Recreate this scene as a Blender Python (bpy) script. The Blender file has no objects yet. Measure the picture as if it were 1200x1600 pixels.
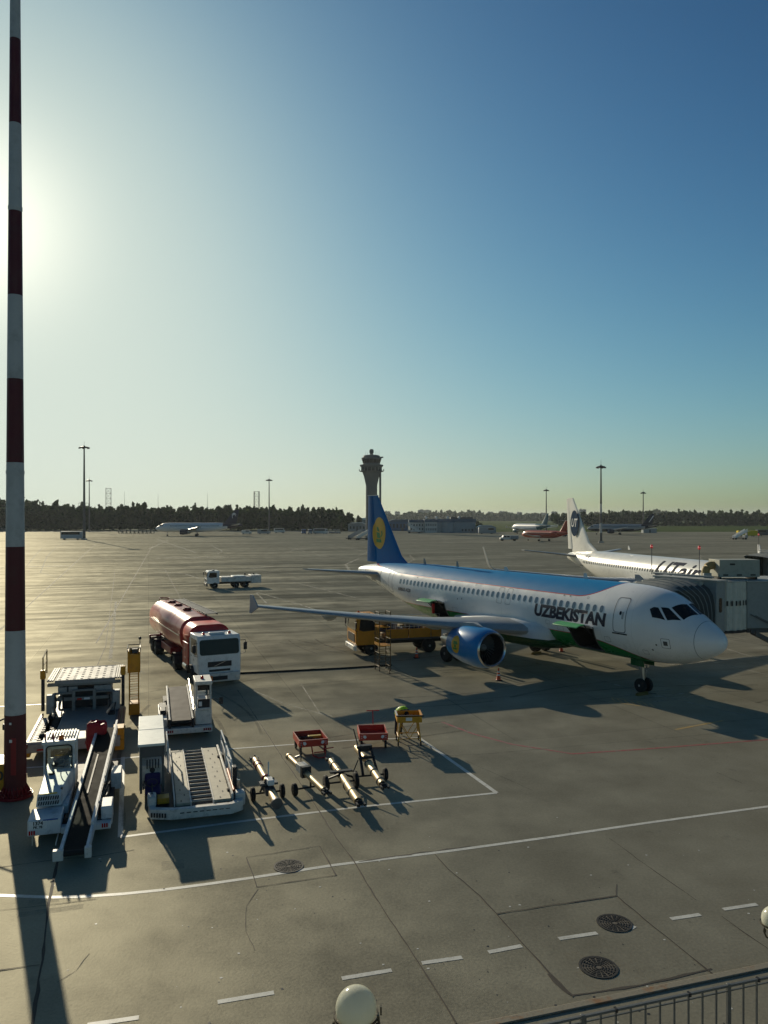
import bpy, bmesh, math, random
from mathutils import Vector, Matrix
R = math.radians
random.seed(7)
SC = bpy.context.scene
COL = SC.collection
# ------------------------------------------------------------------ camera, sky, sun
CAM_H, CAM_F, HORIZON = 9.536, 1211.3, 808.0
cam = bpy.data.cameras.new('camera'); co = bpy.data.objects.new('camera', cam); COL.objects.link(co)
co.location = (0, 0, CAM_H); co.rotation_euler = (R(90), 0, 0)
cam.sensor_fit = 'VERTICAL'; cam.sensor_height = 32; cam.lens = 32*CAM_F/1600
cam.shift_y = 8/1600; cam.clip_start = .1; cam.clip_end = 30000
SC.camera = co
SUN_AZ, SUN_EL = -28.0, 18.8           # azimuth from +Y, positive to the right
SUN = Vector((math.sin(R(SUN_AZ))*math.cos(R(SUN_EL)), math.cos(R(SUN_AZ))*math.cos(R(SUN_EL)), math.sin(R(SUN_EL))))
sl = bpy.data.lights.new('sun', 'SUN'); so = bpy.data.objects.new('sun', sl); COL.objects.link(so)
sl.energy = 4.4; sl.angle = R(.53); sl.color = (1, .885, .665)
so.rotation_euler = SUN.to_track_quat('Z', 'Y').to_euler(); so.location = (-40, 60, 60)
SC.view_settings.view_transform = 'Standard'; SC.view_settings.look = 'None'
SC.view_settings.exposure = .06; SC.view_settings.gamma = 1
wd = bpy.data.worlds.new('World'); SC.world = wd; wd.use_nodes = True
nt = wd.node_tree; nt.nodes.clear()
def nd(t, typ, **k):
    n = t.nodes.new(typ)
    for a, v in k.items(): setattr(n, a, v)
    return n
class S:
    """a socket with arithmetic"""
    def __init__(s, t, o): s.t, s.o = t, o
    def op(s, name, *a, clamp=False):
        n = nd(s.t, 'ShaderNodeMath', operation=name, use_clamp=clamp)
        for i, v in enumerate((s,)+a):
            if isinstance(v, S): s.t.links.new(v.o, n.inputs[i])
            else: n.inputs[i].default_value = v
        return S(s.t, n.outputs[0])
    def __add__(s, b): return s.op('ADD', b)
    def __sub__(s, b): return s.op('SUBTRACT', b)
    def __mul__(s, b): return s.op('MULTIPLY', b)
    def __truediv__(s, b): return s.op('DIVIDE', b)
    def rsub(s, a): return (s*-1.0)+a
    def gt(s, b): return s.op('GREATER_THAN', b)
    def lt(s, b): return s.op('LESS_THAN', b)
    def step(s, a, b): return ((s-a)/(b-a)).op('ADD', 0.0, clamp=True)
def mixc(t, f, a, b):
    n = nd(t, 'ShaderNodeMix', data_type='RGBA')
    for k, v in ((0, f), (6, a), (7, b)):
        if isinstance(v, S): t.links.new(v.o, n.inputs[k])
        elif k == 0: n.inputs[0].default_value = v
        else: n.inputs[k].default_value = (*v[:3], 1)
    return S(t, n.outputs[2])
sky = nd(nt, 'ShaderNodeTexSky', sky_type='NISHITA', sun_disc=False, sun_elevation=R(SUN_EL),
         sun_rotation=R(SUN_AZ), altitude=0, air_density=1.0, dust_density=1.0, ozone_density=3.0)
# response of the film to the bright sky: a toe and a soft shoulder per channel
scol = nd(nt, 'ShaderNodeSeparateColor'); nt.links.new(sky.outputs[0], scol.inputs[0]); ccol = nd(nt, 'ShaderNodeCombineColor')
wtc = nd(nt, 'ShaderNodeTexCoord'); dp = nd(nt, 'ShaderNodeVectorMath', operation='DOT_PRODUCT'); nt.links.new(wtc.outputs['Generated'], dp.inputs[0]); dp.inputs[1].default_value = SUN
aur = S(nt, dp.outputs['Value']).op('MAXIMUM', 0.0).op('POWER', 240.0)      # the aureole of the haze round the sun
for i, (p_, b_, a_, g_) in enumerate(((1.8, 2.0, 1.43, .55), (1.9, 3.0, 2.36, .48), (2.2, 4.5, 3.1, .36))):
    x_ = S(nt, scol.outputs[i])*.1; xp = x_.op('POWER', p_)
    nt.links.new((((xp*a_)/(xp*b_+1.0)+aur*g_)*10.0).o, ccol.inputs[i])
bg = nd(nt, 'ShaderNodeBackground'); bg.inputs[1].default_value = .1
nt.links.new(ccol.outputs[0], bg.inputs[0])
wo = nd(nt, 'ShaderNodeOutputWorld'); nt.links.new(bg.outputs[0], wo.inputs[0])
# ------------------------------------------------------------------ materials
def base_mat(name):
    m = bpy.data.materials.new(name); m.use_nodes = True
    t = m.node_tree; return m, t, t.nodes['Principled BSDF']
def noise(t, vec, scale, detail=3, rough=.55):
    n = nd(t, 'ShaderNodeTexNoise'); n.inputs['Scale'].default_value = scale
    n.inputs['Detail'].default_value = detail; n.inputs['Roughness'].default_value = rough
    if vec: t.links.new(vec, n.inputs['Vector'])
    return S(t, n.outputs['Fac'])
MC = {}
def M(name, col, rough=.5, metal=0.0, var=.18, sc=2.5, bump=0.0, dirt=0.0, coat=0.0, spec=.3):
    if name in MC: return MC[name]
    m, t, b = base_mat(name)
    oc = nd(t, 'ShaderNodeTexCoord').outputs['Object']
    a = noise(t, oc, sc, 4); f = noise(t, oc, sc*9, 3)
    k = (a*.7+f*.3-.5)*(2*var)+1.0
    v = nd(t, 'ShaderNodeMix', data_type='RGBA', blend_type='MULTIPLY'); v.inputs[0].default_value = 1
    v.inputs[6].default_value = (*col, 1)
    cb = nd(t, 'ShaderNodeCombineColor')
    for i in range(3): t.links.new(k.o, cb.inputs[i])
    t.links.new(cb.outputs[0], v.inputs[7])
    c = S(t, v.outputs[2])
    if dirt:
        st = noise(t, oc, sc*1.7, 6, .7).step(.5, .72)*dirt
        c = mixc(t, st, c, (.06, .05, .04))
    t.links.new(c.o, b.inputs['Base Color'])
    rr = (a-.5)*(.35*rough)+rough
    t.links.new(rr.o, b.inputs['Roughness'])
    b.inputs['Metallic'].default_value = metal; b.inputs['Coat Weight'].default_value = coat
    b.inputs['Coat Roughness'].default_value = .08; b.inputs['Specular IOR Level'].default_value = spec
    if bump:
        bp = nd(t, 'ShaderNodeBump'); bp.inputs['Strength'].default_value = bump; bp.inputs['Distance'].default_value = .02
        t.links.new(f.o, bp.inputs['Height']); t.links.new(bp.outputs[0], b.inputs['Normal'])
    MC[name] = m; return m
def glow(name, col, e):
    if name in MC: return MC[name]
    m, t, b = base_mat(name); b.inputs['Base Color'].default_value = (*col, 1)
    b.inputs['Emission Color'].default_value = (*col, 1); b.inputs['Emission Strength'].default_value = e
    MC[name] = m; return m
WHITE = M('white_paint', (.72, .72, .70), .35, dirt=.25); OFFW = M('worn_white_paint', (.62, .60, .55), .5, dirt=.55, var=.25)
RUB = M('rubber', (.018, .018, .018), .8); BLK = M('black_metal', (.025, .025, .027), .5)
DGREY = M('dark_grey_metal', (.09, .09, .09), .5, dirt=.3); GREY = M('grey_metal', (.3, .3, .29), .45, .3, dirt=.3)
STEEL = M('bare_steel', (.5, .48, .45), .32, .9, var=.25); ALU = M('aluminium_deck', (.42, .42, .40), .6, .2, var=.2, dirt=.25)
GLASS = M('dark_glass', (.012, .015, .018), .1, spec=.3); CABG = M('cab_glass', (.012, .014, .016), .1, spec=.2)
RED = M('red_paint', (.46, .026, .02), .35, dirt=.2, var=.2); DRED = M('dark_red_paint', (.22, .012, .018), .4, dirt=.2)
YEL = M('yellow_paint', (.55, .25, .014), .45, dirt=.35); ORA = M('orange_plastic', (.6, .1, .02), .5)
GRN = M('green_paint', (.012, .16, .035), .35); BELT = M('conveyor_rubber', (.017, .016, .014), .8, var=.4, dirt=.2, spec=.08)
CHAS = M('chassis_black', (.03, .03, .032), .6, dirt=.2); LENS = M('lamp_lens', (.65, .62, .55), .12, coat=.5)
AMB = M('amber_lens', (.7, .12, .01), .2, coat=.4); REDL = M('red_lens', (.5, .015, .01), .2, coat=.4)
# ------------------------------------------------------------------ mesh builder
class MB:
    def __init__(s): s.v = []; s.f = []; s.m = []; s.mi = 0; s.X = Matrix()
    def add(s, vs, fs):
        o = len(s.v); s.v += [tuple(s.X @ Vector(p)) for p in vs]
        s.f += [tuple(i+o for i in f) for f in fs]; s.m += [s.mi]*len(fs); return s
    def box(s, x0, x1, y0, y1, z0, z1):
        v = [(x, y, z) for x in (x0, x1) for y in (y0, y1) for z in (z0, z1)]
        return s.add(v, [(0,1,3,2),(4,6,7,5),(0,4,5,1),(2,3,7,6),(0,2,6,4),(1,5,7,3)])
    def hexa(s, b, t):   # 4 bottom pts, 4 top pts
        return s.add(list(b)+list(t), [(3,2,1,0),(4,5,6,7),(0,1,5,4),(1,2,6,5),(2,3,7,6),(3,0,4,7)])
    def loft(s, rings, caps=True, closed=True, skip=None):
        n = len(rings[0]); vs = [p for r in rings for p in r]; fs = []
        for i in range(len(rings)-1):
            for j in range(n if closed else n-1):
                if skip and skip(i, j): continue
                k = (j+1) % n; fs.append((i*n+j, i*n+k, (i+1)*n+k, (i+1)*n+j))
        if caps and closed:
            fs.append(tuple(range(n-1, -1, -1))); fs.append(tuple((len(rings)-1)*n+j for j in range(n)))
        return s.add(vs, fs)
    def ring(s, c, ax, r, n=16):
        ax = Vector(ax).normalized(); u = ax.orthogonal().normalized(); w = ax.cross(u)
        return [Vector(c)+u*(r*math.cos(2*math.pi*i/n))+w*(r*math.sin(2*math.pi*i/n)) for i in range(n)]
    def cyl(s, a, b, r, r2=None, n=12):
        d = Vector(b)-Vector(a); return s.loft([s.ring(a, d, r, n), s.ring(b, d, r if r2 is None else r2, n)])
    def tube(s, pts, r, n=6):
        for a, b in zip(pts, pts[1:]): s.cyl(a, b, r, n=n)
        return s
    def rev(s, prof, o=(0,0,0), ax=(1,0,0), n=24, caps=True):  # prof [(d,r)]
        o = Vector(o); a = Vector(ax).normalized()
        return s.loft([s.ring(o+a*d, a, max(r, 1e-4), n) for d, r in prof], caps)
    def prism(s, pts, h, ax='z'):     # pts 2-D polygon in the plane across ax; h=(lo,hi)
        P = {'z': lambda a, b, c: (a, b, c), 'y': lambda a, b, c: (a, c, b), 'x': lambda a, b, c: (c, a, b)}[ax]
        return s.loft([[P(a, b, h[0]) for a, b in pts], [P(a, b, h[1]) for a, b in pts]])
    def sphere(s, c, r, n=16, m=8, sz=1.0):
        return s.rev([(-r*sz*math.cos(math.pi*i/m), r*math.sin(math.pi*i/m)) for i in range(m+1)], c, (0,0,1), n)
    def build(s, name, mats, parent=None, bev=0, loc=None, rot=None, smooth=38, recalc=True):
        me = bpy.data.meshes.new(name); me.from_pydata(s.v, [], s.f)
        for m in (mats if isinstance(mats, (list, tuple)) else [mats]): me.materials.append(m)
        me.polygons.foreach_set('material_index', s.m)
        if recalc:
            bm = bmesh.new(); bm.from_mesh(me); bmesh.ops.recalc_face_normals(bm, faces=bm.faces); bm.to_mesh(me); bm.free()
        me.polygons.foreach_set('use_smooth', [True]*len(me.polygons)); me.set_sharp_from_angle(angle=R(smooth))
        o = bpy.data.objects.new(name, me); COL.objects.link(o)
        if parent: o.parent = parent
        if loc: o.location = loc
        if rot: o.rotation_euler = rot
        if bev:
            b = o.modifiers.new('bevel', 'BEVEL'); b.width = bev; b.segments = 2; b.limit_method = 'ANGLE'; b.angle_limit = R(45)
        return o
def tag(o, label, cat, group=None):
    o['label'] = label; o['category'] = cat
    if group: o['group'] = group
    return o
def thing(name, label, cat, loc=(0,0,0), h=0, group=None, scale=1):
    o = bpy.data.objects.new(name, None); COL.objects.link(o); o.location = loc; o.rotation_euler = (0,0,R(h))
    o.scale = (scale,)*3; o.empty_display_size = .2
    return tag(o, label, cat, group)
def struct(o): o['kind'] = 'structure'; return o
def dup(o, parent=None, loc=None, h=None, label=None):
    c = o.copy(); COL.objects.link(c)
    if parent: c.parent = parent
    if loc: c.location = loc
    if h is not None: c.rotation_euler = (0,0,R(h))
    if label: c['label'] = label
    for ch in o.children: dup(ch, c)
    return c
def G(px, py, z=0.0):     # a pixel of the photograph onto the horizontal plane at height z
    Y = CAM_F*(CAM_H-z)/(py-HORIZON); return Vector(((px-600)*Y/CAM_F, Y, z))
def PXZ(px, py, Y):       # a pixel at a given distance
    return Vector(((px-600)*Y/CAM_F, Y, CAM_H-(py-HORIZON)*Y/CAM_F))
def rrect(x0, x1, y0, y1, r, n=4):
    P = []
    for cx, cy, a0 in ((x1-r, y1-r, 0), (x0+r, y1-r, 90), (x0+r, y0+r, 180), (x1-r, y0+r, 270)):
        for i in range(n+1):
            a = R(a0+90*i/n); P.append((cx+r*math.cos(a), cy+r*math.sin(a)))
    return P
def text_bm(txt, size=1, shear=0, bold=0):
    cu = bpy.data.curves.new('lettering', 'FONT'); cu.body = txt; cu.size = size; cu.shear = shear; cu.offset = bold; cu.resolution_u = 3
    o = bpy.data.objects.new('lettering', cu); COL.objects.link(o)
    dg = bpy.context.evaluated_depsgraph_get(); me = bpy.data.meshes.new_from_object(o.evaluated_get(dg))
    bm = bmesh.new(); bm.from_mesh(me); bpy.data.objects.remove(o); bpy.data.meshes.remove(me)
    for v in bm.verts: v.co.z = 0
    return bm
def bm_obj(bm, name, mat, parent=None):
    me = bpy.data.meshes.new(name); bm.to_mesh(me); bm.free(); me.materials.append(mat)
    o = bpy.data.objects.new(name, me); COL.objects.link(o)
    if parent: o.parent = parent
    return o
def flat_text(name, txt, size, mat, parent, loc, rot, shear=0, bold=0, sx=1):
    bm = text_bm(txt, size, shear, bold); w = max(v.co.x for v in bm.verts); 
    for v in bm.verts: v.co.x = (v.co.x-w/2)*sx
    o = bm_obj(bm, name, mat, parent); o.location = loc; o.rotation_euler = rot; return o
# ------------------------------------------------------------------ ground
SHEEN = .14
BH = 16.9   # stand grid direction
def ground_mat():
    m, t, b = base_mat('concrete_apron')
    oc = nd(t, 'ShaderNodeTexCoord').outputs['Object']
    mp = nd(t, 'ShaderNodeMapping'); mp.inputs['Rotation'].default_value = (0, 0, R(-BH)); t.links.new(oc, mp.inputs[0])
    uv = mp.outputs[0]; sx = nd(t, 'ShaderNodeSeparateXYZ'); t.links.new(uv, sx.inputs[0])
    u, v = S(t, sx.outputs[0]), S(t, sx.outputs[1])
    def stretched(a, bb, sc, det=4, off=0):
        q = nd(t, 'ShaderNodeMapping'); q.inputs['Scale'].default_value = (a, bb, 1); q.inputs['Location'].default_value = (off, off*.7, 0); t.links.new(uv, q.inputs[0])
        return noise(t, q.outputs[0], sc, det, .6)
    big = noise(t, oc, .035, 4); med = noise(t, oc, .35, 5, .65); fine = noise(t, oc, 14, 4, .7); grit = noise(t, oc, 70, 2, .8)
    ys = nd(t, 'ShaderNodeSeparateXYZ'); t.links.new(oc, ys.inputs[0]); X, Y = S(t, ys.outputs[0]), S(t, ys.outputs[1])
    st = stretched(.02, .55, 1.0); st2 = stretched(.012, .11, 1.0, 5, 17); st3 = stretched(.25, .012, 1.0, 3, 5)
    fu, fv = (u/7.5).op('FLOOR'), (v/7.5).op('FLOOR')
    wn = nd(t, 'ShaderNodeTexWhiteNoise', noise_dimensions='2D'); cx = nd(t, 'ShaderNodeCombineXYZ')
    t.links.new(fu.o, cx.inputs[0]); t.links.new(fv.o, cx.inputs[1]); t.links.new(cx.outputs[0], wn.inputs['Vector'])
    slab = S(t, wn.outputs['Value'])
    far = Y.step(31, 36); dist = Y.step(28, 75)
    st = (st-.5)*dist+.5; st2 = (st2-.5)*dist+.5
    ju = (((u/7.5)-(u/7.5).op('FLOOR')-.5).op('ABSOLUTE')).gt(.4965); jv = (((v/7.5)-(v/7.5).op('FLOOR')-.5).op('ABSOLUTE')).gt(.4965)
    joint = ju.op('MAXIMUM', jv)*far
    k = (big-.5)*.55+(med-.5)*.42+(fine-.5)*.45+(grit-.5)*.6+(st-.5)*.25*far+(st2-.5)*.5*far+(st3-.5)*.3+(slab-.5)*.10*far+1.0
    cl = k.op('MAXIMUM', .3)
    col = nd(t, 'ShaderNodeMix', data_type='RGBA', blend_type='MULTIPLY'); col.inputs[0].default_value = 1
    warm = mixc(t, (med*.6+big*.4).step(.35, .65), (.243, .216, .153), (.213, .197, .146))
    t.links.new(warm.o, col.inputs[6]); cb = nd(t, 'ShaderNodeCombineColor')
    for i in range(3): t.links.new(cl.o, cb.inputs[i])
    t.links.new(cb.outputs[0], col.inputs[7])
    oil = noise(t, oc, .9, 5, .6).step(.63, .74)*.45
    spk = noise(t, oc, 5.5, 2, .5).step(.72, .78)*.5
    c = mixc(t, oil.op('MAXIMUM', spk), S(t, col.outputs[2]), (.06, .055, .048))
    c = mixc(t, joint*.55, c, (.06, .055, .05))
    rr = (st-.5)*.3+(st2-.5)*.3+(med-.5)*.2+(fine-.5)*.25+.60
    bp = nd(t, 'ShaderNodeBump'); bp.inputs['Strength'].default_value = .5; bp.inputs['Distance'].default_value = .015
    t.links.new((fine*.7+grit*.3).o, bp.inputs['Height'])
    # rough concrete: a diffuse body with a weak worn sheen that varies along the sweeping direction
    df = nd(t, 'ShaderNodeBsdfDiffuse'); df.inputs['Roughness'].default_value = .6; t.links.new(c.o, df.inputs[0]); t.links.new(bp.outputs[0], df.inputs['Normal'])
    gl = nd(t, 'ShaderNodeBsdfGlossy'); gl.inputs[0].default_value = (.92, .88, .72, 1); t.links.new(rr.op('MAXIMUM', .32).o, gl.inputs['Roughness']); t.links.new(bp.outputs[0], gl.inputs['Normal'])
    wf = ((st.step(.42, .6)*.75+st2.step(.42, .6)*.55+.06)*(med.step(.36, .64)*.65+.35)+fine.step(.35, .65)*.22+slab*.08)*SHEEN+SHEEN*.05
    mx = nd(t, 'ShaderNodeMixShader'); t.links.new(wf.o, mx.inputs[0]); t.links.new(df.outputs[0], mx.inputs[1]); t.links.new(gl.outputs[0], mx.inputs[2])
    t.links.new(mx.outputs[0], t.nodes['Material Output'].inputs[0])
    return m
gm = MB(); gm.add([(-6000, -40, 0), (6000, -40, 0), (6000, 9000, 0), (-6000, 9000, 0)], [(0,1,2,3)])
struct(gm.build('apron', ground_mat()))
def line_mat(name, col, wear=.5, rough=.5):
    m, t, b = base_mat(name); oc = nd(t, 'ShaderNodeTexCoord').outputs['Object']
    w = (noise(t, oc, 3, 6, .75)*.6+noise(t, oc, 25, 3, .7)*.4).step(.44, .62)*wear
    c = mixc(t, w, col, (.2, .185, .15)); t.links.new(c.o, b.inputs['Base Color']); b.inputs['Roughness'].default_value = rough
    return m
WL = line_mat('white_line_paint', (.56, .56, .51), .5)
RLN = line_mat('red_line_paint', (.3, .05, .04), .9); YLN = line_mat('yellow_line_paint', (.42, .27, .06), .8)
JM = M('joint_filler', (.05, .044, .037), .8, var=.4); JL = M('crack_line', (.09, .08, .065), .8)
MK = {}
def strip(kind, pts, w, z, jag=0, pix=True):
    """a painted or sealed strip on the ground along the points"""
    P = [G(*p) if pix else Vector((p[0], p[1], 0)) for p in pts]
    if jag:
        Q = []
        for a, b in zip(P, P[1:]):
            n = max(2, int((b-a).length/.35))
            for i in range(n): Q.append(a.lerp(b, i/n)+Vector((random.gauss(0, jag), random.gauss(0, jag), 0)))
        P = Q+[P[-1]]
    L, Rr = [], []
    for i, p in enumerate(P):
        d = (P[min(i+1, len(P)-1)]-P[max(i-1, 0)]); n = Vector((-d.y, d.x, 0)).normalized()
        ww = w/2*(1+(random.uniform(-.5, .5) if jag else 0))
        L.append(p+n*ww); Rr.append(p-n*ww)
    mb = MK.setdefault(kind, MB()); z += .00012*(len(mb.f) % 97)/2; vs = [(q.x, q.y, z) for q in L+Rr]; n = len(P)
    mb.add(vs, [(i, i+1, n+i+1, n+i) for i in range(n-1)])
# near white lines
strip('w', [(-60,1397),(0,1399),(75,1402),(130,1401),(190,1397),(250,1391),(320,1382),(397,1371)], .14, .004)
strip('w', [(397,1371),(520,1352),(700,1330),(860,1308),(1010,1286),(1260,1252)], .14, .004)
strip('w', [(188,1308),(275,1297),(380,1283),(560,1261),(776,1239)], .14, .004)
strip('w', [(655,1153),(776,1239)], .16, .004)
strip('w', [(655,1153),(560,1156),(363,1170),(330,1172),(190,1185),(100,1196),(38,1200),(-30,1207)], .12, .004)
strip('w', [(192,1183),(190,1245),(188,1308)], .15, .0045)
strip('w', [(-40,1110),(0,1104),(72,1100)], .12, .004)
for a, b in (((136,1602),(217,1590)),((340,1566),(428,1551)),((534,1529),(612,1516)),((659,1505),(722,1496)),((763,1488),(815,1478)),((873,1467),(933,1458)),((985,1451),(991,1447)),((1048,1436),(1094,1429)),((1130,1421),(1183,1413)),((1222,1407),(1268,1400))):
    strip('w', [a, b], .13, .004)
strip('f', [(181,940),(177,985),(172,1033)], .24, .0042)
strip('f', [(172,1033),(205,1041),(225,1052)], .2, .0041); strip('f', [(181,940),(224,931),(300,925)], .2, .004)
# aircraft stand lines
strip('f', [(500,1115),(570,1131),(604,1120)], .12, .004); strip('f', [(500,1115),(440,1098),(380,1072)], .1, .0042); strip('f', [(470,1068),(500,1115)], .06, .0044)
strip('f', [(788,1023),(940,1064),(1020,1085),(1165,1118)], .14, .004)
for a, b in (((975,1087),(1048,1077)),((1000,1092),(1070,1083)),((1019,1097),(1092,1087)),((1000,1043),(1170,1027))): strip('f', [a, b], .14, .0044)
strip('f', [(1136,1014),(1200,1034),(1250,1050)], .14, .004); strip('f', [(1116,1035),(1260,1068)], .14, .004)
strip('r', [(690,1128),(740,1147),(800,1163),(895,1178),(1000,1171),(1260,1151)], .13, .004)
strip('y', [(1055,1140),(1130,1126)], .14, .004)
for i in range(7): strip('y', [(955+i*10, 1091+i*1.4), (962+i*10, 1096+i*1.4)], .1, .0041)
strip('y', [(955,1090),(1005,1097)], .1, .004); strip('y', [(952,1096),(1000,1103)], .1, .0042)
# far white lines
for p, w in (([(63,895),(73,870),(88,855),(105,846)], .2), ([(63,895),(85,900),(140,903)], .2), ([(42,884),(55,868),(66,856)], .2), ([(-20,900),(10,884),(20,878)], .2),
             ([(232,858),(262,845)], .5), ([(243,842),(305,863)], .5), ([(330,852),(348,861),(340,865)], .35), ([(248,892),(290,897),(312,904)], .35), ([(370,898),(430,893),(560,890)], .3),
             ([(400,925),(470,945),(520,962)], .25), ([(418,944),(400,926)], .2), ([(560,873),(540,882),(545,890),(556,897)], .5), ([(520,852),(577,862),(560,868)], .4), ([(640,868),(648,874),(638,879)], .4),
             ([(440,865),(475,856),(526,853)], .35), ([(450,855),(520,872)], .3), ([(460,910),(560,935)], .22), ([(-10,990),(20,970),(38,960)], .3),
             ([(1095,868),(1093,872),(1100,876)], .4), ([(1165,925),(1230,940)], .2)):
    strip('f', p, w, .004)
for a, b, w in (((244,872),(358,870),2.2),((20,886),(110,884),1.8),((390,888),(430,885),1),((455,858),(490,857),1.2),((0,832),(175,829),1.5),((855,857),(880,856),.8),((920,866),(950,867),.7),((745,858),(765,858),.8),((1030,857),(1055,856),.8),((1140,857),(1160,856),.8),((640,861),(665,861),.6)):
    strip('f', [a, b], w, .0042)
# joints and cracks
for p, w in (([(371,1078),(411,1137),(444,1188),(481,1240),(525,1309)], .035), ([(525,1309),(554,1348),(600,1424),(647,1493),(713,1600)], .035),
             ([(680,1335),(700,1358),(732,1385),(750,1400),(775,1427)], .03), ([(775,1427),(800,1455),(842,1502),(895,1558)], .04), ([(952,1310),(1010,1352),(1088,1407)], .02), ([(1127,1432),(1200,1483),(1260,1525)], .03),
             ([(90,1345),(76,1410),(66,1500),(50,1605)], .07), ([(90,1345),(100,1300)], .04), ([(-20,1358),(40,1350),(90,1343),(140,1340),(210,1328)], .025), ([(-20,1425),(76,1414),(150,1405)], .022), ([(-30,1521),(0,1516),(62,1508)], .04),
             ([(385,1340),(499,1322)], .03), ([(499,1322),(513,1345),(525,1368)], .04), ([(525,1368),(402,1386)], .03), ([(402,1386),(385,1340)], .04),
             ([(775,1428),(963,1400)], .04), ([(963,1400),(1040,1464),(1120,1527)], .035), ([(895,1556),(1000,1540),(1112,1514)], .07), ([(858,1522),(880,1546),(896,1557)], .09),
             ([(700,1117),(900,1100),(1250,1072)], .022), ([(620,1185),(760,1178),(1250,1135)], .018), ([(375,1046),(590,1034)], .03), ([(380,1078),(560,1062),(760,1050)], .03), ([(730,1190),(830,1234)], .015), ([(1120,1207),(1160,1224)], .02),
             ([(150,1005),(240,850)], .1), ([(40,950),(150,850)], .12), ([(180,890),(165,1010),(152,1040)], .05), ([(258,890),(290,950)], .06), ([(355,972),(420,940)], .06), ([(540,1380),(1250,1275)], .0)):
    if w: strip('j', p, w*.85, .006, jag=.007)
for p, w in (([(402,1390),(384,1416),(383,1440),(391,1470),(398,1485)], .012), ([(90,1535),(120,1515),(140,1490)], .012), ([(560,1346),(640,1335),(735,1322)], .05), ([(962,1383),(963,1400)], .02)):
    strip('c', p, w, .0062, jag=.02)
rs0 = random.Random(21)
for i in range(34):
    x0, y0 = rs0.uniform(-14, 26), rs0.uniform(27, 75); a = rs0.choice((BH, BH, -73, -60, 40))+rs0.uniform(-14, 14); L = rs0.uniform(4, 16); k = rs0.uniform(-.05, .05)
    for off in (0, rs0.choice((1.7, 1.9, 2.1))):
        P = []; x, y, h_ = x0-off*math.sin(R(a)), y0+off*math.cos(R(a)), R(a)
        for j in range(12): P.append((x, y)); x += L/11*math.cos(h_); y += L/11*math.sin(h_); h_ += k
        strip('t', P, rs0.uniform(.1, .22), .0015, pix=False)
for i in range(7):
    p = G(rs0.uniform(60, 1180), rs0.uniform(1190, 1590)); a = R(BH); w, l = rs0.uniform(.2, .9), rs0.uniform(.3, 1.6)
    strip('p', [(p.x-l/2*math.cos(a), p.y-l/2*math.sin(a)), (p.x+l/2*math.cos(a), p.y+l/2*math.sin(a))], w, .002, pix=False)
def ghost_mat(name, col, amt, sc):
    m, t, b = base_mat(name); oc = nd(t, 'ShaderNodeTexCoord').outputs['Object']; b.inputs['Base Color'].default_value = (*col, 1); b.inputs['Roughness'].default_value = .8; b.inputs['Specular IOR Level'].default_value = .1
    n = (noise(t, oc, sc, 5, .7)*.7+noise(t, oc, sc*14, 3, .7)*.3).step(.38, .62)*amt
    tr = nd(t, 'ShaderNodeBsdfTransparent'); mx = nd(t, 'ShaderNodeMixShader'); t.links.new(n.o, mx.inputs[0]); t.links.new(tr.outputs[0], mx.inputs[1]); t.links.new(b.outputs[0], mx.inputs[2]); t.links.new(mx.outputs[0], t.nodes['Material Output'].inputs[0]); return m
struct(MK.pop('t').build('tyre_marks', ghost_mat('tyre_rubber', (.05, .047, .042), .38, .5))); struct(MK.pop('p').build('pavement_patches', ghost_mat('patch_mortar', (.30, .28, .22), .3, 1.2)))
for k, nm, m in (('w', 'white_road_markings', WL), ('f', 'faded_white_markings', ghost_mat('faded_white_paint', (.5, .48, .4), .85, .8)), ('r', 'red_road_marking', RLN), ('y', 'yellow_road_markings', YLN), ('j', 'pavement_joints', JM), ('c', 'pavement_cracks', JL)):
    struct(MK[k].build(nm, m))
# litter specks on the concrete
lm = MB(); rs = random.Random(3)
for i in range(130):
    p = G(rs.uniform(60, 1200), rs.uniform(1270, 1600)); a = rs.uniform(0, 6.3); s = rs.uniform(.012, .04)
    lm.mi = 0 if rs.random() < .6 else 1
    lm.add([(p.x+s*math.cos(a+k*1.57)*rs.uniform(.5, 1.4), p.y+s*math.sin(a+k*1.57), .004) for k in range(4)], [(0,1,2,3)])
lo = lm.build('litter_specks', [BLK, WL]); lo['kind'] = 'stuff'; tag(lo, 'tiny dark and pale specks of litter scattered over the near concrete', 'litter')
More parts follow.
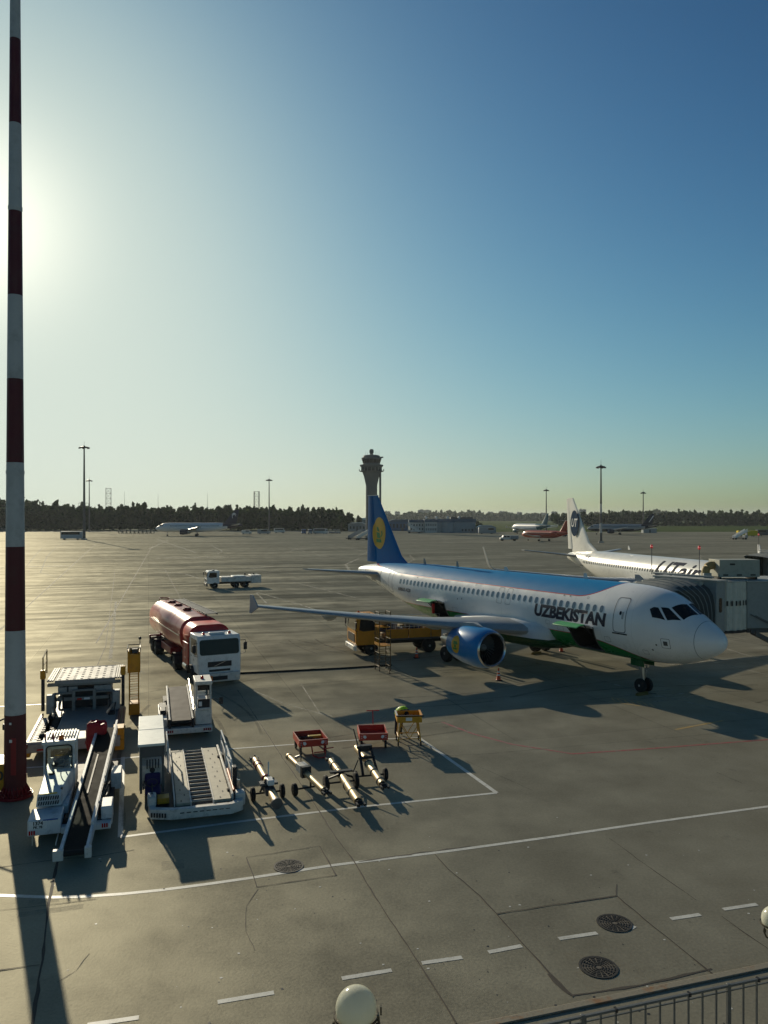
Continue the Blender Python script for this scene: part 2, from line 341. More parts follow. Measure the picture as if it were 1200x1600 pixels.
# ------------------------------------------------------------------ airliners
def pchip(T, k, x):
    n = len(T)
    if x <= T[0][0]: return T[0][k]
    if x >= T[-1][0]: return T[-1][k]
    i = max(j for j in range(n-1) if T[j][0] <= x)
    def sl(j): return (T[j+1][k]-T[j][k])/(T[j+1][0]-T[j][0])
    def tg(j):
        if j == 0: return sl(0)
        if j == n-1: return sl(n-2)
        a, b = sl(j-1), sl(j)
        return 0 if a*b <= 0 else 2*a*b/(a+b)
    h = T[i+1][0]-T[i][0]; t = (x-T[i][0])/h
    return ((1+2*t)*(1-t)**2*T[i][k]+t*(1-t)**2*h*tg(i)+t*t*(3-2*t)*T[i+1][k]+t*t*(t-1)*h*tg(i+1))
FUS = [(0,3.37,3.33,.02),(.06,3.6,3.1,.24),(.2,3.78,2.92,.43),(.45,3.97,2.72,.66),(.85,4.22,2.5,.92),(1.3,4.47,2.3,1.14),(1.8,4.78,2.13,1.34),(2.3,5.12,2.01,1.5),(2.8,5.4,1.92,1.63),
       (3.4,5.62,1.85,1.76),(4.2,5.77,1.79,1.87),(5.2,5.85,1.75,1.94),(6.5,5.87,1.73,1.975),(23,5.87,1.73,1.975),(25,5.87,1.83,1.96),(27,5.85,2.16,1.88),(29,5.8,2.62,1.72),(31,5.72,3.12,1.48),
       (33,5.6,3.6,1.18),(35,5.42,4.02,.84),(36.6,5.22,4.34,.55),(37.3,5.08,4.5,.36),(37.57,4.98,4.6,.26)]
class Fus:
    def __init__(s, tab=FUS): s.T = tab
    def at(s, x): return tuple(pchip(s.T, k, x) for k in (1,2,3))
    def surf(s, st, th, off=0.0):        # th degrees from the crown, starboard side positive
        zt, zb, w = s.at(st); zc, h = (zt+zb)/2, (zt-zb)/2; a = R(th)
        n = Vector((0, -math.sin(a)/max(w, .05), math.cos(a)/max(h, .05))).normalized()
        return Vector((-st, -w*math.sin(a), zc+h*math.cos(a)))+n*off
    def th(s, st, z):
        zt, zb, w = s.at(st); return math.degrees(math.acos(max(-1, min(1, (z-(zt+zb)/2)/((zt-zb)/2)))))
    def patch_bm(s, bm, fn, off, side=1):
        P = {}
        for v in bm.verts:
            st, th = fn(v.co.x, v.co.y); v.co = s.surf(st, th*side, off)
        bmesh.ops.recalc_face_normals(bm, faces=bm.faces)
    def cut(s, bm, dx, dy):
        for ax, d in ((0, dx), (1, dy)):
            lo = min(v.co[ax] for v in bm.verts); hi = max(v.co[ax] for v in bm.verts); k = lo+d
            while k < hi:
                co_, no = [0,0,0], [0,0,0]; co_[ax] = k; no[ax] = 1
                bmesh.ops.bisect_plane(bm, geom=bm.verts[:]+bm.edges[:]+bm.faces[:], plane_co=co_, plane_no=no); k += d
    def patch(s, name, polys, mat, parent, off=.006, side=1, z=False):
        bm = bmesh.new()
        for P in polys: bm.faces.new([bm.verts.new((a, b, 0)) for a, b in P])
        s.cut(bm, .3, .12 if z else 6)
        s.patch_bm(bm, (lambda a, b: (a, s.th(a, b))) if z else (lambda a, b: (a, b)), off, side)
        o = bm_obj(bm, name, mat, parent); o.data.polygons.foreach_set('use_smooth', [True]*len(o.data.polygons)); return o
    def outline(s, name, P, w, mat, parent, side=1, off=.006):  # P closed in (station, z)
        cx = sum(p[0] for p in P)/len(P); cz = sum(p[1] for p in P)/len(P)
        hx = max(abs(p[0]-cx) for p in P); hz = max(abs(p[1]-cz) for p in P)
        Q = [(cx+(a-cx)*(1-w/hx), cz+(b-cz)*(1-w/hz)) for a, b in P]; n = len(P)
        return s.patch(name, [[P[i], P[(i+1) % n], Q[(i+1) % n], Q[i]] for i in range(n)], mat, parent, off, side, True)
    def lettering(s, name, txt, s0, z0, size, mat, parent, side=1, bold=.02, shear=0, sx=1.0):
        bm = text_bm(txt, size, shear, bold); s.cut(bm, .5, .09)
        s.patch_bm(bm, lambda x, y: (s0-x*sx*side, s.th(s0-x*sx*side, z0+y)), .007, side)
        return bm_obj(bm, name, mat, parent)
    def body(s, name, mat, parent, holes=(), n=60):
        sts = sorted(set([0,.02,.06,.12,.2,.32,.45,.62]+[.85+.25*i for i in range(24)]+[6.9,8.8,21.4,23.2]+list(range(10,22))+[24+.6*i for i in range(22)]+[37.3,37.45,37.57]))
        sts = [x for x in sts if x <= s.T[-1][0]]
        ths = [i*360/n for i in range(n)]
        if holes: ths = [101 if t == 102 else 148 if t == 150 else t for t in ths]
        mb = MB(); rings = [[s.surf(x, t) for t in ths] for x in sts]
        def skip(i, j): return any(a-.01 <= sts[i] and sts[i+1] <= b+.01 and 100 < ths[j] < 147 for a, b in holes)
        mb.loft(rings, skip=skip)
        return mb.build(name, mat, parent, smooth=50)
def airfoil(le, chord, thick, tw=0, up=(0,0,1), n=9, camber=.02):
    """closed loop: upper surface from the trailing edge forward, lower surface back; x runs forward"""
    le = Vector(le); up = Vector(up); P = []
    X = [.5*(1+math.cos(math.pi*i/n)) for i in range(n+1)]
    def t(x): return 5*thick*(.2969*math.sqrt(x)-.126*x-.3516*x*x+.2843*x**3-.1015*x**4)
    def c(x): return camber*4*x*(1-x)
    for x in X: P.append(le+Vector((-x*chord, 0, 0))+up*((c(x)+t(x)+tw*x)*chord))
    for x in X[-2:0:-1]: P.append(le+Vector((-x*chord, 0, 0))+up*((c(x)-t(x)+tw*x)*chord))
    return P
def wheel(parent, p, r, w, ax=(0,1,0), name='wheel', rim=True, rcol=None):
    ax = Vector(ax).normalized(); p = Vector(p)
    o = MB().rev([(-w/2, r*.55), (-w/2, r*.86), (-w*.36, r*.97), (-w*.2, r), (w*.2, r), (w*.36, r*.97), (w/2, r*.86), (w/2, r*.55)], p, ax, 22).build(name, RUB, parent)
    if rim:
        for sg in (1, -1):
            m = MB().rev([(w*.5*sg, r*.56), (w*.42*sg, r*.46), (w*.30*sg, r*.40), (w*.34*sg, r*.2), (w*.52*sg, r*.16), (w*.52*sg, .001)], p, ax, 14, caps=False)
            m.build('rim', rcol or GREY, o)
    return o
AF = Fus()
def livery_mat():
    m, t, b = base_mat('airliner_livery'); oc = nd(t, 'ShaderNodeTexCoord').outputs['Object']
    sp = nd(t, 'ShaderNodeSeparateXYZ'); t.links.new(oc, sp.inputs[0])
    s_, z = S(t, sp.outputs[0])*-1.0, S(t, sp.outputs[2]); n = noise(t, oc, 1.3, 5); f = noise(t, oc, 9, 3)
    n2 = noise(t, oc, .5, 4)
    front = s_.step(8.6, 6.0); rear = s_.step(28.5, 34)
    zl = front*front*.95+rear*.48+5.06
    blue = z.gt(zl); zr = zl-.055; red = z.gt(zr)-blue
    gf = s_.step(8.5, 3.2); zg = 2.86-(gf*gf*1.35) if False else (gf*gf*-1.2)+2.84
    grn = z.lt(zg)*s_.lt(29.5); rg = z.lt(zg+.045)*s_.lt(29.5)-grn
    k = (n-.5)*.14+1.0
    w = mixc(t, n2.step(.35, .7), (.80, .80, .79), (.73, .73, .71))
    bl = mixc(t, n, (.006, .175, .40), (.012, .205, .44)); g = mixc(t, n, (.010, .20, .035), (.018, .25, .055))
    rc = mixc(t, 0.0, (.38, .012, .03), (0,0,0))
    c = mixc(t, red, w, rc); c = mixc(t, blue, c, bl); c = mixc(t, rg, c, rc); c = mixc(t, grn, c, g)
    # skin joints: fine darker lap lines every few frames
    sj = (((s_/2.13)-(s_/2.13).op('FLOOR')-.5).op('ABSOLUTE')).gt(.4955)*s_.gt(3.9)
    c = mixc(t, sj*.22, c, (.1, .1, .1)); drt = f.step(.55, .75)*z.step(3.4, 1.8)*.3
    c = mixc(t, drt, c, (.09, .08, .07)); t.links.new(c.o, b.inputs['Base Color'])
    t.links.new((((n-.5)*.25+.3)+blue*.2).o, b.inputs['Roughness']); t.links.new((blue*-.28+.33).o, b.inputs['Specular IOR Level']); b.inputs['Coat Weight'].default_value = .06; b.inputs['Coat Roughness'].default_value = .1
    bp = nd(t, 'ShaderNodeBump'); bp.inputs['Strength'].default_value = .08; bp.inputs['Distance'].default_value = .03; t.links.new(n.o, bp.inputs['Height']); t.links.new(bp.outputs[0], b.inputs['Normal'])
    return m
WING = M('wing_grey', (.33, .35, .36), .35, var=.15, dirt=.2); TBLUE = M('tail_blue', (.010, .14, .36), .5, spec=.1); TBLUE2 = M('tail_blue_shaded', (.008, .105, .29), .5, spec=.1)  # rudder takes the tail blue darkened, shading put into its colour
EBLUE = M('nacelle_blue', (.008, .185, .46), .3, coat=.1, var=.1); LIP = M('polished_lip', (.62, .62, .62), .22, .95); DARKIN = M('duct_dark', (.012, .012, .013), .7)
EMO = M('emblem_orange', (.62, .36, .02), .4); EMG = M('emblem_green', (.02, .22, .05), .4); NAVY = M('navy_lettering', (.012, .014, .035), .45)
SEAL = M('door_seal', (.13, .14, .15), .6); WIN = M('cabin_window_glass', (.13, .17, .2), .15, spec=.7); CARGO = M('hold_dark', (.02, .018, .016), .8); APW = M('aircraft_white', (.68, .68, .67), .3, coat=.2, dirt=.12)
def wing(parent, sg, mat, root=(11.5, 1.6, 2.55), rc=6.3, kink=(6.4, 4.05), tip=(16.75, 1.55), sweep=27.3, dz=1.62, fence='fence', far=False):
    """sg -1 starboard, +1 port"""
    sx, y0, z0 = root; tn = math.tan(R(sweep)); S_ = []
    N = 1 if far else 6
    def sec(y, ch, th):
        q = (y-y0)/(tip[0]-y0); return airfoil((-(sx+(y-y0)*tn), sg*y, z0+dz*(q**1.25)), ch, th, tw=.012*(1-q), n=7 if far else 10)
    S_.append(sec(y0, rc, .15)); S_.append(sec(kink[0], kink[1], .125))
    for i in range(1, N+1):
        q = i/N; S_.append(sec(kink[0]+(tip[0]-kink[0])*q, kink[1]+(tip[1]-kink[1])*q, .125-.02*q))
    w = MB().loft(S_).build('wing', mat, parent)
    sT = sx+(tip[0]-y0)*tn; zt = z0+dz
    if fence == 'fence':
        f = MB(); y = sg*tip[0]
        pts = [(-sT-.15, zt+.05), (-sT-1.0, zt+.62), (-sT-1.4, zt+.62), (-sT-1.4, zt+.08), (-sT-1.5, zt-.5), (-sT-1.2, zt-.5), (-sT-.1, zt-.05)]
        f.prism(pts, (y-.035, y+.035), 'y'); f.build('wingtip_fence', mat, w)
    elif fence == 'winglet':
        f = MB(); y = tip[0]
        f.loft([airfoil((-sT, sg*y, zt), 1.5, .1, n=6), airfoil((-sT-.35, sg*(y+.35), zt+.12), 1.25, .09, up=(0, -sg*.6, .8), n=6),
                airfoil((-sT-.75, sg*(y+.6), zt+.6), .95, .08, up=(0, -sg*.95, .3), n=6), airfoil((-sT-1.75, sg*(y+.95), zt+2.5), .5, .08, up=(0, -sg, .15), n=6)]); f.build('winglet', mat, w)
    if not far:
        for y, ch, L in ((5.9, 3.9, 3.2), (9.0, 3.2, 2.7), (12.2, 2.4, 2.3)):
            xt = sx+(y-y0)*tn+ (kink[1]+(tip[1]-kink[1])*max(0, (y-kink[0])/(tip[0]-kink[0])))
            z = z0+dz*((y-y0)/(tip[0]-y0))**1.25
            MB().loft([MB().ring((-(xt+.75-L*q), sg*y, z-.12-.16*math.sin(math.pi*q)), (1, 0, .0), max(.02, .26*math.sin(math.pi*min(1, q*.92+.06))**.7), 10) for q in (0, .12, .3, .5, .7, .88, 1)]).build('flap_fairing', mat, w)
    return w
def engine(parent, x, y, z, mat, k=1.0, detail=True, lipmat=None):
    o = Vector((x, y, z)); ax = (-1, 0, 0)
    e = MB().rev([(.10, 1.03), (.25, 1.09), (.7, 1.165), (1.4, 1.19), (2.2, 1.15), (2.9, 1.03), (3.4, .9), (3.42, .86), (3.0, .84)], o, ax, 40, caps=False).build('engine', mat, parent)
    MB().rev([(.11, 1.032), (.03, 1.0), (0, .955), (.04, .905), (.16, .875)], o, ax, 40, caps=False).build('intake_lip', lipmat or LIP, e)
    MB().rev([(.16, .875), (.5, .86), (1.1, .87), (1.12, .2)], o, ax, 32, caps=False).build('intake_duct', DARKIN, e)
    if detail:
        f = MB()
        for i in range(28):
            a = 2*math.pi*i/28; d = .13
            P = []
            for r, tw in ((.2, .05), (.86, .13)):
                for sg in (-1, 1):
                    b = a+sg*tw/ r*.55; P.append(o+Vector((-(.95+sg*.09), r*math.cos(b), r*math.sin(b))))
            f.add(P, [(0, 1, 3, 2)])
        f.build('fan', DGREY, e)
        MB().rev([(.62, .001), (.7, .1), (.82, .18), (1.0, .24)], o, ax, 16, caps=False).build('spinner', GREY, e)
    MB().rev([(3.0, .84), (3.05, .62), (3.5, .6), (4.2, .47), (4.75, .36), (4.7, .30), (4.7, .26), (5.25, .05), (5.3, .001)], o, ax, 28, caps=False).build('exhaust_nozzle', STEEL, e)
    return e
def gear_main(parent, x, y, r=.56, top=2.2):
    g = MB(); g.cyl((x, y, r), (x-.05, y*.97, top+.3), .12, .15); g.cyl((x, y-.5, r), (x, y+.5, r), .08); g.cyl((x, y, r+.5), (x-.1, y*.6, top), .06); g.cyl((x+.18, y, .75), (x+.12, y, 1.5), .04)
    o = g.build('main_gear', GREY, parent)
    for d in (-.46, .46): wheel(o, (x, y+d, r), r, .4)
    MB().box(x-.75, x+.75, y*1.09-.03, y*1.09+.03, 1.15, 2.35).build('gear_door', APW, o)
    return o
def gear_nose(parent, x, r=.38, z=1.85):
    g = MB(); g.cyl((x, 0, r), (x-.15, 0, z+.3), .07, .11); g.cyl((x, -.32, r), (x, .32, r), .05); g.cyl((x-.05, 0, 1.05), (x-.75, 0, z+.1), .045); g.cyl((x+.09, 0, .75), (x+.2, 0, 1.2), .03)
    for d in (-.13, .13): g.cyl((x+.13, d, 1.42), (x+.2, d, 1.42), .075, n=10)
    o = g.build('nose_gear', STEEL, parent)
    for d in (-.25, .25): wheel(o, (x, d, r), r, .22, rcol=ALU)
    return o
def fin_mesh(pts_le, pts_te, zs, th):  # lists per height
    return [airfoil((-a, 0, z), b-a, t, up=(0,1,0), n=8, camber=0) for a, b, z, t in zip(pts_le, pts_te, zs, th)]
def build_main():
    h = -59.9; X, Y = 16.71, 37.91
    t = thing('airliner', 'white airliner with blue roof, green belly and the word UZBEKISTAN on its side', 'airliner', (X, Y, 0), h)
    HO = ((6.9, 8.8), (21.4, 23.2))
    f = AF.body('fuselage', livery_mat(), t, HO)
    # holds behind the open cargo doors
    for a, b in HO:
        m = MB(); thl = [101, 108, 114, 120, 126, 132, 138, 144, 148]
        for i, st in enumerate((a, b)): pass
        out0 = [[AF.surf(st, q) for q in thl] for st in (a, b)]; inn = [[p+Vector((0, 1.6, 0)) for p in r] for r in out0]
        m.loft([out0[0], out0[1]], caps=False, closed=False) if False else None
        m.loft([inn[0], inn[1]], caps=False, closed=False)
        for r0, r1 in ((out0[0], inn[0]), (out0[1], inn[1])): m.loft([r0, r1], caps=False, closed=False)
        for k in (0, -1): m.add([out0[0][k], out0[1][k], inn[1][k], inn[0][k]], [(0,1,2,3)])
        m.build('cargo_hold', CARGO, t)
        # sill frame
        fr = MB()
        for st in (a, b): fr.tube([AF.surf(st, q, .01) for q in thl], .035, 5)
        fr.tube([AF.surf(a, 101, .01), AF.surf(b, 101, .01)], .035, 5); fr.tube([AF.surf(a, 148, .01), AF.surf(b, 148, .01)], .045, 5)
        fr.build('door_frame', DGREY, t)
        # the door swung up and out
        d = MB(); P = [(1.98, 3.34), (2.22, 3.5), (2.55, 3.57), (2.95, 3.54), (3.2, 3.44)]
        ring = []
        for i, (y, z) in enumerate(P): ring.append([(-a, -y, z), (-b, -y, z), (-b, -y, z+.06), (-a, -y, z+.06)])
        d.loft(ring[:3]); d.mi = 1; d.loft(ring[2:]); d.build('cargo_door', [APW, M('door_green', (.05, .30, .11), .5)], t, bev=.02)
        for st in (a+.12, b-.12): MB().cyl((-st, -1.93, 3.0), (-st, -2.5, 3.56), .03, n=6).build('door_strut', BLK, t)
    MB().box(-22.9, -22.75, -2.0, -1.85, 2.5, 3.2).build('cargo_net_strap', M('red_webbing', (.5, .02, .02), .7), t)
    # cabin windows, one mesh shared
    def winpatch(st, z, side, mat=WIN, w=.125, hh=.19): return AF.patch('cabin_window', [[(st+a, z+b) for a, b in rrect(-w, w, -hh, hh, .11, 3)]], mat, t, .007, side, True)
    protos = {sd: winpatch(12.0, 4.5, sd) for sd in (1, -1)}
    n = 0; st = 6.35
    while st < 28.2:
        for sd in (1, -1):
            if 6.5 < st < 23.5:
                c = dup(protos[sd]); c.parent = t; c.location = (-(st-12.0), 0, 0)
            else: winpatch(st, 4.5, sd)
        st += .533
    for o in protos.values(): bpy.data.objects.remove(o)
    # cockpit glazing
    PN = ([(1.5, 2.5), (1.72, 44), (2.46, 36), (2.2, 2.5)], [(1.80, 48), (2.36, 62.5), (2.9, 46), (2.55, 40)], [(2.46, 64), (3.12, 68), (3.38, 56), (3.22, 50.5), (3.0, 48.5)])
    for sd in (1, -1):
        for P in PN: AF.patch('windscreen', [P], GLASS, t, .008, sd); 
    # doors
    for sd in (1, -1):
        d = AF.outline('passenger_door', rrect(4.62, 5.46, 3.38, 5.22, .16), .035, SEAL, t, sd)
        AF.patch('door_sill', [[(4.55, 3.29), (5.53, 3.29), (5.53, 3.36), (4.55, 3.36)]], BLK, d, .02, sd, True)
        AF.patch('door_window', [[(5.0+.08*math.cos(a*.524), 4.42+.11*math.sin(a*.524)) for a in range(12)]], GLASS, d, .009, sd, True)
        AF.patch('door_handle', [[(4.78, 4.12), (4.9, 4.12), (4.9, 4.5), (4.78, 4.5)]], M('grey_placard', (.4, .4, .4), .5), d, .009, sd, True)
        for st in (14.3, 15.15):
            d = AF.outline('overwing_exit', rrect(st-.26, st+.26, 3.98, 4.98, .1), .022, SEAL, t, sd)
        AF.outline('rear_door', rrect(29.1, 29.85, 3.5, 5.1, .14), .03, SEAL, t, sd)
        AF.outline('service_hatch', rrect(2.15, 2.62, 2.88, 3.38, .06), .02, SEAL, t, sd)
        AF.patch('hatch_port', [[(2.28, 3.02), (2.5, 3.02), (2.5, 3.24), (2.28, 3.24)]], DGREY, t, .009, sd, True)
    # radome joint
    AF.patch('radome_joint', [[(1.03, a), (1.05, a), (1.05, a+12), (1.03, a+12)] for a in range(0, 360, 12)], SEAL, t, .003)
    AF.lettering('title_lettering', 'UZBEKISTAN', 11.75, 3.62, .93, NAVY, t, 1, .05, .12, 1.06)
    AF.lettering('title_lettering', 'UZBEKISTAN', 6.1, 3.62, .93, NAVY, t, -1, .05, .12, 1.06)
    AF.lettering('type_lettering', 'AIRBUS A320', 28.0, 3.78, .36, NAVY, t, 1, .008, .1)
    # antennas
    for st, w, hh in ((9.2, .35, .34), (16.5, .5, .3), (22.3, .3, .4), (26.7, .35, .42)):
        z = AF.at(st)[0]; MB().prism([(-st, z-.03), (-st-w, z-.03), (-st-w*1.05, z+hh), (-st-w*.55, z+hh)], (-.02, .02), 'y').build('blade_antenna', GREY if st > 20 else APW, t)
    # belly fairing
    rg = []
    for st, w, zt, zb in ((10.2, 1.2, 2.1, 1.75), (11.2, 1.9, 2.6, 1.5), (12.5, 2.25, 2.95, 1.32), (15, 2.35, 3.0, 1.28), (18, 2.3, 2.9, 1.3), (20, 2.0, 2.6, 1.42), (21.3, 1.3, 2.2, 1.7)):
        rg.append([Vector((-st, w*math.sin(a*math.pi/12), (zt+zb)/2+(zt-zb)/2*math.cos(a*math.pi/12))) for a in range(24)])
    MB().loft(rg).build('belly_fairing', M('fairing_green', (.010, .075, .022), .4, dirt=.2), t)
    for sg in (-1, 1):
        wing(t, sg, WING)
        # wing root fillet, pylon
        rf = []
        for st, w, zt, zb in ((10.6, 1.85, 3.0, 2.2), (11.6, 2.25, 3.25, 2.2), (13.5, 2.6, 3.3, 2.2), (16.5, 2.55, 3.15, 2.2), (18.8, 2.3, 2.9, 2.2), (20.5, 1.9, 2.6, 2.2)):
            rf.append([(-st, sg*1.3, zb), (-st, sg*w, zb), (-st, sg*w, (zt+zb)/2-.1), (-st, sg*(w*.9+.1), zt-.18), (-st, sg*1.6, zt), (-st, sg*1.3, zt)])
        MB().loft(rf).build('wing_root_fairing', APW, t, smooth=70)
        ex, ey, ez = -10.95, sg*5.75, 1.92
        e = engine(t, ex, ey, ez, EBLUE)
        py = MB(); pr = []
        for x, zt, zb, w in ((-11.9, 3.12, 3.0, .05), (-12.6, 3.28, 2.95, .2), (-13.6, 3.2, 2.75, .24), (-14.6, 2.95, 2.45, .24), (-16.2, 2.72, 2.5, .12)):
            pr.append([(x, ey-w, zb), (x, ey+w, zb), (x, ey+w*.8, zt), (x, ey-w*.8, zt)])
        py.loft(pr).build('pylon', WING, e, smooth=60)
        # round emblem on the cowl
        m = MB(); cx, ca, rr = -13.05, -8.0, .52
        def cow(dx, dz, off):
            q = -(cx+dx-ex); pr_ = pchip([(.1,1.03),(.25,1.09),(.7,1.165),(1.4,1.19),(2.2,1.15),(2.9,1.03),(3.4,.9)], 1, q)+off
            a = math.asin(max(-1, min(1, (dz+.1)/pr_))); return (cx+dx, ey+(-1 if sg < 0 else 1)*pr_*math.cos(a), ez+pr_*math.sin(a))
        N = 24; vs = [cow(0, 0, .008)]; fs = []
        for k in range(1, 5):
            for i in range(N): vs.append(cow(rr*.9*k/4*math.cos(i*2*math.pi/N), rr*k/4*math.sin(i*2*math.pi/N), .008))
        for i in range(N): fs.append((0, 1+i, 1+(i+1) % N))
        for k in range(3):
            for i in range(N): fs.append((1+k*N+i, 1+k*N+(i+1) % N, 1+(k+1)*N+(i+1) % N, 1+(k+1)*N+i))
        m.add(vs, fs); em = m.build('emblem', EMO, e)
        m2 = MB()
        for (x0, x1, z0, z1) in ((-.2, .2, .02, .2), (-.1, .12, -.16, .0), (-.24, .18, -.3, -.18), (.2, .28, -.22, .1)):
            m2.add([cow(x0, z0, .014), cow(x1, z0, .014), cow(x1, z1, .014), cow(x0, z1, .014)], [(0,1,2,3)])
        m2.build('emblem_bird', EMG, em)
        gear_main(t, -17.71, sg*3.8)
        # tailplane
        MB().loft([airfoil((-31.6, sg*.9, 4.72), 3.9, .11, n=8, camber=0), airfoil((-35.2, sg*6.22, 5.12), 1.35, .1, n=8, camber=0)]).build('tailplane', WING, t)
    for st, z, w, hh in ((3.7, 2.5, .16, .12), (6.0, 2.9, .2, .14), (9.6, 3.1, .25, .16), (10.6, 3.3, .18, .12), (20.2, 3.0, .3, .2), (24.6, 3.3, .22, .16), (26.2, 3.6, .18, .14), (30.6, 4.1, .25, .2), (32.6, 4.5, .3, .25), (7.6, 5.0, .08, .05), (18.0, 4.95, .08, .05)):
        AF.outline('access_panel', rrect(st-w, st+w, z-hh, z+hh, .03, 2), .014, SEAL, t, 1)
    for st, z in ((2.9, 3.0), (3.2, 2.7), (9.0, 4.98), (9.5, 4.98), (19.2, 3.9), (19.7, 3.85), (25.4, 4.95)): AF.patch('static_port', [[(st+.05*math.cos(a*.785), z+.05*math.sin(a*.785)) for a in range(8)]], DGREY, t, .008, 1, True)
    for sd in (1, -1): AF.patch('tailplane_seal', [[(31.4, 4.15), (33.2, 4.35), (35.4, 4.6), (35.3, 5.05), (33.2, 5.2), (31.6, 5.1)]], M('seal_grey', (.3, .31, .31), .5), t, .01, sd, True)
    AF.lettering('registration_lettering', 'UK32011', 33.9, 4.15, .3, NAVY, t, 1, .008, .1)
    gear_nose(t, -5.07)
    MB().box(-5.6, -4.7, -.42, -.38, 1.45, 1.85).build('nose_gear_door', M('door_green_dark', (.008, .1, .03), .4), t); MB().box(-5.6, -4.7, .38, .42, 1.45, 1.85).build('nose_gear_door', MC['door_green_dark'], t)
    # fin, rudder, emblem
    zs = (5.2, 5.75, 6.3, 11.42); le = (28.2, 29.4, 30.35, 34.35); te = (34.6, 34.6, 34.65, 35.3)
    fin = MB().loft(fin_mesh(le, te, zs, (.07, .085, .095, .1))).build('fin', TBLUE, t)
    MB().loft([airfoil((-34.55, 0, 5.62), 1.75, .1, up=(0,1,0), n=7, camber=0), airfoil((-35.25, 0, 11.42), .85, .1, up=(0,1,0), n=7, camber=0)]).build('rudder', TBLUE2, t)
    MB().box(-36.1, -34.4, -.09, .09, 11.42, 11.47).build('fin_cap', APW, fin)
    for sg in (-1, 1):
        def fy(s_, z):
            q = (z-6.3)/(11.42-6.3); a = 30.35+(34.35-30.35)*q; b = 34.65+(35.3-34.65)*q; x = max(.001, min(1, (s_-a)/(b-a)))
            th = .095+.005*q; yy = 5*th*(.2969*math.sqrt(x)-.126*x-.3516*x*x+.2843*x**3-.1015*x**4)*(b-a)
            if s_ > b-.1: yy = max(yy, .10)
            return sg*(yy+.02)
        N = 28; m = MB(); vs = [(-33.95, fy(33.95, 8.15), 8.15)]; fs = []
        for k in range(1, 6):
            for i in range(N):
                a = i*2*math.pi/N; s_ = 33.95+1.18*k/5*math.cos(a); z = 8.15+1.38*k/5*math.sin(a); vs.append((-s_, fy(s_, z), z))
        fs = [(0, 1+i, 1+(i+1) % N) for i in range(N)]+[(1+k*N+i, 1+k*N+(i+1) % N, 1+(k+1)*N+(i+1) % N, 1+(k+1)*N+i) for k in range(4) for i in range(N)]
        m.add(vs, fs); em = m.build('emblem', EMO, fin)
        m = MB()
        def poly(P):
            cx = sum(p[0] for p in P)/len(P); cz = sum(p[1] for p in P)/len(P)
            m.add([(-(34.0-p[0]), fy(34.0-p[0], 8.15+p[1])+sg*.012, 8.15+p[1]) for p in P], [tuple(range(len(P)))])
        poly([(-.45,.55),(-.1,.5),(.12,.12),(-.35,.2)]); poly([(-.5,.1),(.15,.02),(.3,-.45),(-.35,-.42)]); poly([(-.6,-.5),(.45,-.52),(.5,-.82),(-.5,-.8)])
        poly([(.3,-.3),(.42,-.36),(.72,-.1),(.6,.25),(.42,.12),(.55,-.05)])
        m.build('emblem_bird', EMG, em)
    return t
build_main()
# ------------------------------------------------------------------ striped mast by the window
MWH = M('mast_white', (.42, .43, .43), .5, dirt=.3, sc=1.2); MRD = M('mast_red', (.085, .014, .018), .5, dirt=.25, sc=1.2)
def build_mast():
    p = G(23.8, 1245); t = thing('lighting_mast', 'tall red and white banded mast at the left edge, nearest to the camera', 'mast', p)
    Yd = p.y; zb = [CAM_H-(py-HORIZON)*Yd/CAM_F for py in (1245, 1115, 984.5, 854, 723, 592.5, 462, 331, 194, 62, -70, -200)]
    zb[0] = .3
    m = MB(); n = 20
    def rad(z): return .36-.0072*z
    for i, (a, b) in enumerate(zip(zb, zb[1:])):
        m.mi = i % 2; m.loft([m.ring((0,0,a), (0,0,1), rad(a), n), m.ring((0,0,b), (0,0,1), rad(b), n)], caps=False)
    m.build('pole', [MRD, MWH], t, smooth=60)
    for z in (11.0, 20.0): MB().rev([(0, rad(z)), (.0, rad(z)+.012), (.12, rad(z)+.012), (.12, rad(z))], (0,0,z), (0,0,1), 20).build('splice_collar', MWH, t)
    b = MB(); b.rev([(0,.001), (0, .56), (.09, .56), (.09, .38), (.3, .36)], (0,0,.02), (0,0,1), 24)
    for i in range(20):
        a = 2*math.pi*i/20; c, s = math.cos(a), math.sin(a); px, py = -s*.012, c*.012
        b.hexa([(c*.36+px, s*.36+py, .1), (c*.54+px, s*.54+py, .1), (c*.54-px, s*.54-py, .1), (c*.36-px, s*.36-py, .1)],
               [(c*.36+px, s*.36+py, .42), (c*.42+px, s*.42+py, .3), (c*.42-px, s*.42-py, .3), (c*.36-px, s*.36-py, .42)])
        a += .157; b.cyl((math.cos(a)*.49, math.sin(a)*.49, .1), (math.cos(a)*.49, math.sin(a)*.49, .2), .028, n=6)
    b.build('base_flange', DRED, t)
    q = MB(); q.box(.02, .2, -.372, -.345, .85, 2.1); q.build('access_door', DRED, t, bev=.008)
    for z, s in ((2.55, .06), (1.95, .08)): MB().box(-.02, -.02+s*1.1, -.385, -.37, z, z+s*1.2).build('notice_plate', WHITE, t)
    MB().rev([(0,.1),(0,1.6),(.25,1.6),(.3,.3)], (0,0,28.6), (0,0,1), 16).build('lamp_ring', GREY, t)
build_mast()
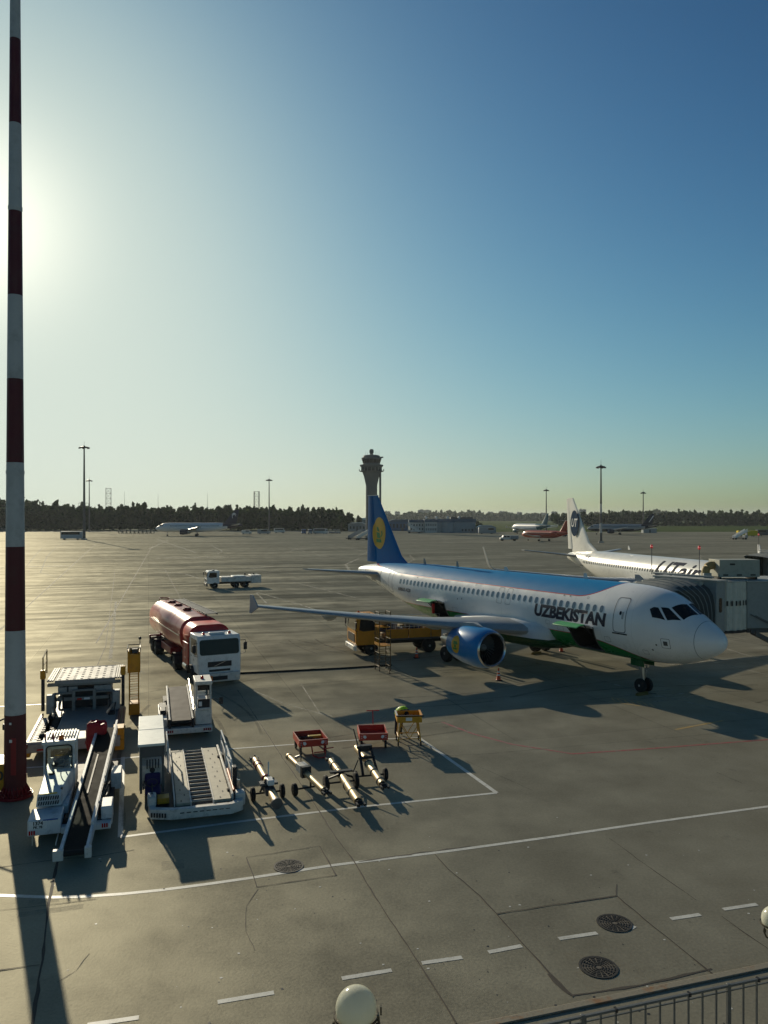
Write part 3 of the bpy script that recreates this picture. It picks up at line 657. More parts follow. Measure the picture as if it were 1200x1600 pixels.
# ------------------------------------------------------------------ lettering and lamp helpers
def plate(parent, x, y0, y1, z0, z1, mat=WHITE, name='number_plate'): return MB().box(x, x+.012, y0, y1, z0, z1).build(name, mat, parent)
def txt(parent, s, size, p, mat=BLK, rot=(R(90), 0, R(90)), bold=.004, name='lettering', sx=1, shear=0): return flat_text(name, s, size, mat, parent, p, rot, bold=bold, sx=sx, shear=shear)
def beacon(parent, p, r=.06, mat=None, name='beacon'):
    o = MB().rev([(0, r*1.1), (.02, r*1.1), (.025, r), (.11, r*.92), (.14, r*.5), (.145, .001)], p, (0,0,1), 12).build(name, mat or AMB, parent); return o
def cab_truck(t, x0, x1, w, zf, zt, mat, glassmat=CABG, slope=.12, rail=True):
    """cab-over truck cab: front at x0, back at x1, half width w, floor zf, roof zt"""
    zm = zf+(zt-zf)*.47; c = MB()
    prof = [(x0, zf), (x0+.02, zm), (x0-slope, zt-.12), (x0-slope-.12, zt), (x1+.05, zt+.02), (x1, zt-.05), (x1, zf)]
    c.loft([[(x, -w, z) for x, z in prof], [(x, -w+.06, z) for x, z in prof], [(x, w-.06, z) for x, z in prof], [(x, w, z) for x, z in prof]])
    o = c.build('cab', mat, t, bev=.05)
    ws = MB(); d = .012
    def fx(z): return x0+.02+(z-zm)/(zt-.12-zm)*(-slope-.02)+d
    P = rrect(-w+.1, w-.1, zm+.06, zt-.2, .14, 4)
    ws.loft([[(fx(z), y, z) for y, z in P], [(fx(z)-.02, y, z) for y, z in P]]); ws.build('windscreen', glassmat, o)
    for sg in (-1, 1):
        P = [(x0-.22, zm+.1), (x0-slope-.25, zt-.22), (x1+.35, zt-.22), (x1+.35, zm+.05), (x0-.5, zm+.0)]
        MB().prism(P, (sg*(w+.006)-.008, sg*(w+.006)+.008), 'y').build('side_window', glassmat, o)
        MB().tube([(x0-.15, sg*w, zt-.35), (x0+.1, sg*(w+.24), zt-.3), (x0+.1, sg*(w+.24), zm+.1), (x0-.1, sg*w, zm+.0)], .016, 6).build('mirror_bracket', BLK, o)
        MB().box(x0+.03, x0+.12, sg*(w+.24)-.1, sg*(w+.24)+.1, zm+.25, zm+.68).build('mirror', BLK, o, bev=.03)
        d_ = MB()
        for a, b in (((x1+.22, zf+.2), (x1+.22, zt-.15)), ((x0-.12, zf+.25), (x0-.12, zm))): d_.box(a[0]-.008, a[0]+.008, sg*w-.004, sg*w+.004, a[1], b[1])
        d_.build('door_seam', DGREY, o); MB().box(x1+.28, x1+.45, sg*(w+.012)-.015, sg*(w+.012)+.015, zm-.15, zm-.11).build('door_handle', BLK, o)
    return o, fx, zm
# ------------------------------------------------------------------ red tanker
def build_tanker():
    h = -63; o = G(340, 1070)
    t = thing('fuel_tanker', 'dark red fuel tanker truck with a white cab and long rounded tank', 'tanker', o, h)
    MB().box(-14.2, -.3, -.42, .42, .62, .92).build('chassis', CHAS, t)
    c, fx, zm = cab_truck(t, .45, -1.55, 1.22, .75, 2.85, WHITE)
    b = MB(); b.hexa([(.35,-1.22,.3),(.62,-1.1,.3),(.62,1.1,.3),(.35,1.22,.3)], [(.35,-1.22,.78),(.64,-1.12,.78),(.64,1.12,.78),(.35,1.22,.78)]); b.build('bumper', OFFW, c, bev=.04)
    for z0, z1, w in ((1.12, 1.42, .68), (.86, .98, .6)): MB().box(.44, .485, -w, w, z0, z1).build('grille', BLK, c, bev=.02)
    MB().add([(.488,-.35,1.16),(.488,-.28,1.16),(.488,.35,1.40),(.488,.28,1.40)], [(0,1,2,3)]).build('grille_bar', STEEL, c)
    MB().box(.63, .655, -.55, .4, .4, .62).build('bumper_grille', BLK, c)
    MB().box(.655, .67, -1.0, -.45, .36, .66).build('hazard_placard', M('placard_orange', (.65, .16, .02), .5), c)
    for sg in (-1, 1):
        MB().box(.56, .66, sg*.98-.13, sg*.98+.13, .45, .66).build('headlight', LENS, c, bev=.03)
        beacon(c, (-.25, sg*.75, 2.86), .085, REDL)
    MB().box(-.35, -.1, -.45, .45, 2.86, 2.98).build('roof_sign', WHITE, c, bev=.03)
    MB().box(.28, .31, -.85, -.6, 1.95, 2.25).build('screen_sticker', WHITE, c)
    txt(c, '77', .2, (-.55, -1.23, 1.35), BLK, (R(90), 0, 0))
    # front cabinet with rounded top
    def oval(x, w, z0, z1, rr=.55, n=6):
        P = rrect(-w, w, z0, z1, rr, n); return [(x, y, z) for y, z in P]
    MB().box(-3.3, -1.95, -1.25, 1.25, .85, 2.15).build('hose_cabinet', RED, t, bev=.04)
    m = MB(); m.loft([oval(-1.75, 1.05, 2.1, 3.0, .42), oval(-1.85, 1.2, 1.95, 3.2, .6), oval(-3.35, 1.22, 1.9, 3.25, .62), oval(-3.5, 1.1, 2.0, 3.1, .5)]); m.build('front_tank', RED, t, smooth=55)
    fr = MB()
    for z in (1.2, 1.6, 2.0, 2.4): fr.cyl((-1.72, -1.2, z), (-1.72, -.3, z), .025, n=6)
    for y in (-1.2, -.75, -.3): fr.cyl((-1.72, y, .8), (-1.72, y, 2.55), .025, n=6)
    fr.build('cab_ladder', STEEL, t)
    for z0, w in ((1.75, .5), (1.62, .36), (1.2, .62)): MB().box(-2.95, -2.95+w, -1.262, -1.252, z0, z0+.07).build('panel_lettering', M('lettering_pale_red', (.45, .2, .17), .5), t)
    for x in (-2.4, -3.05): MB().box(x-.008, x+.008, -1.26, -1.25, .9, 2.1).build('shutter_seam', DRED, t)
    for k in range(3): MB().tube([(-3.6, -.9+k*.2, 1.0), (-3.8, -1.0+k*.2, .7), (-4.2, -.9+k*.25, .75), (-4.5, -.7+k*.2, 1.0)], .045, 7).build('delivery_hose', RUB, t)
    MB().rev([(-.12, .3), (.12, .3), (.12, .22), (-.12, .22)], (-1.85, -.7, 1.35), (0,1,0), 18, caps=False).build('hose_reel', STEEL, t)
    # main tank
    rings = [oval(-4.0, 1.05, 1.45, 3.2, .7, 8), oval(-4.12, 1.24, 1.28, 3.42, .92, 8), oval(-8.0, 1.27, 1.15, 3.5, .98, 8), oval(-8.1, 1.29, 1.13, 3.52, .98, 8), oval(-13.9, 1.27, 1.15, 3.5, .98, 8), oval(-14.25, 1.0, 1.4, 3.25, .75, 8)]
    tk = MB().loft(rings).build('tank', M('tanker_red', (.42, .028, .028), .32, coat=.3, dirt=.15, sc=1.1), t, smooth=50)
    bd = MB()
    for x in (-5.6, -7.1, -8.6, -10.1, -11.6, -13.0):
        bd.loft([oval(x-.03, 1.285, 1.13, 3.515, .98, 8), oval(x+.03, 1.285, 1.13, 3.515, .98, 8)], caps=False)
    bd.build('tank_band', RED, tk, smooth=60)
    MB().box(-13.9, -4.2, -1.3, -1.285, 2.3, 2.36).build('side_rub_strip', STEEL, tk)
    wk = MB()
    for i in range(46): wk.box(-13.6+i*.205, -13.47+i*.205, .42, 1.08, 3.52, 3.55)
    for y in (.4, 1.1): wk.box(-13.7, -4.2, y-.03, y+.03, 3.47, 3.58)
    wk.build('walkway', DGREY, tk)
    for x in (-11.9, -9.8, -7.2):
        mh = MB(); mh.rev([(0,.28),(.1,.28),(.12,.2),(.16,.2),(.17,.001)], (x, -.1, 3.5), (0,0,1), 14); mh.cyl((x-.3, -.1, 3.6), (x+.3,-.1,3.62), .03, n=6); mh.cyl((x, -.35, 3.6), (x, .15, 3.64), .03, n=6); mh.build('manhole_cover', DRED, tk)
    loop = MB(); loop.tube([(-13.2+.55*math.cos(a*.524), -.35+.35*math.sin(a*.524), 3.72) for a in range(13)], .03, 6)
    for a in (0, 4, 8): loop.cyl((-13.2+.55*math.cos(a*.524), -.35+.35*math.sin(a*.524), 3.45), (-13.2+.55*math.cos(a*.524), -.35+.35*math.sin(a*.524), 3.72), .02, n=5)
    loop.build('hatch_guard', DRED, tk)
    MB().box(-14.5, -14.3, -1.2, 1.2, .7, 1.0).build('rear_bumper', DRED, t, bev=.03)
    for x in (-1.0, -5.4, -11.5, -12.8):
        for sg in (-1, 1):
            wheel(t, (x, sg*1.06, .5), .5, .32 if x == -1 else .55)
            mb = MB(); mb.loft([[(x+.62*math.cos(a), sg*1.06-.32, .5+.62*math.sin(a)) for a in (0,.5,1,1.57,2.1,2.6,3.14)], [(x+.62*math.cos(a), sg*1.06+.32, .5+.62*math.sin(a)) for a in (0,.5,1,1.57,2.1,2.6,3.14)]], caps=False, closed=False)
            mb.build('mudguard', BLK, t, recalc=False)
    MB().cyl((-3.2, -1.05, .7), (-2.3, -1.05, .7), .26, n=16).build('air_tank', STEEL, t)
    MB().box(-10.5, -7.5, -1.1, 1.1, .65, 1.1).build('pump_locker', DRED, t, bev=.03)
build_tanker()
hp = [G(374, 1053), G(420, 1051), G(480, 1048), G(540, 1045), G(585, 1042), G(612, 1040)]
tag(MB().tube([(p.x, p.y, .05) for p in hp], .05, 8).build('fuel_hose', RUB), 'black hose laid across the concrete from the tanker towards the scaffold', 'hose')
# ------------------------------------------------------------------ service trucks
def build_grey_truck():
    o = G(325, 919); t = thing('service_truck', 'small pale grey truck with a low tank body, alone on the open apron', 'truck', o, 202)
    MB().box(-7.0, -.2, -.4, .4, .55, .8).build('chassis', CHAS, t)
    c, fx, zm = cab_truck(t, .3, -1.35, 1.05, .65, 2.35, WHITE)
    MB().box(.2, .4, -1.05, 1.05, .3, .68).build('bumper', DGREY, c, bev=.03); MB().box(.3, .33, -.8, .8, .95, 1.25).build('grille', BLK, c)
    MB().box(-.8, -.5, -.5, .5, 2.37, 2.48).build('light_bar', DGREY, c)
    for sg in (-1, 1): MB().box(.34, .42, sg*.8-.13, sg*.8+.13, .6, .78).build('headlight', LENS, c)
    m = MB(); m.box(-5.6, -1.6, -1.05, 1.05, .85, 1.5); m.build('body', OFFW, t, bev=.04)
    MB().box(-4.9, -3.2, -.9, .9, 1.5, 1.6).build('lid', WHITE, t, bev=.02)
    MB().box(-7.0, -5.63, -1.08, 1.08, .6, 1.65).build('rear_cabinet', OFFW, t, bev=.04)
    for x in (-5.1, -6.3): MB().cyl((x, -.5, 1.6), (x, -.5, 1.85), .1, n=8).build('filler_cap', BLK, t)
    for x in (-.75, -3.6, -4.9):
        for sg in (-1, 1): wheel(t, (x, sg*.92, .42), .42, .28)
build_grey_truck()
def build_yellow_truck():
    o = G(557, 1021); t = thing('luggage_truck', 'yellow flatbed truck with caged load, parked under the wing', 'truck', o, 197)
    MB().box(-6.6, -.2, -.4, .4, .65, .9).build('chassis', CHAS, t)
    YC = M('cab_orange_yellow', (.55, .23, .014), .4, dirt=.2)
    c, fx, zm = cab_truck(t, .35, -1.35, 1.2, .75, 2.75, YC, CABG, .06)
    MB().box(.3, .5, -1.2, 1.2, .4, .72).build('bumper', WHITE, c, bev=.03); MB().box(.36, .39, -.85, .85, .95, 1.5).build('grille', BLK, c)
    for sg in (-1, 1): MB().box(.47, .53, sg*.85-.15, sg*.85+.15, .47, .66).build('headlight', LENS, c)
    beacon(c, (-.3, -.6, 2.76), .09, AMB); MB().box(-.9, -.5, -.3, .3, 2.76, 2.85).build('roof_hatch', YC, c)
    b = MB(); b.box(-6.8, -1.75, -1.22, 1.22, 1.0, 1.12); 
    b.build('flatbed', DGREY, t)
    for sg in (-1, 1):
        for i in range(3): MB().box(-6.75+i*1.68, -5.13+i*1.68, sg*1.22-.025, sg*1.22+.025, 1.12, 1.75).build('dropside', YC, t, bev=.012)
    MB().box(-6.82, -6.77, -1.2, 1.2, 1.12, 1.75).build('tailboard', YC, t)
    cg = MB()
    for i in range(15):
        x = -6.6+i*.34
        for y in (-1.1, 1.1): cg.cyl((x, y, 1.12), (x, y, 2.45), .014, n=5)
    for z in (1.9, 2.15, 2.42):
        for y in (-1.1, 1.1): cg.cyl((-6.6, y, z), (-1.84, y, z), .016, n=5)
    cg.build('load_cage', STEEL, t)
    rs = random.Random(5)
    for i in range(15):
        x = -6.3+.31*i; z = 1.13
        for k in range(2):
            hh = rs.uniform(.3, .6); y = rs.uniform(-.7, .5)
            MB().box(x, x+rs.uniform(.28, .3), y-.28, y+.32, z, z+hh).build('load_bag', rs.choice([M('bag_brown', (.14, .08, .045), .8), BLK, M('bag_grey', (.25, .25, .24), .8), M('bag_tan', (.3, .22, .12), .8), M('bag_blue', (.03, .06, .14), .7)]), t, bev=.05); z += hh+.005
    for x in (-.75, -5.0):
        for sg in (-1, 1): wheel(t, (x, sg*1.0, .5), .5, .34 if x > -2 else .5)
    MB().box(-3.3, -2.2, -1.05, -.5, .5, .95).build('fuel_tank', BLK, t, bev=.04)
build_yellow_truck()
# ------------------------------------------------------------------ scaffold, cones
def build_scaffold():
    o = G(598, 1047); t = thing('scaffold_steps', 'tall narrow brown scaffold tower with steps beside the yellow truck', 'scaffold', o, 20)
    SCF = M('scaffold_brown', (.12, .075, .03), .6, dirt=.4); f = MB()
    for x in (-.36, .36):
        for y in (-.42, .42): MB().cyl((x, y, .08), (x, y, 3.7), .026, n=6).build('post', SCF, t)
    for k in range(13):
        z = .3+k*.27
        for y in (-.42, .42): f.cyl((-.36, y, z), (.36, y, z), .016, n=5)
    for z in (.3, 1.15, 2.0, 2.9, 3.65):
        for x in (-.36, .36): f.cyl((x, -.42, z), (x, .42, z), .02, n=5)
    for x in (-.36, .36):
        for a in (.3, 1.15, 2.0): f.cyl((x, -.42, a), (x, .42, a+.85), .014, n=5)
    f.build('rungs', SCF, t)
    for z in (1.55, 2.7): MB().box(-.38, .38, -.44, .44, z, z+.05).build('deck', YEL, t)
    MB().box(-.4, -.37, -.44, .44, 1.6, 1.75).build('toe_board', YEL, t)
    for sg in (-1, 1):
        g = MB(); g.tube([(0, sg*.42, .8), (0, sg*1.2, .12), (0, sg*.42, .12)], .018, 5); g.cyl((0, sg*1.2, 0), (0, sg*1.2, .5), .018, n=5); g.box(-.1, .1, sg*1.2-.1, sg*1.2+.1, 0, .02); g.build('outrigger', SCF, t)
        for x in (-.36, .36): wheel(t, (x, sg*.42, .08), .08, .05, (1,0,0), name='castor', rim=False)
build_scaffold()
CORG = M('cone_orange', (.62, .07, .02), .5, dirt=.15)
def cone(px, py, label, hgt=.72, first=[None]):
    p = G(px, py)
    if first[0]: return dup(first[0], loc=p, label=label)
    t = thing('traffic_cone', label, 'cone', p, 10, 'orange traffic cones around the airliner')
    MB().box(-.19, .19, -.19, .19, 0, .04).build('base', RUB, t, bev=.01)
    MB().rev([(.04, .15), (.07, .125), (hgt, .03), (hgt, .001)], (0,0,0), (0,0,1), 18).build('body', CORG, t)
    for z in (.28, .46): MB().rev([(0, .127-(z-.07)*.146+.004), (.08, .127-(z+.01)*.146+.004)], (0,0,z), (0,0,1), 18, caps=False).build('stripe', WHITE, t)
    first[0] = t
def chock(px, py, label, h):
    p = G(px, py); t = thing('wheel_chock', label, 'chock', p, h, 'wheel chocks'); m = MB(); m.prism([(-.12, 0), (.12, 0), (.03, .16), (-.03, .16)], (-.4, .4), 'y'); m.build('wedge', M('chock_yellow_black', (.12, .09, .02), .7), t, bev=.01); MB().tube([(0, .4, .05), (.05, .6, .02), (.2, .9, .012)], .012, 5).build('rope', RUB, t)
chock(838, 1022, 'dark wheel chock against the far main wheels', -60); chock(1003, 1086, 'dark wheel chock in front of the nose wheels', -60)
cone(651, 1028, 'orange cone behind the engine, beside the yellow truck wheel'); cone(779, 1063, 'orange cone on the concrete in front of the engine intake'); cone(877, 1018, 'orange cone under the belly beyond the far wheels')
# ------------------------------------------------------------------ container loader
def rail(mb, pts, r=.025, n=6): mb.tube(pts, r, n)
def deck(name, x0, x1, y0, y1, z, parent, mat=ALU, nx=10, ny=8, slot=(.16, .06), th=.06):
    """a flat tray with rows of real slots"""
    m = MB(); dx, dy = (x1-x0)/nx, (y1-y0)/ny
    for i in range(nx):
        for j in range(ny):
            a, b = x0+i*dx, y0+j*dy; cx, cy = a+dx/2, b+dy/2; sx, sy = slot[0]/2, slot[1]/2
            V = [(a,b,z),(a+dx,b,z),(a+dx,b+dy,z),(a,b+dy,z),(cx-sx,cy-sy,z),(cx+sx,cy-sy,z),(cx+sx,cy+sy,z),(cx-sx,cy+sy,z)]
            D = [(p[0],p[1],z-th) for p in V[4:]]
            m.add(V+D, [(0,1,5,4),(1,2,6,5),(2,3,7,6),(3,0,4,7),(4,5,9,8),(5,6,10,9),(6,7,11,10),(7,4,8,11)])
    m.mi = 1; m.box(x0, x1, y0, y1, z-th-.03, z-th-.002); m.mi = 0
    for (a, b, c, d) in ((x0-.03, x0, y0-.03, y1+.03), (x1, x1+.03, y0-.03, y1+.03), (x0, x1, y0-.03, y0), (x0, x1, y1, y1+.03)): m.box(a, b, c, d, z-.16, z+.02)
    return m.build(name, [mat, CHAS], parent)
def build_loader():
    o = G(116, 1180); t = thing('container_loader', 'large container loader with a raised slotted platform and yellow operator ladder', 'loader', o, -73)
    LW = M('loader_white', (.34, .34, .32), .6, dirt=.5); LG = M('loader_grey', (.21, .215, .2), .5, dirt=.5)
    MB().box(-9.3, .1, -1.45, 1.45, .28, .62).build('chassis', LG, t, bev=.02)
    b = MB(); b.box(.1, .32, -1.75, 1.75, .3, .72); b.build('bumper', LW, t, bev=.04)
    deck('main_deck', -4.7, .25, -.75, 1.5, .58, t, M('deck_plate', (.28, .28, .27), .6, .15, dirt=.4), 18, 9, (.12, .05))
    bl = MB()
    for i in range(17):
        for j in range(8): bl.rev([(0, .04), (.014, .034), (.022, .001)], (-4.4+i*.265, -.62+j*.28, .59), (0,0,1), 6)
    bl.build('ball_casters', STEEL, t)
    for y in (-1.2, -.9, 1.1, 1.35): MB().tube([(-5.0, y, 1.3), (-4.7, y+.05, .95), (-4.4, y, .72), (-4.0, y*.98, .66)], .025, 6).build('hydraulic_hose', RUB, t)
    deck('side_conveyor', -3.9, .35, -1.62, -.82, .62, t, LW, 13, 2, (.07, .24))
    for y in (-1.75, -1.69, 1.55, 1.62, 1.76):
        MB().box(-4.6, .4 if y < 0 else .1, y-.022, y+.022, .52, .68).build('guide_rail', M('rail_maroon', (.16, .03, .03), .5, .2), t)
    tri = MB(); tri.add([(.325, -1.35, .38), (.325, -1.02, .38), (.325, -1.185, .66)], [(0,1,2)]); tri.build('warning_triangle', REDL, t)
    txt(t, '37', .2, (.328, -.62, .45)); MB().box(.322, .33, -.45, -.15, .42, .6).build('reflector', REDL, t)
    for y in (-1.78, 1.72): MB().box(-.35, .25, y-.18, y+.18, .12, .55).build('stabiliser_foot', YEL, t, bev=.02)
    MB().box(-.5, .2, 1.48, 1.9, .55, 1.0).build('control_box', YEL, t, bev=.02)
    MB().box(-8.4, -5.6, -1.0, 1.0, .62, 1.55).build('engine_bay', CHAS, t, bev=.03)
    # raised bridge platform
    deck('bridge_platform', -8.5, -5.3, -1.25, 1.3, 1.98, t, M('bridge_plate', (.3, .3, .29), .65, .1, dirt=.3), 7, 8, (.17, .12), .08)
    for y0, y1 in ((-1.62, -1.32), (1.36, 1.66)):
        for k in range(3): MB().box(-8.5, -5.35, y0+k*.1, y0+k*.1+.07, 1.93, 2.0).build('platform_side_rail', LW, t)
    u = MB(); u.box(-5.42, -5.28, -1.6, 1.6, 1.72, 1.86); u.box(-8.4, -5.4, -1.15, -1.0, 1.62, 1.8); u.box(-8.4, -5.4, 1.0, 1.15, 1.62, 1.8); u.build('platform_frame', LG, t)
    for y in (-.95, -.5, .62, 1.0): MB().box(-5.5, -5.3, y-.2, y+.2, 1.42, 1.66).build('hydraulic_block', LW, t, bev=.03)
    fr = MB(); fr.box(-5.2, -5.05, -1.3, 1.3, 1.08, 1.22); fr.box(-5.2, -5.05, -1.3, -.45, 1.38, 1.46); fr.box(-5.2, -5.05, .45, 1.3, 1.38, 1.46)
    for y in (-1.28, -.45, .45, 1.28): fr.box(-5.18, -5.04, y-.07, y+.07, .6, 1.55 if abs(y) < 1 else 1.45)
    fr.box(-5.18, -5.04, -.38, .38, 1.48, 1.56)
    fr.build('front_frame', LG, t, bev=.01)
    MB().box(-5.04, -5.02, -.3, -.1, 1.1, 1.18).build('name_plate', REDL, t); MB().box(-5.04, -5.02, 0, .25, 1.1, 1.19).build('name_plate', WHITE, t)
    for sg in (-1, 1):
        s_ = MB()
        for a, b in (((-8.2, .7), (-5.6, 1.7)), ((-8.2, 1.7), (-5.6, .7))): s_.hexa([(a[0], sg*1.12-.05, a[1]-.08), (b[0], sg*1.12-.05, b[1]-.08), (b[0], sg*1.12+.05, b[1]-.08), (a[0], sg*1.12+.05, a[1]-.08)], [(a[0], sg*1.12-.05, a[1]+.08), (b[0], sg*1.12-.05, b[1]+.08), (b[0], sg*1.12+.05, b[1]+.08), (a[0], sg*1.12+.05, a[1]+.08)])
        s_.build('scissor_arm', LG, t)
        MB().box(-5.0, -4.7, sg*1.42-.16, sg*1.42+.16, .6, 1.45).build('lift_column', LW, t, bev=.03)
        p = MB(); y = sg*1.72; p.box(-4.85, -4.72, y-.07, y+.07, .75, 2.35); p.build('mast_post', BLK, t, bev=.01)
        MB().box(-4.9, -4.68, y-.11, y+.11, 2.2, 2.6).build('mast_head', YEL, t, bev=.02)
        MB().cyl((-4.75, sg*1.3, .9), (-3.0, sg*1.1, .92), .05, n=8).build('hydraulic_ram', STEEL, t)
    g = MB(); g.tube([(-4.8, -1.72, 2.6), (-4.8, -1.72, 3.15), (-6.2, -1.72, 3.3), (-6.2, -1.72, 2.2)], .03, 6); g.tube([(-4.8, -1.72, 2.8), (-6.2, -1.72, 2.8)], .025, 6)
    g.build('guard_rail', M('rail_brown_yellow', (.28, .17, .04), .5, dirt=.4), t)
    # operator ladder
    f = MB(); 
    for x in (-6.35, -5.65):
        for y in (1.98, 2.4): f.cyl((x, y, .06), (x, y, 2.2), .028, n=6)
    for k in range(8):
        z = .35+k*.24
        for x in (-6.35, -5.65): f.cyl((x, 1.98, z), (x, 2.4, z), .018, n=5)
    for z in (1.1, 1.75): f.cyl((-6.35, 2.4, z), (-5.65, 2.4, z), .018, n=5)
    f.build('ladder', YEL, t)
    MB().box(-6.4, -5.6, 1.95, 2.45, .08, .62).build('ladder_base', YEL, t, bev=.02)
    k = MB(); k.box(-6.5, -5.5, 1.9, 2.0, 2.2, 3.15); k.box(-6.5, -5.5, 2.42, 2.48, 2.2, 3.1); k.box(-6.5, -6.42, 2.0, 2.42, 2.2, 3.15); k.box(-6.5, -5.5, 1.9, 2.48, 2.12, 2.2); k.box(-5.56, -5.5, 2.0, 2.42, 2.2, 3.0)
    k.build('operator_basket', YEL, t, bev=.015)
    cr = MB(); cr.tube([(-6.5, 1.9, 3.3), (-5.5, 1.9, 3.3), (-5.5, 2.48, 3.3), (-6.5, 2.48, 3.3), (-6.5, 1.9, 3.3)], .022, 5)
    for x, y in ((-6.5,1.9),(-5.5,1.9),(-5.5,2.48),(-6.5,2.48)): cr.cyl((x, y, 3.1), (x, y, 3.3), .02, n=5)
    cr.build('basket_rail', DGREY, t); MB().box(-6.1, -5.8, 2.1, 2.35, 3.0, 3.2).build('control_panel', DGREY, t)
    MB().cyl((-6.4, 2.46, 3.3), (-6.4, 2.46, 3.55), .02, n=5).build('lamp_stem', BLK, t); MB().sphere((-6.4, 2.46, 3.62), .075, 10, 6).build('work_lamp', BLK, t)
    for x in (-.9, -4.0, -7.8):
        for sg in (-1, 1): wheel(t, (x, sg*1.25, .38), .38, .3)
build_loader()
# ------------------------------------------------------------------ white belt loader in front
BW = M('loader_body_white', (.60, .61, .61), .45, dirt=.5, var=.25, sc=1.6)
def slats_grid(x, y0, y1, z0, z1, parent, name='radiator_grille', n=9):
    m = MB(); w = (y1-y0)/n
    for r_ in range(2):
        za, zb = z0+(z1-z0)*(r_*.5+.06), z0+(z1-z0)*(r_*.5+.44)
        for i in range(n):
            a = y0+i*w; m.add([(x, a, za), (x, a+w*.55, za), (x, a+w*.95, zb), (x, a+w*.4, zb)], [(0,1,2,3)])
    return m.build(name, BLK, parent)
def build_belt():
    o = G(110, 1309); t = thing('belt_loader', 'white belt loader with a glazed cab and a long sloping belt, numbered 1374', 'belt loader', o, -73)
    MB().box(-5.6, .1, -1.0, 1.15, .28, .5).build('chassis', CHAS, t)
    b = MB(); b.box(-.55, .42, -1.12, -.22, .32, .78); b.build('front_box', BW, t, bev=.03)
    b = MB(); b.box(.12, .42, -.22, 1.15, .3, .48); b.build('bumper', BW, t, bev=.02)
    m = MB(); m.hexa([(-2.55,-1.02,.75),(-.55,-1.02,.8),(-.55,-.3,.8),(-2.55,-.1,.75)], [(-2.55,-.98,1.32),(-.62,-.98,1.17),(-.62,-.34,1.17),(-2.55,-.14,1.32)]); hd = m.build('hood', BW, t, bev=.035)
    MB().box(-2.5, -.7, -1.0, -.12, .45, .76).build('side_panel', BW, t, bev=.02)
    slats_grid(-.535, -.96, -.36, .84, 1.14, hd)
    for x in (-.95, -1.5): MB().box(x-.08, x+.08, -.36, -.3, 1.17, 1.21).build('hood_latch', BLK, hd)
    MB().cyl((-2.1, -.75, 1.3), (-2.1, -.75, 1.36), .1, n=10).build('filler_cap', BLK, hd)
    # cab: corner posts, roof, glass
    c = MB()
    for x in (-2.62, -3.75):
        for y in (-1.0, -.14): c.box(x-.045, x+.045, y-.045, y+.045, 1.0, 2.15)
    c.box(-3.8, -2.56, -1.05, -.09, .55, 1.2); c.box(-3.85, -2.52, -1.1, -.04, 2.12, 2.22); c.box(-2.66, -2.58, -1.0, -.14, 1.95, 2.15); c.box(-3.8, -3.7, -1.0, -.14, 1.2, 1.35)
    cb = c.build('cab', BW, t, bev=.02)
    for k in range(10): MB().box(-3.78, -2.9, -.98+k*.09, -.94+k*.09, 2.24, 2.28).build('roof_slat', OFFW, cb)
    gl = bpy.data.materials.new('clear_cab_glass'); gl.use_nodes = True; tt = gl.node_tree; tp = nd(tt, 'ShaderNodeBsdfTransparent'); tp.inputs[0].default_value = (.8, .86, .84, 1); gg = nd(tt, 'ShaderNodeBsdfGlossy'); gg.inputs['Roughness'].default_value = .05; mm = nd(tt, 'ShaderNodeMixShader'); mm.inputs[0].default_value = .1; tt.links.new(tp.outputs[0], mm.inputs[1]); tt.links.new(gg.outputs[0], mm.inputs[2]); tt.links.new(mm.outputs[0], tt.nodes['Material Output'].inputs[0])
    P = rrect(-.94, -.2, 1.26, 2.05, .1, 4); MB().prism(P, (-2.572, -2.565), 'x').build('windscreen', gl, cb)
    Q = [(y*1.0, z) for y, z in rrect(-.98, -.16, 1.22, 2.09, .13, 4)]; fr = MB(); n = len(P)
    fr.add([(-2.56, y, z) for y, z in Q]+[(-2.56, y, z) for y, z in P], [(i, (i+1) % n, n+(i+1) % n, n+i) for i in range(n)]); fr.build('window_seal', RUB, cb)
    MB().box(-3.55, -3.1, -.85, -.35, 1.2, 1.3).build('seat', BLK, cb, bev=.03); MB().box(-3.62, -3.52, -.85, -.35, 1.28, 1.75).build('seat_back', BLK, cb, bev=.03)
    sw = MB(); sw.tube([(-2.95+.1*math.cos(a*.524), -.45+.2*math.sin(a*.524), 1.62+.16*math.cos(a*.524)) for a in range(13)], .016, 6); sw.cyl((-2.95, -.45, 1.62), (-2.72, -.45, 1.3), .02, n=6); sw.build('steering_wheel', BLK, cb)
    beacon(cb, (-2.75, -.52, 2.22), .085, AMB)
    for y in (-1.02, -.78): MB().cyl((-2.85, y, 2.22), (-2.85, y, 2.42), .03, n=6).build('work_lamp', DRED, cb)
    # belt
    x0, z0, x1, z1 = 2.0, .42, -6.9, 1.42; ya, yb = .06, .64; sk = .045
    def bx(q): return x0+(x1-x0)*q
    def bz(q): return z0+(z1-z0)*q
    def by(y, q): return y+.44*q-.08
    m = MB(); QS = [0, .34, .36, .8, 1]
    m.loft([[(bx(q), by(ya, q), bz(q)), (bx(q), by(yb, q), bz(q)), (bx(q), by(yb, q), bz(q)-.13), (bx(q), by(ya, q), bz(q)-.13)] for q in (0, .25, .5, .75, 1)]); bl = m.build('conveyor_belt', BELT, t)
    for (y, s0, s1) in ((ya-.05, 0, 1.0), (yb+.05, 0, 1.0)):
        r_ = MB(); r_.loft([[(bx(q), by(y-.045, q), bz(q)-.2), (bx(q), by(y+.045, q), bz(q)-.2), (bx(q), by(y+.045, q), bz(q)+.07), (bx(q), by(y-.045, q), bz(q)+.07)] for q in (0, .25, .5, .75, 1)]); r_.build('side_frame', BW, t, bev=.008)
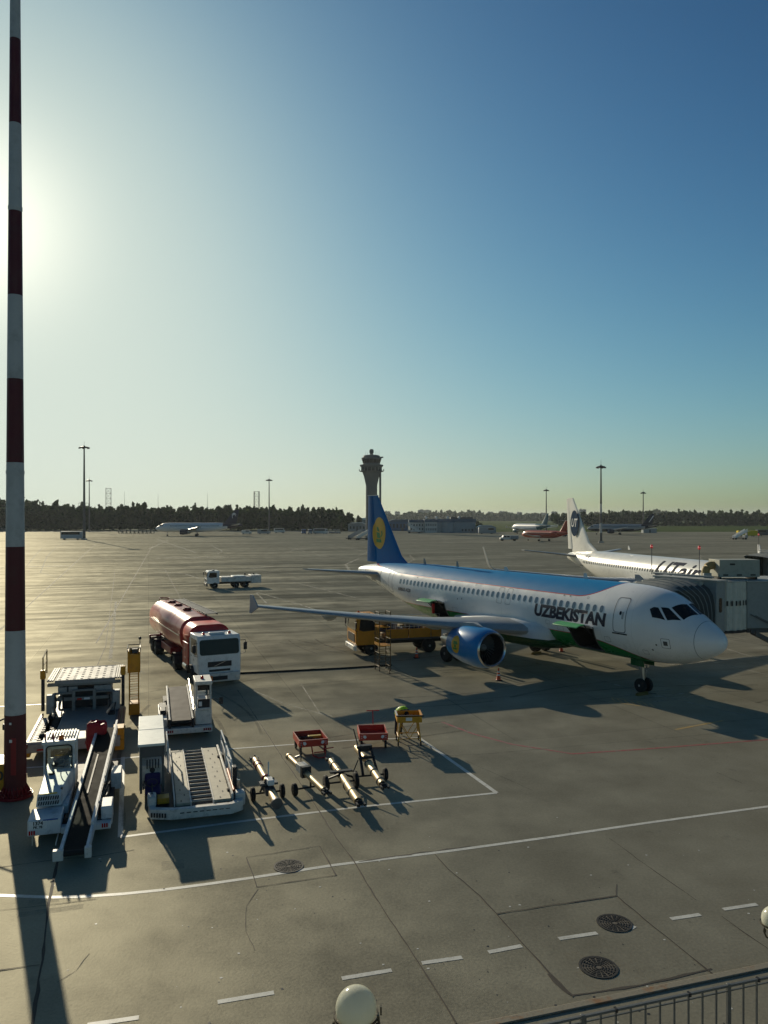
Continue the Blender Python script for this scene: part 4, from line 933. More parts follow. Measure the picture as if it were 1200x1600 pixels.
    r_ = MB(); r_.loft([[(bx(q), by(yb+.02, q), bz(q)+.16), (bx(q), by(yb+.09, q), bz(q)+.16), (bx(q), by(yb+.09, q), bz(q)+.22), (bx(q), by(yb+.02, q), bz(q)+.22)] for q in (.12, .4, .7, 1.02)]); 
    for q in (.13, .3, .5, .7, .9): r_.cyl((bx(q), by(yb+.055, q), bz(q)), (bx(q), by(yb+.055, q), bz(q)+.18), .02, n=5)
    r_.build('hand_rail', BW, t)
    MB().loft([[(bx(q), by(.26, q), bz(q)+.004), (bx(q), by(.31, q), bz(q)+.004), (bx(q), by(.31, q), bz(q)+.02), (bx(q), by(.26, q), bz(q)+.02)] for q in (.38, .55, .72)]).build('belt_cover_strip', DGREY, t)
    ends = MB(); ends.box(x0-.08, x0+.1, by(ya, 0)-.25, by(ya, 0)+.02, z0-.22, z0+.06); ends.build('end_bracket', OFFW, t, bev=.01)
    MB().box(x0-.08, x0+.1, by(yb, 0)-.02, by(yb, 0)+.16, z0-.22, z0+.06).build('end_bracket', OFFW, t, bev=.01)
    MB().cyl((x0+.02, by(ya, 0), z0-.06), (x0+.02, by(yb, 0), z0-.06), .075, n=12).build('end_roller', RUB, t)
    sup = MB()
    for q in (.3, .6):
        for y in (ya, yb): sup.box(bx(q)-.05, bx(q)+.05, by(y, q)-.04, by(y, q)+.04, .45, bz(q)-.18)
    sup.build('belt_support', DGREY, t)
    for a in (0, .45): MB().cyl((-1.2-a, .25, .5), (-3.6-a, .5, bz(.6)-.2), .045, n=8).build('hydraulic_ram', STEEL, t)
    # side lockers
    MB().box(-.75, .1, .86, 1.18, .3, .86).build('locker', BW, t, bev=.03); MB().box(-3.6, -2.7, 1.02, 1.36, .42, .95).build('locker', BW, t, bev=.03)
    MB().box(-2.7, -.8, 1.02, 1.12, .32, .48).build('side_beam', BW, t); MB().box(-2.3, -1.2, .75, 1.0, .4, .75).build('pump_unit', BLK, t, bev=.02)
    for y in (.78, .9): MB().tube([(-1.1, y, .74), (-1.5, y+.1, 1.0), (-2.1, y+.12, .9), (-2.6, y+.1, .55)], .022, 6).build('hydraulic_hose', RUB, t)
    MB().tube([(-.4, -.2, .55), (-.8, -.12, .3), (-1.6, -.15, .35), (-2.2, -.1, .6)], .02, 6).build('hydraulic_hose', RUB, t)
    MB().box(-.62, -.545, -.9, -.42, 1.18, 1.2).build('warning_label', M('label_yellow', (.5, .36, .03), .5), t); MB().box(.05, .07, -.2, -.02, .5, .62).build('tow_eye', BLK, t)
    # lamps, plate
    for y0 in (-1.08, .9):
        for k in range(4): MB().box(.425, .44, y0+k*.062, y0+k*.062+.04, .36, .48).build('tail_lamp', REDL if k < 3 else WHITE, t)
    p = plate(t, .422, -1.08, -.6, .52, .75); txt(p, '1374', .14, (.437, -.84, .64), bold=.006); txt(p, 'PK 78', .1, (.437, -.84, .54), bold=.004)
    MB().box(.424, .434, -.7, -.3, .74, .775).build('name_strip', M('strip_blue', (.03, .08, .3), .5), t)
    for x in (-.5, -4.4):
        for sg in (-.82, .82): wheel(t, (x, sg, .34), .34, .25)
    lg = MB(); lg.cyl((.3, -1.0, .3), (.34, -1.0, .02), .02, n=6); lg.cyl((.3, -.3, .3), (.5, -.35, .02), .02, n=6); lg.build('prop_stand', STEEL, t)
    return t, bx, by, bz, o
_, bx_, by_, bz_, bo = build_belt()
def build_cover():
    t = thing('red_cover', 'crumpled dark red tarpaulin cover on the top end of the sloping belt', 'cover', bo, -73)
    rs = random.Random(9); rings = []
    for k in range(9):
        x = -6.25-k*.075; q = (x-2.15)/(-9.05); zb = bz_(q)-.5; top = .86+.05*math.sin(k*1.7); sq = .36-(.05 if k in (0, 8) else 0); ry = []
        for y, z in ((-1, 0), (-1.03, .25), (-.98, .5), (-1, .75), (-.93, .92), (-.7, 1.0), (-.4, .97), (0, 1.02), (.4, .96), (.72, 1.0), (.92, .93), (1.0, .75), (.97, .5), (1.04, .25), (1, 0)):
            ry.append((x+rs.uniform(-.03, .03), .36+y*sq+rs.uniform(-.025, .025), zb+z*top+rs.uniform(-.03, .03)-(.06 if k in (0, 8) else 0)))
        rings.append(ry)
    m = MB(); m.loft(rings); m.build('tarpaulin', M('tarpaulin_red', (.30, .010, .018), .5, bump=.4, var=.3), t, smooth=28)
    MB().tube([(-6.2, .36-.4*math.cos(math.pi*i/10), bz_(.92)-.3+.35*math.sin(math.pi*i/10)) for i in range(11)], .012, 5).build('cord', DRED, t)
build_cover()
# ------------------------------------------------------------------ second belt loader behind
def build_belt2():
    o = G(293, 1147); t = thing('belt_loader', 'white belt loader with a short dark belt and tall driver booth, behind the pallet transporter', 'belt loader', o, -73)
    MB().box(-5.4, .6, -.95, .95, .3, .55).build('chassis', CHAS, t)
    MB().box(.6, .95, -1.0, 1.0, .28, .52).build('bumper', OFFW, t, bev=.03)
    for y in (-.95, .62):
        for k in range(4): MB().box(.955, .97, y+k*.085, y+k*.085+.06, .36, .46).build('tail_lamp', DRED, t)
    MB().box(-2.4, .6, -1.22, -.86, .35, .85).build('side_locker', OFFW, t, bev=.03)
    MB().box(-.9, -.2, -1.15, -.9, .86, 1.05).build('motor_unit', BLK, t, bev=.03); MB().box(-2.2, -1.3, -1.18, -.88, .86, .95).build('locker_lid', DGREY, t)
    MB().box(-2.2, .6, .3, 1.0, .5, 1.15).build('booth_base', OFFW, t, bev=.04)
    c = MB()
    for x in (.55, -.75):
        for y in (.35, .95): c.box(x-.04, x+.04, y-.04, y+.04, 1.15, 2.3)
    c.box(-.85, .65, .28, 1.02, 2.25, 2.4); c.box(.5, .62, .35, .95, 1.15, 1.25); cb = c.build('driver_booth', OFFW, t, bev=.025)
    MB().box(.56, .575, .4, .92, 1.25, 1.62).build('front_panel', BLK, cb); MB().box(.578, .59, .44, .58, 1.32, 1.52).build('notice', WHITE, cb)
    MB().box(-.5, .1, .4, .78, 1.5, 1.58).build('seat', WHITE, cb, bev=.03); MB().box(-.6, -.5, .4, .78, 1.55, 1.95).build('seat_back', OFFW, cb, bev=.03)
    for k in range(3): MB().box(.0, .04, .42, .78, 1.68+k*.13, 1.74+k*.13).build('louvre', WHITE, cb)
    MB().box(.53, .55, .4, .92, 2.0, 2.22).build('windscreen', CABG, cb)
    gr = MB()
    for z in (1.4, 1.6, 1.8, 2.0): gr.cyl((.55, .82, z), (.55, 1.0, z), .012, n=5)
    gr.cyl((.55, .82, 1.3), (.55, .82, 2.1), .012, n=5); gr.build('guard_bars', BLK, cb)
    beacon(cb, (0, .62, 2.4), .075, REDL)
    MB().cyl((.5, 1.0, 1.6), (.55, 1.38, 1.55), .015, n=5).build('mirror_arm', BLK, cb); MB().box(.53, .57, 1.32, 1.48, 1.35, 1.65).build('mirror', BLK, cb, bev=.02)
    x0, z0, x1, z1 = .75, .82, -3.9, 1.3
    m = MB(); m.loft([[(x, -.72+s, z), (x, .12+s, z), (x, .12+s, z-.16), (x, -.72+s, z-.16)] for x, z, s in ((x0, z0, 0), (x1, z1, 0))]); m.build('conveyor_belt', M('belt_brown', (.055, .04, .035), .7, var=.3), t)
    for y in (-.78, .18):
        r_ = MB(); r_.loft([[(x, y-.04, z-.2), (x, y+.04, z-.2), (x, y+.04, z+.07), (x, y-.04, z+.07)] for x, z in ((x0+.1, z0), (x1, z1))]); r_.build('side_frame', OFFW, t, bev=.01)
        MB().cyl((x0+.12, y, z0-.3), (x0+.12, y, z0+.1), .06, n=8).build('corner_buffer', BLK, t)
    MB().cyl((x0+.02, -.72, z0-.08), (x0+.02, .12, z0-.08), .085, n=12).build('end_roller', RUB, t)
    r_ = MB(); r_.tube([(x0-.3, .24, z0+.05), (x0-.3, .24, z0+.35), (x1, .24, z1+.35), (x1, .24, z1)], .02, 5); r_.build('hand_rail', STEEL, t)
    for x in (0, -3.8):
        for sg in (-.8, .8): wheel(t, (x, sg, .34), .34, .25)
build_belt2()
# ------------------------------------------------------------------ pallet transporter
def build_transporter():
    o = G(304, 1281); t = thing('pallet_transporter', 'low white pallet transporter with an open roller deck and roofed driver seat', 'transporter', o, -73)
    TW = M('transporter_white', (.55, .54, .50), .5, dirt=.5); PL = M('transporter_plate', (.32, .30, .24), .55, .2, dirt=.35)
    b = MB(); b.hexa([(-.35,-1.36,.12),(-.02,-1.3,.12),(.22,-.62,.12),(.22,1.16,.12)], [(-.35,-1.36,.46),(-.02,-1.3,.46),(.22,-.62,.46),(.22,1.16,.46)]) if False else None
    P = [(-.45,-1.4),(-.05,-1.34),(.2,-.7),(.24,1.14),(.0,1.52),(-.5,1.56),(-.5,1.3),(-.12,1.28),(.02,1.05),(.0,-.6),(-.2,-1.16),(-.45,-1.2)]
    b = MB(); b.prism(P, (.14, .46)); bp = b.build('bumper', TW, t, bev=.02)
    for i in range(8): MB().box(.21+.004*i*.3, .245, -.45+i*.2, -.32+i*.2, .33, .35).build('bumper_slot', CHAS, bp)
    for i in range(6): MB().add([(.0-.05*0, 0, 0)]*0+[(-.03+.0, -1.32+i*.08, .22), (-.03, -1.27+i*.08, .22), (-.03, -1.27+i*.08, .36), (-.03, -1.32+i*.08, .36)], [(0,1,2,3)]).build('lamp_slot', BLK, bp, loc=(.04+i*.032, 0, 0))
    # deck: side plates, rollers between
    for y0, y1 in ((-.55, -.12), (.62, 1.15)):
        m = MB(); m.box(-5.9, -.12, y0, y1, .42, .52); pl = m.build('deck_plate', PL, t, bev=.012)
        k = MB()
        for i in range(11): k.box(-5.6+i*.52, -5.45+i*.52, (y0+y1)/2-.02+((i % 2)-.5)*.12, (y0+y1)/2+.02+((i % 2)-.5)*.12, .521, .528)
        k.build('plate_marks', BLK, pl)
    MB().box(-5.9, -.12, -.12, .62, .2, .26).build('deck_pan', CHAS, t)
    for i in range(15): MB().cyl((-5.75+i*.385, -.11, .46), (-5.75+i*.385, .61, .46), .052, n=10).build('roller', M('roller_grey', (.33, .31, .27), .5, .4, dirt=.3), t)
    for y in (-.1, .6): MB().box(-5.9, -.1, y-.02, y+.02, .4, .54).build('roller_rail', OFFW, t)
    MB().box(-6.1, -.2, -1.2, 1.2, .2, .36).build('chassis', CHAS, t)
    MB().box(-5.9, -.2, -.62, -.58, .4, .62).build('side_fence', TW, t)
    MB().box(-5.9, -.25, 1.17, 1.24, .4, .62).build('side_fence', TW, t, bev=.01); MB().cyl((-2.6, 1.28, .66), (-.5, 1.28, .62), .05, n=10).build('safety_bar', M('bar_orange', (.45, .12, .04), .5), t)
    # right walkway, rails, panels
    MB().box(-5.8, -.6, 1.26, 1.6, .34, .4).build('walkway', ALU, t)
    for x0, x1 in ((-5.3, -3.5), (-3.2, -1.5)):
        r_ = MB(); r_.tube([(x0, 1.3, .5), (x0, 1.3, 1.32), (x1, 1.3, 1.32), (x1, 1.3, .5)], .028, 6); r_.tube([(x0, 1.3, .95), (x1, 1.3, .95)], .02, 6); r_.build('guard_rail', WHITE, t)
        MB().box(x0+.1, x1-.1, 1.33, 1.35, .45, .85).build('kick_panel', ALU, t)
    MB().box(-1.2, -.9, 1.28, 1.42, .4, 1.25).build('control_post', BLK, t, bev=.02); MB().cyl((-.7, 1.45, .3), (-.7, 1.45, .9), .05, n=8).build('hydraulic_ram', STEEL, t); MB().box(-.65, -.25, 1.3, 1.62, .2, .62).build('corner_box', TW, t, bev=.05)
    r_ = MB(); r_.tube([(-5.6, -.72, .6), (-5.6, -.72, 1.35), (-3.4, -.72, 1.35), (-3.4, -.72, .5)], .028, 6); r_.build('guard_rail', WHITE, t)
    # driver station
    MB().box(-5.4, -2.6, -1.66, -.95, .25, 1.1).build('engine_box', TW, t, bev=.03)
    MB().box(-5.35, -5.25, -1.64, -.92, 1.1, 1.98).build('rear_panel', TW, t); MB().box(-5.3, -2.3, -1.68, -1.64, .3, 1.98).build('side_panel', TW, t, bev=.01)
    for x, y in ((-1.75, -1.62), (-1.75, -.92), (-3.4, -.92)): MB().box(x-.035, x+.035, y-.035, y+.035, .4, 2.0).build('roof_post', DGREY, t)
    rf = MB(); rf.box(-5.4, -3.45, -1.72, -.86, 1.98, 2.06); rf.box(-3.45, -1.6, -1.72, -.86, 1.97, 2.05); rf.build('roof', M('roof_pale', (.66, .69, .64), .45, dirt=.15), t, bev=.012)
    MB().box(-1.72, -1.66, -1.6, -.94, 1.6, 1.95).build('louvre_panel', DGREY, t)
    for k in range(5): MB().box(-1.76, -1.73, -1.45+k*.09, -1.41+k*.09, 1.2, 1.5).build('lever', BLK, t)
    MB().box(-2.1, -1.95, -1.6, -.96, .75, 1.25).build('seat_panel', TW, t, bev=.02)
    ds = MB(); ds.cyl((-1.945, -1.26, 1.08), (-1.94, -1.26, 1.08), .09, n=14); ds.build('emblem_disc', BLK, t)
    MB().box(-1.95, -1.2, -1.5, -1.0, .48, .62).build('seat', M('seat_purple', (.035, .02, .09), .75), t, bev=.06); MB().box(-1.98, -1.84, -1.5, -1.0, .6, 1.0).build('seat_back', MC['seat_purple'], t, bev=.06)
    MB().tube([(-1.2, -1.55, .72), (-1.5, -1.55, .78), (-1.85, -1.52, .76)], .03, 6).build('arm_rest', BLK, t)
    MB().box(-1.0, -.55, -1.12, -.75, .4, .58).build('tool_box', YEL, t, bev=.02); MB().box(-.9, -.35, -1.42, -1.15, .4, .72).build('mudguard', TW, t, bev=.06)
    sw = MB(); sw.tube([(-.75+.05*math.cos(a*.524), -1.28+.17*math.sin(a*.524), 1.05+.14*math.cos(a*.524)) for a in range(13)], .014, 6); sw.cyl((-.75, -1.28, 1.05), (-.6, -1.28, .5), .02, n=6); sw.build('steering_wheel', BLK, t)
    for x in (-.9, -4.6):
        for sg in (-1, 1): wheel(t, (x, sg*1.22, .3), .3, .26)
build_transporter()
# ------------------------------------------------------------------ tow bars
GOLD = M('tow_bar_brass', (.46, .35, .20), .45, .6, var=.3, dirt=.3)
def bar_base(a, b, label, z0=.62, z1=.5):
    A, B = G(*a, .55), G(*b, .48); A.z = B.z = 0; h = math.degrees(math.atan2(B.y-A.y, B.x-A.x)); L = (B-A).length
    return thing('tow_bar', label, 'tow bar', A, h, 'aircraft tow bars in a row'), L
def tow_head(t, x, z, sg, big=False):
    m = MB(); m.box(x-.02*sg, x+.16*sg, -.09, .09, z-.08, z+.08); m.cyl((x+.2*sg, -.16, z), (x+.2*sg, .16, z), .035, n=8); m.cyl((x+.1*sg, 0, z-.14), (x+.1*sg, 0, z+.16), .03, n=8)
    m.box(x+.14*sg, x+.36*sg, -.15, -.09, z-.04, z+.04); m.box(x+.14*sg, x+.36*sg, .09, .15, z-.04, z+.04)
    return m.build('coupling_head', BLK if not big else DGREY, t)
def axle(t, x, w, r, z, name='axle'):
    m = MB(); m.cyl((x, -w, r), (x, w, r), .032, n=8); a = m.build(name, BLK, t)
    for sg in (-1, 1): wheel(t, (x, sg*w, r), r, .13, (0,1,0), rcol=DGREY)
    return a
def build_towbars():
    t, L = bar_base((398, 1191), (431, 1247), 'first tow bar from the left, thick brass tube in red clamps')
    m = MB(); m.cyl((.1, 0, .66), (2.3, 0, .58), .125, n=16); m.build('tube', GOLD, t); MB().cyl((3.0, 0, .42), (3.75, 0, .36), .13, .17, n=16).build('cone_end', GOLD, t)
    MB().rev([(0, .17), (.05, .19), (.12, .18), (.14, .1)], (3.72, 0, .36), (1, 0, -.05), 16).build('end_collar', DGREY, t)
    for x in (.45, .8, 2.0): MB().rev([(0, .12), (0, .15), (.07, .15), (.07, .12)], (x, 0, .645-.02*x), (1,0,-.03), 14).build('clamp', DRED, t)
    cr = MB(); cr.box(1.9, 2.9, -.16, .16, .3, .5); cr.cyl((2.1, -.2, .2), (2.6, -.1, .75), .04, n=6); cr.cyl((2.1, .2, .2), (2.7, .12, .8), .04, n=6); cr.box(2.3, 2.6, -.3, .3, .55, .62); cr.build('cradle', DGREY, t)
    MB().box(2.45, 2.9, -.1, .12, .62, .8).build('pump_unit', WHITE, t, bev=.03); MB().cyl((2.2, .05, .65), (2.0, .1, 1.15), .022, n=6).build('handle', STEEL, t)
    tow_head(t, .1, .66, -1); axle(t, 2.35, .5, .23, .3)
    t, L = bar_base((451, 1185), (498, 1229), 'second tow bar from the left, thin brass tube with a white clamp box')
    MB().cyl((.05, 0, .62), (3.6, 0, .5), .11, n=16).build('tube', GOLD, t)
    MB().rev([(0, .1), (0, .13), (.1, .13), (.1, .1)], (0, 0, .62), (1,0,0), 14).build('end_collar', GOLD, t); MB().cyl((.5, .1, .7), (.62, .22, .78), .05, n=8).build('lifting_eye', STEEL, t)
    MB().box(1.25, 1.75, -.16, .16, .5, .78).build('clamp_box', OFFW, t, bev=.02); MB().box(1.76, 1.95, -.17, .17, .42, .8).build('clamp_frame', BLK, t)
    MB().cyl((1.2, .05, .75), (1.1, .12, 1.35), .02, n=6).build('handle', BLK, t)
    tow_head(t, 3.6, .5, 1); a = axle(t, 2.35, .58, .22, .3); MB().cyl((2.35, 0, .26), (2.35, 0, .52), .035, n=8).build('stem', BLK, a)
    t, L = bar_base((514, 1187), (562, 1250), 'third tow bar from the left, on the two largest wheels')
    MB().cyl((.35, 0, .6), (1.75, 0, .55), .12, n=16).build('tube', GOLD, t); MB().cyl((2.0, 0, .52), (3.95, 0, .38), .145, n=16).build('outer_tube', GOLD, t)
    for x in (.75, 1.35, 2.6, 3.2): MB().rev([(0, .12), (0, .165), (.05, .165), (.05, .12)], (x, 0, .6-.055*x), (1,0,-.05), 14).build('clamp', DGREY, t)
    cr = MB(); cr.cyl((1.5, -.5, .34), (1.85, 0, .62), .04, n=6); cr.cyl((1.5, .5, .34), (1.85, 0, .62), .04, n=6); cr.box(1.68, 1.84, -.4, .4, .64, .7); cr.cyl((1.1, 0, .4), (2.4, 0, .42), .05, n=6); cr.build('cradle', BLK, t)
    MB().cyl((1.9, .4, .65), (1.75, .62, 1.0), .022, n=6).build('handle', BLK, t); tow_head(t, .35, .6, -1); tow_head(t, 3.95, .38, 1); axle(t, 1.75, .54, .29, .34)
    t, L = bar_base((557, 1171), (605, 1232), 'fourth tow bar from the left, with a tall black lifting frame')
    MB().cyl((.05, 0, .62), (1.35, 0, .6), .13, n=16).build('tube', GOLD, t); MB().cyl((1.75, 0, .55), (3.7, 0, .42), .138, n=16).build('outer_tube', GOLD, t)
    for x in (1.8, 2.6, 3.4): MB().rev([(0, .12), (0, .16), (.06, .16), (.06, .12)], (x, 0, .67-.067*x), (1,0,-.06), 14).build('clamp', DGREY, t)
    f = MB()
    for y in (-.28, .28): f.hexa([(2.05,y-.045,.25),(2.15,y-.045,.25),(2.15,y+.045,.25),(2.05,y+.045,.25)], [(1.15,y*.75-.045,1.02),(1.25,y*.75-.045,1.02),(1.25,y*.75+.045,1.02),(1.15,y*.75+.045,1.02)])
    f.box(1.1, 1.3, -.28, .28, .95, 1.06); f.box(1.5, 1.6, -.3, .3, .66, .74); f.box(1.12, 1.22, -.2, .2, .82, .95); f.build('lifting_frame', BLK, t)
    MB().cyl((1.05, -.2, 1.0), (.55, -.25, 1.5), .022, n=6).build('handle', BLK, t); tow_head(t, 3.7, .42, 1); axle(t, 2.1, .56, .22, .3)
build_towbars()
# ------------------------------------------------------------------ red carts
def cart(p, h, label, loaded):
    t = thing('hand_cart', label, 'cart', p, h, 'red hand carts behind the tow bars')
    b = MB(); x0, x1, w = -1.35, 0, .56; z0, z1 = .40, .64
    b.box(x0, x1, -w, w, z0-.02, z0+.02)
    for a in ((x0, x1, -w-.025, -w), (x0, x1, w, w+.025), (x0-.025, x0, -w-.025, w+.025), (x1, x1+.03, -w-.025, w+.025)): b.box(*a, z0-.02, z1)
    tr = b.build('tray', M('cart_red', (.5, .05, .028), .5, dirt=.25), t, bev=.01)
    for sg in (-1, 1):
        e = MB(); y = sg*.36; e.add([(.034, y-.07, z0+.1), (.034, y+.07, z0+.1), (.034, y+.02*sg+.05, z0+.19), (.034, y+.02*sg-.05, z0+.19), (.034, y, z0+.05)], [(0,4,1,2,3)]); e.build('reflector', WHITE, tr)
        m = MB(); m.box(.032, .036, sg*.5-.04, sg*.5+.03, z0+.06, z0+.1); m.box(.032, .036, sg*.5-.04, sg*.5+.03, z0+.14, z0+.18); m.build('tail_mark', M('mark_pink', (.6, .25, .25), .5), tr)
    rim = MB()
    for a in ((x0-.03, x1+.03, -w-.03, -w+.01), (x0-.03, x1+.03, w-.01, w+.03), (x0-.03, x0+.01, -w, w), (x1-.01, x1+.035, -w, w)): rim.box(*a, z1, z1+.02)
    rim.build('tray_rim', M('rim_pale_red', (.5, .2, .16), .5), tr)
    for x in (-.15, -1.2):
        for sg in (-1, 1):
            if loaded and x > -.5 and sg > 0: pass
            wheel(t, (x, sg*(w-.06), .17), .17, .07, rim=False); MB().box(x-.03, x+.03, sg*(w-.06)-.05, sg*(w-.06)+.05, .17, z0).build('leg', DRED if sg > 0 else BLK, t)
    if loaded:
        f = MB(); f.tube([(.1, -.1, z0), (.3, -.08, .1), (.5, .1, .06), (.5, .35, .06), (.3, .42, .1), (.1, .42, z0)], .028, 6); f.tube([(.3, -.05, .22), (.3, .4, .22)], .025, 6); f.cyl((.2, .3, .3), (.3, .75, .36), .02, n=6); f.build('draw_bar', RED, t)
    else:
        f = MB(); f.cyl((-1.35, .1, .4), (-1.8, .12, 1.15), .022, n=6); f.cyl((-1.8, -.15, 1.15), (-1.8, .4, 1.15), .022, n=6); f.build('pull_handle', RED, t)
    return t
c1 = G(490, 1181); cart(c1, -73, 'red hand cart carrying dark tools and a yellow bar, left of the two', True)
m = MB(); m.box(-1.2, -.2, -.45, .4, .425, .48); m.cyl((-.9, -.4, .52), (-.6, .1, .52), .05, n=8); ob = m.build('tool_mat', M('mat_dark', (.05, .035, .025), .8, var=.4), None, loc=c1, rot=(0,0,R(-73))); tag(ob, 'dark mat and tool lying in the left red cart', 'tool')
ob = MB().box(-.95, -.75, -.05, .5, .485, .58).build('yellow_bar', M('bar_olive_yellow', (.35, .25, .02), .6), None, bev=.02, loc=c1, rot=(0,0,R(-73))); tag(ob, 'yellow bar lying on the dark mat in the left red cart', 'bar')
cart(G(584, 1171), -84, 'empty red hand cart with raised pull handle, right of the two', False)
# ------------------------------------------------------------------ yellow work stand and worker
sp = G(640, 1166); SH = -86
def build_stand():
    t = thing('work_stand', 'yellow tool stand on castors with a shallow tray and black edge', 'work stand', sp, SH)
    Y2 = M('stand_yellow', (.55, .27, .016), .5, dirt=.3); w = .5; x0, x1 = -1.0, 0
    b = MB(); b.box(x0, x1, -w, w, 1.0, 1.03)
    for a in ((x0, x1, -w-.02, -w), (x0, x1, w, w+.02), (x0-.02, x0, -w-.02, w+.02), (x1, x1+.02, -w-.02, w+.02)): b.box(*a, .98, 1.24)
    b.build('tray', Y2, t, bev=.008)
    MB().box(x1-.02, x1+.07, -w-.06, w+.1, 1.24, 1.29).build('edge_pad', RUB, t, bev=.015); MB().box(x0+.05, x1-.05, -w-.05, -w+.02, 1.242, 1.28).build('edge_strip', OFFW, t); MB().box(x0+.05, x1-.05, w-.02, w+.05, 1.242, 1.28).build('edge_strip', M('strip_orange', (.6, .3, .08), .5), t)
    MB().box(x1+.022, x1+.03, -.16, .1, 1.06, 1.2).build('notice', WHITE, t)
    for x in (x0+.08, x1-.05):
        for sg in (-1, 1): MB().cyl((x, sg*w*.75, .98), (x, sg*w*.95, .16), .028, n=6).build('leg', Y2, t); wheel(t, (x, sg*w*.95, .09), .09, .06, name='castor', rim=False)
    f = MB()
    for sg in (-1, 1): f.cyl((x0+.08, sg*w*.9, .35), (x1-.05, sg*w*.9, .35), .02, n=6); f.cyl((x0+.08, sg*w*.78, .9), (x1-.05, sg*w*.92, .35), .018, n=6)
    for x in (x0+.08, x1-.05): f.cyl((x, -w*.92, .3), (x, w*.92, .3), .02, n=6); f.cyl((x, -w*.78, .92), (x, 0, .3), .016, n=6); f.cyl((x, w*.78, .92), (x, 0, .3), .016, n=6)
    f.build('brace', Y2, t)
build_stand()
def skinned(name, verts, edges, rad, mat, parent, sub=2, root=0):
    me = bpy.data.meshes.new(name); me.from_pydata(verts, edges, []); o = bpy.data.objects.new(name, me); COL.objects.link(o)
    if parent: o.parent = parent
    me.materials.append(mat); o.modifiers.new('skin', 'SKIN')
    for i, sv in enumerate(me.skin_vertices[0].data):
        r = rad[i]; sv.radius = r if isinstance(r, tuple) else (r, r); sv.use_root = i == root
    s = o.modifiers.new('sub', 'SUBSURF'); s.levels = s.render_levels = sub
    dg = bpy.context.evaluated_depsgraph_get(); m2 = bpy.data.meshes.new_from_object(o.evaluated_get(dg))
    o.modifiers.clear(); o.data = m2; m2.polygons.foreach_set('use_smooth', [True]*len(m2.polygons)); return o
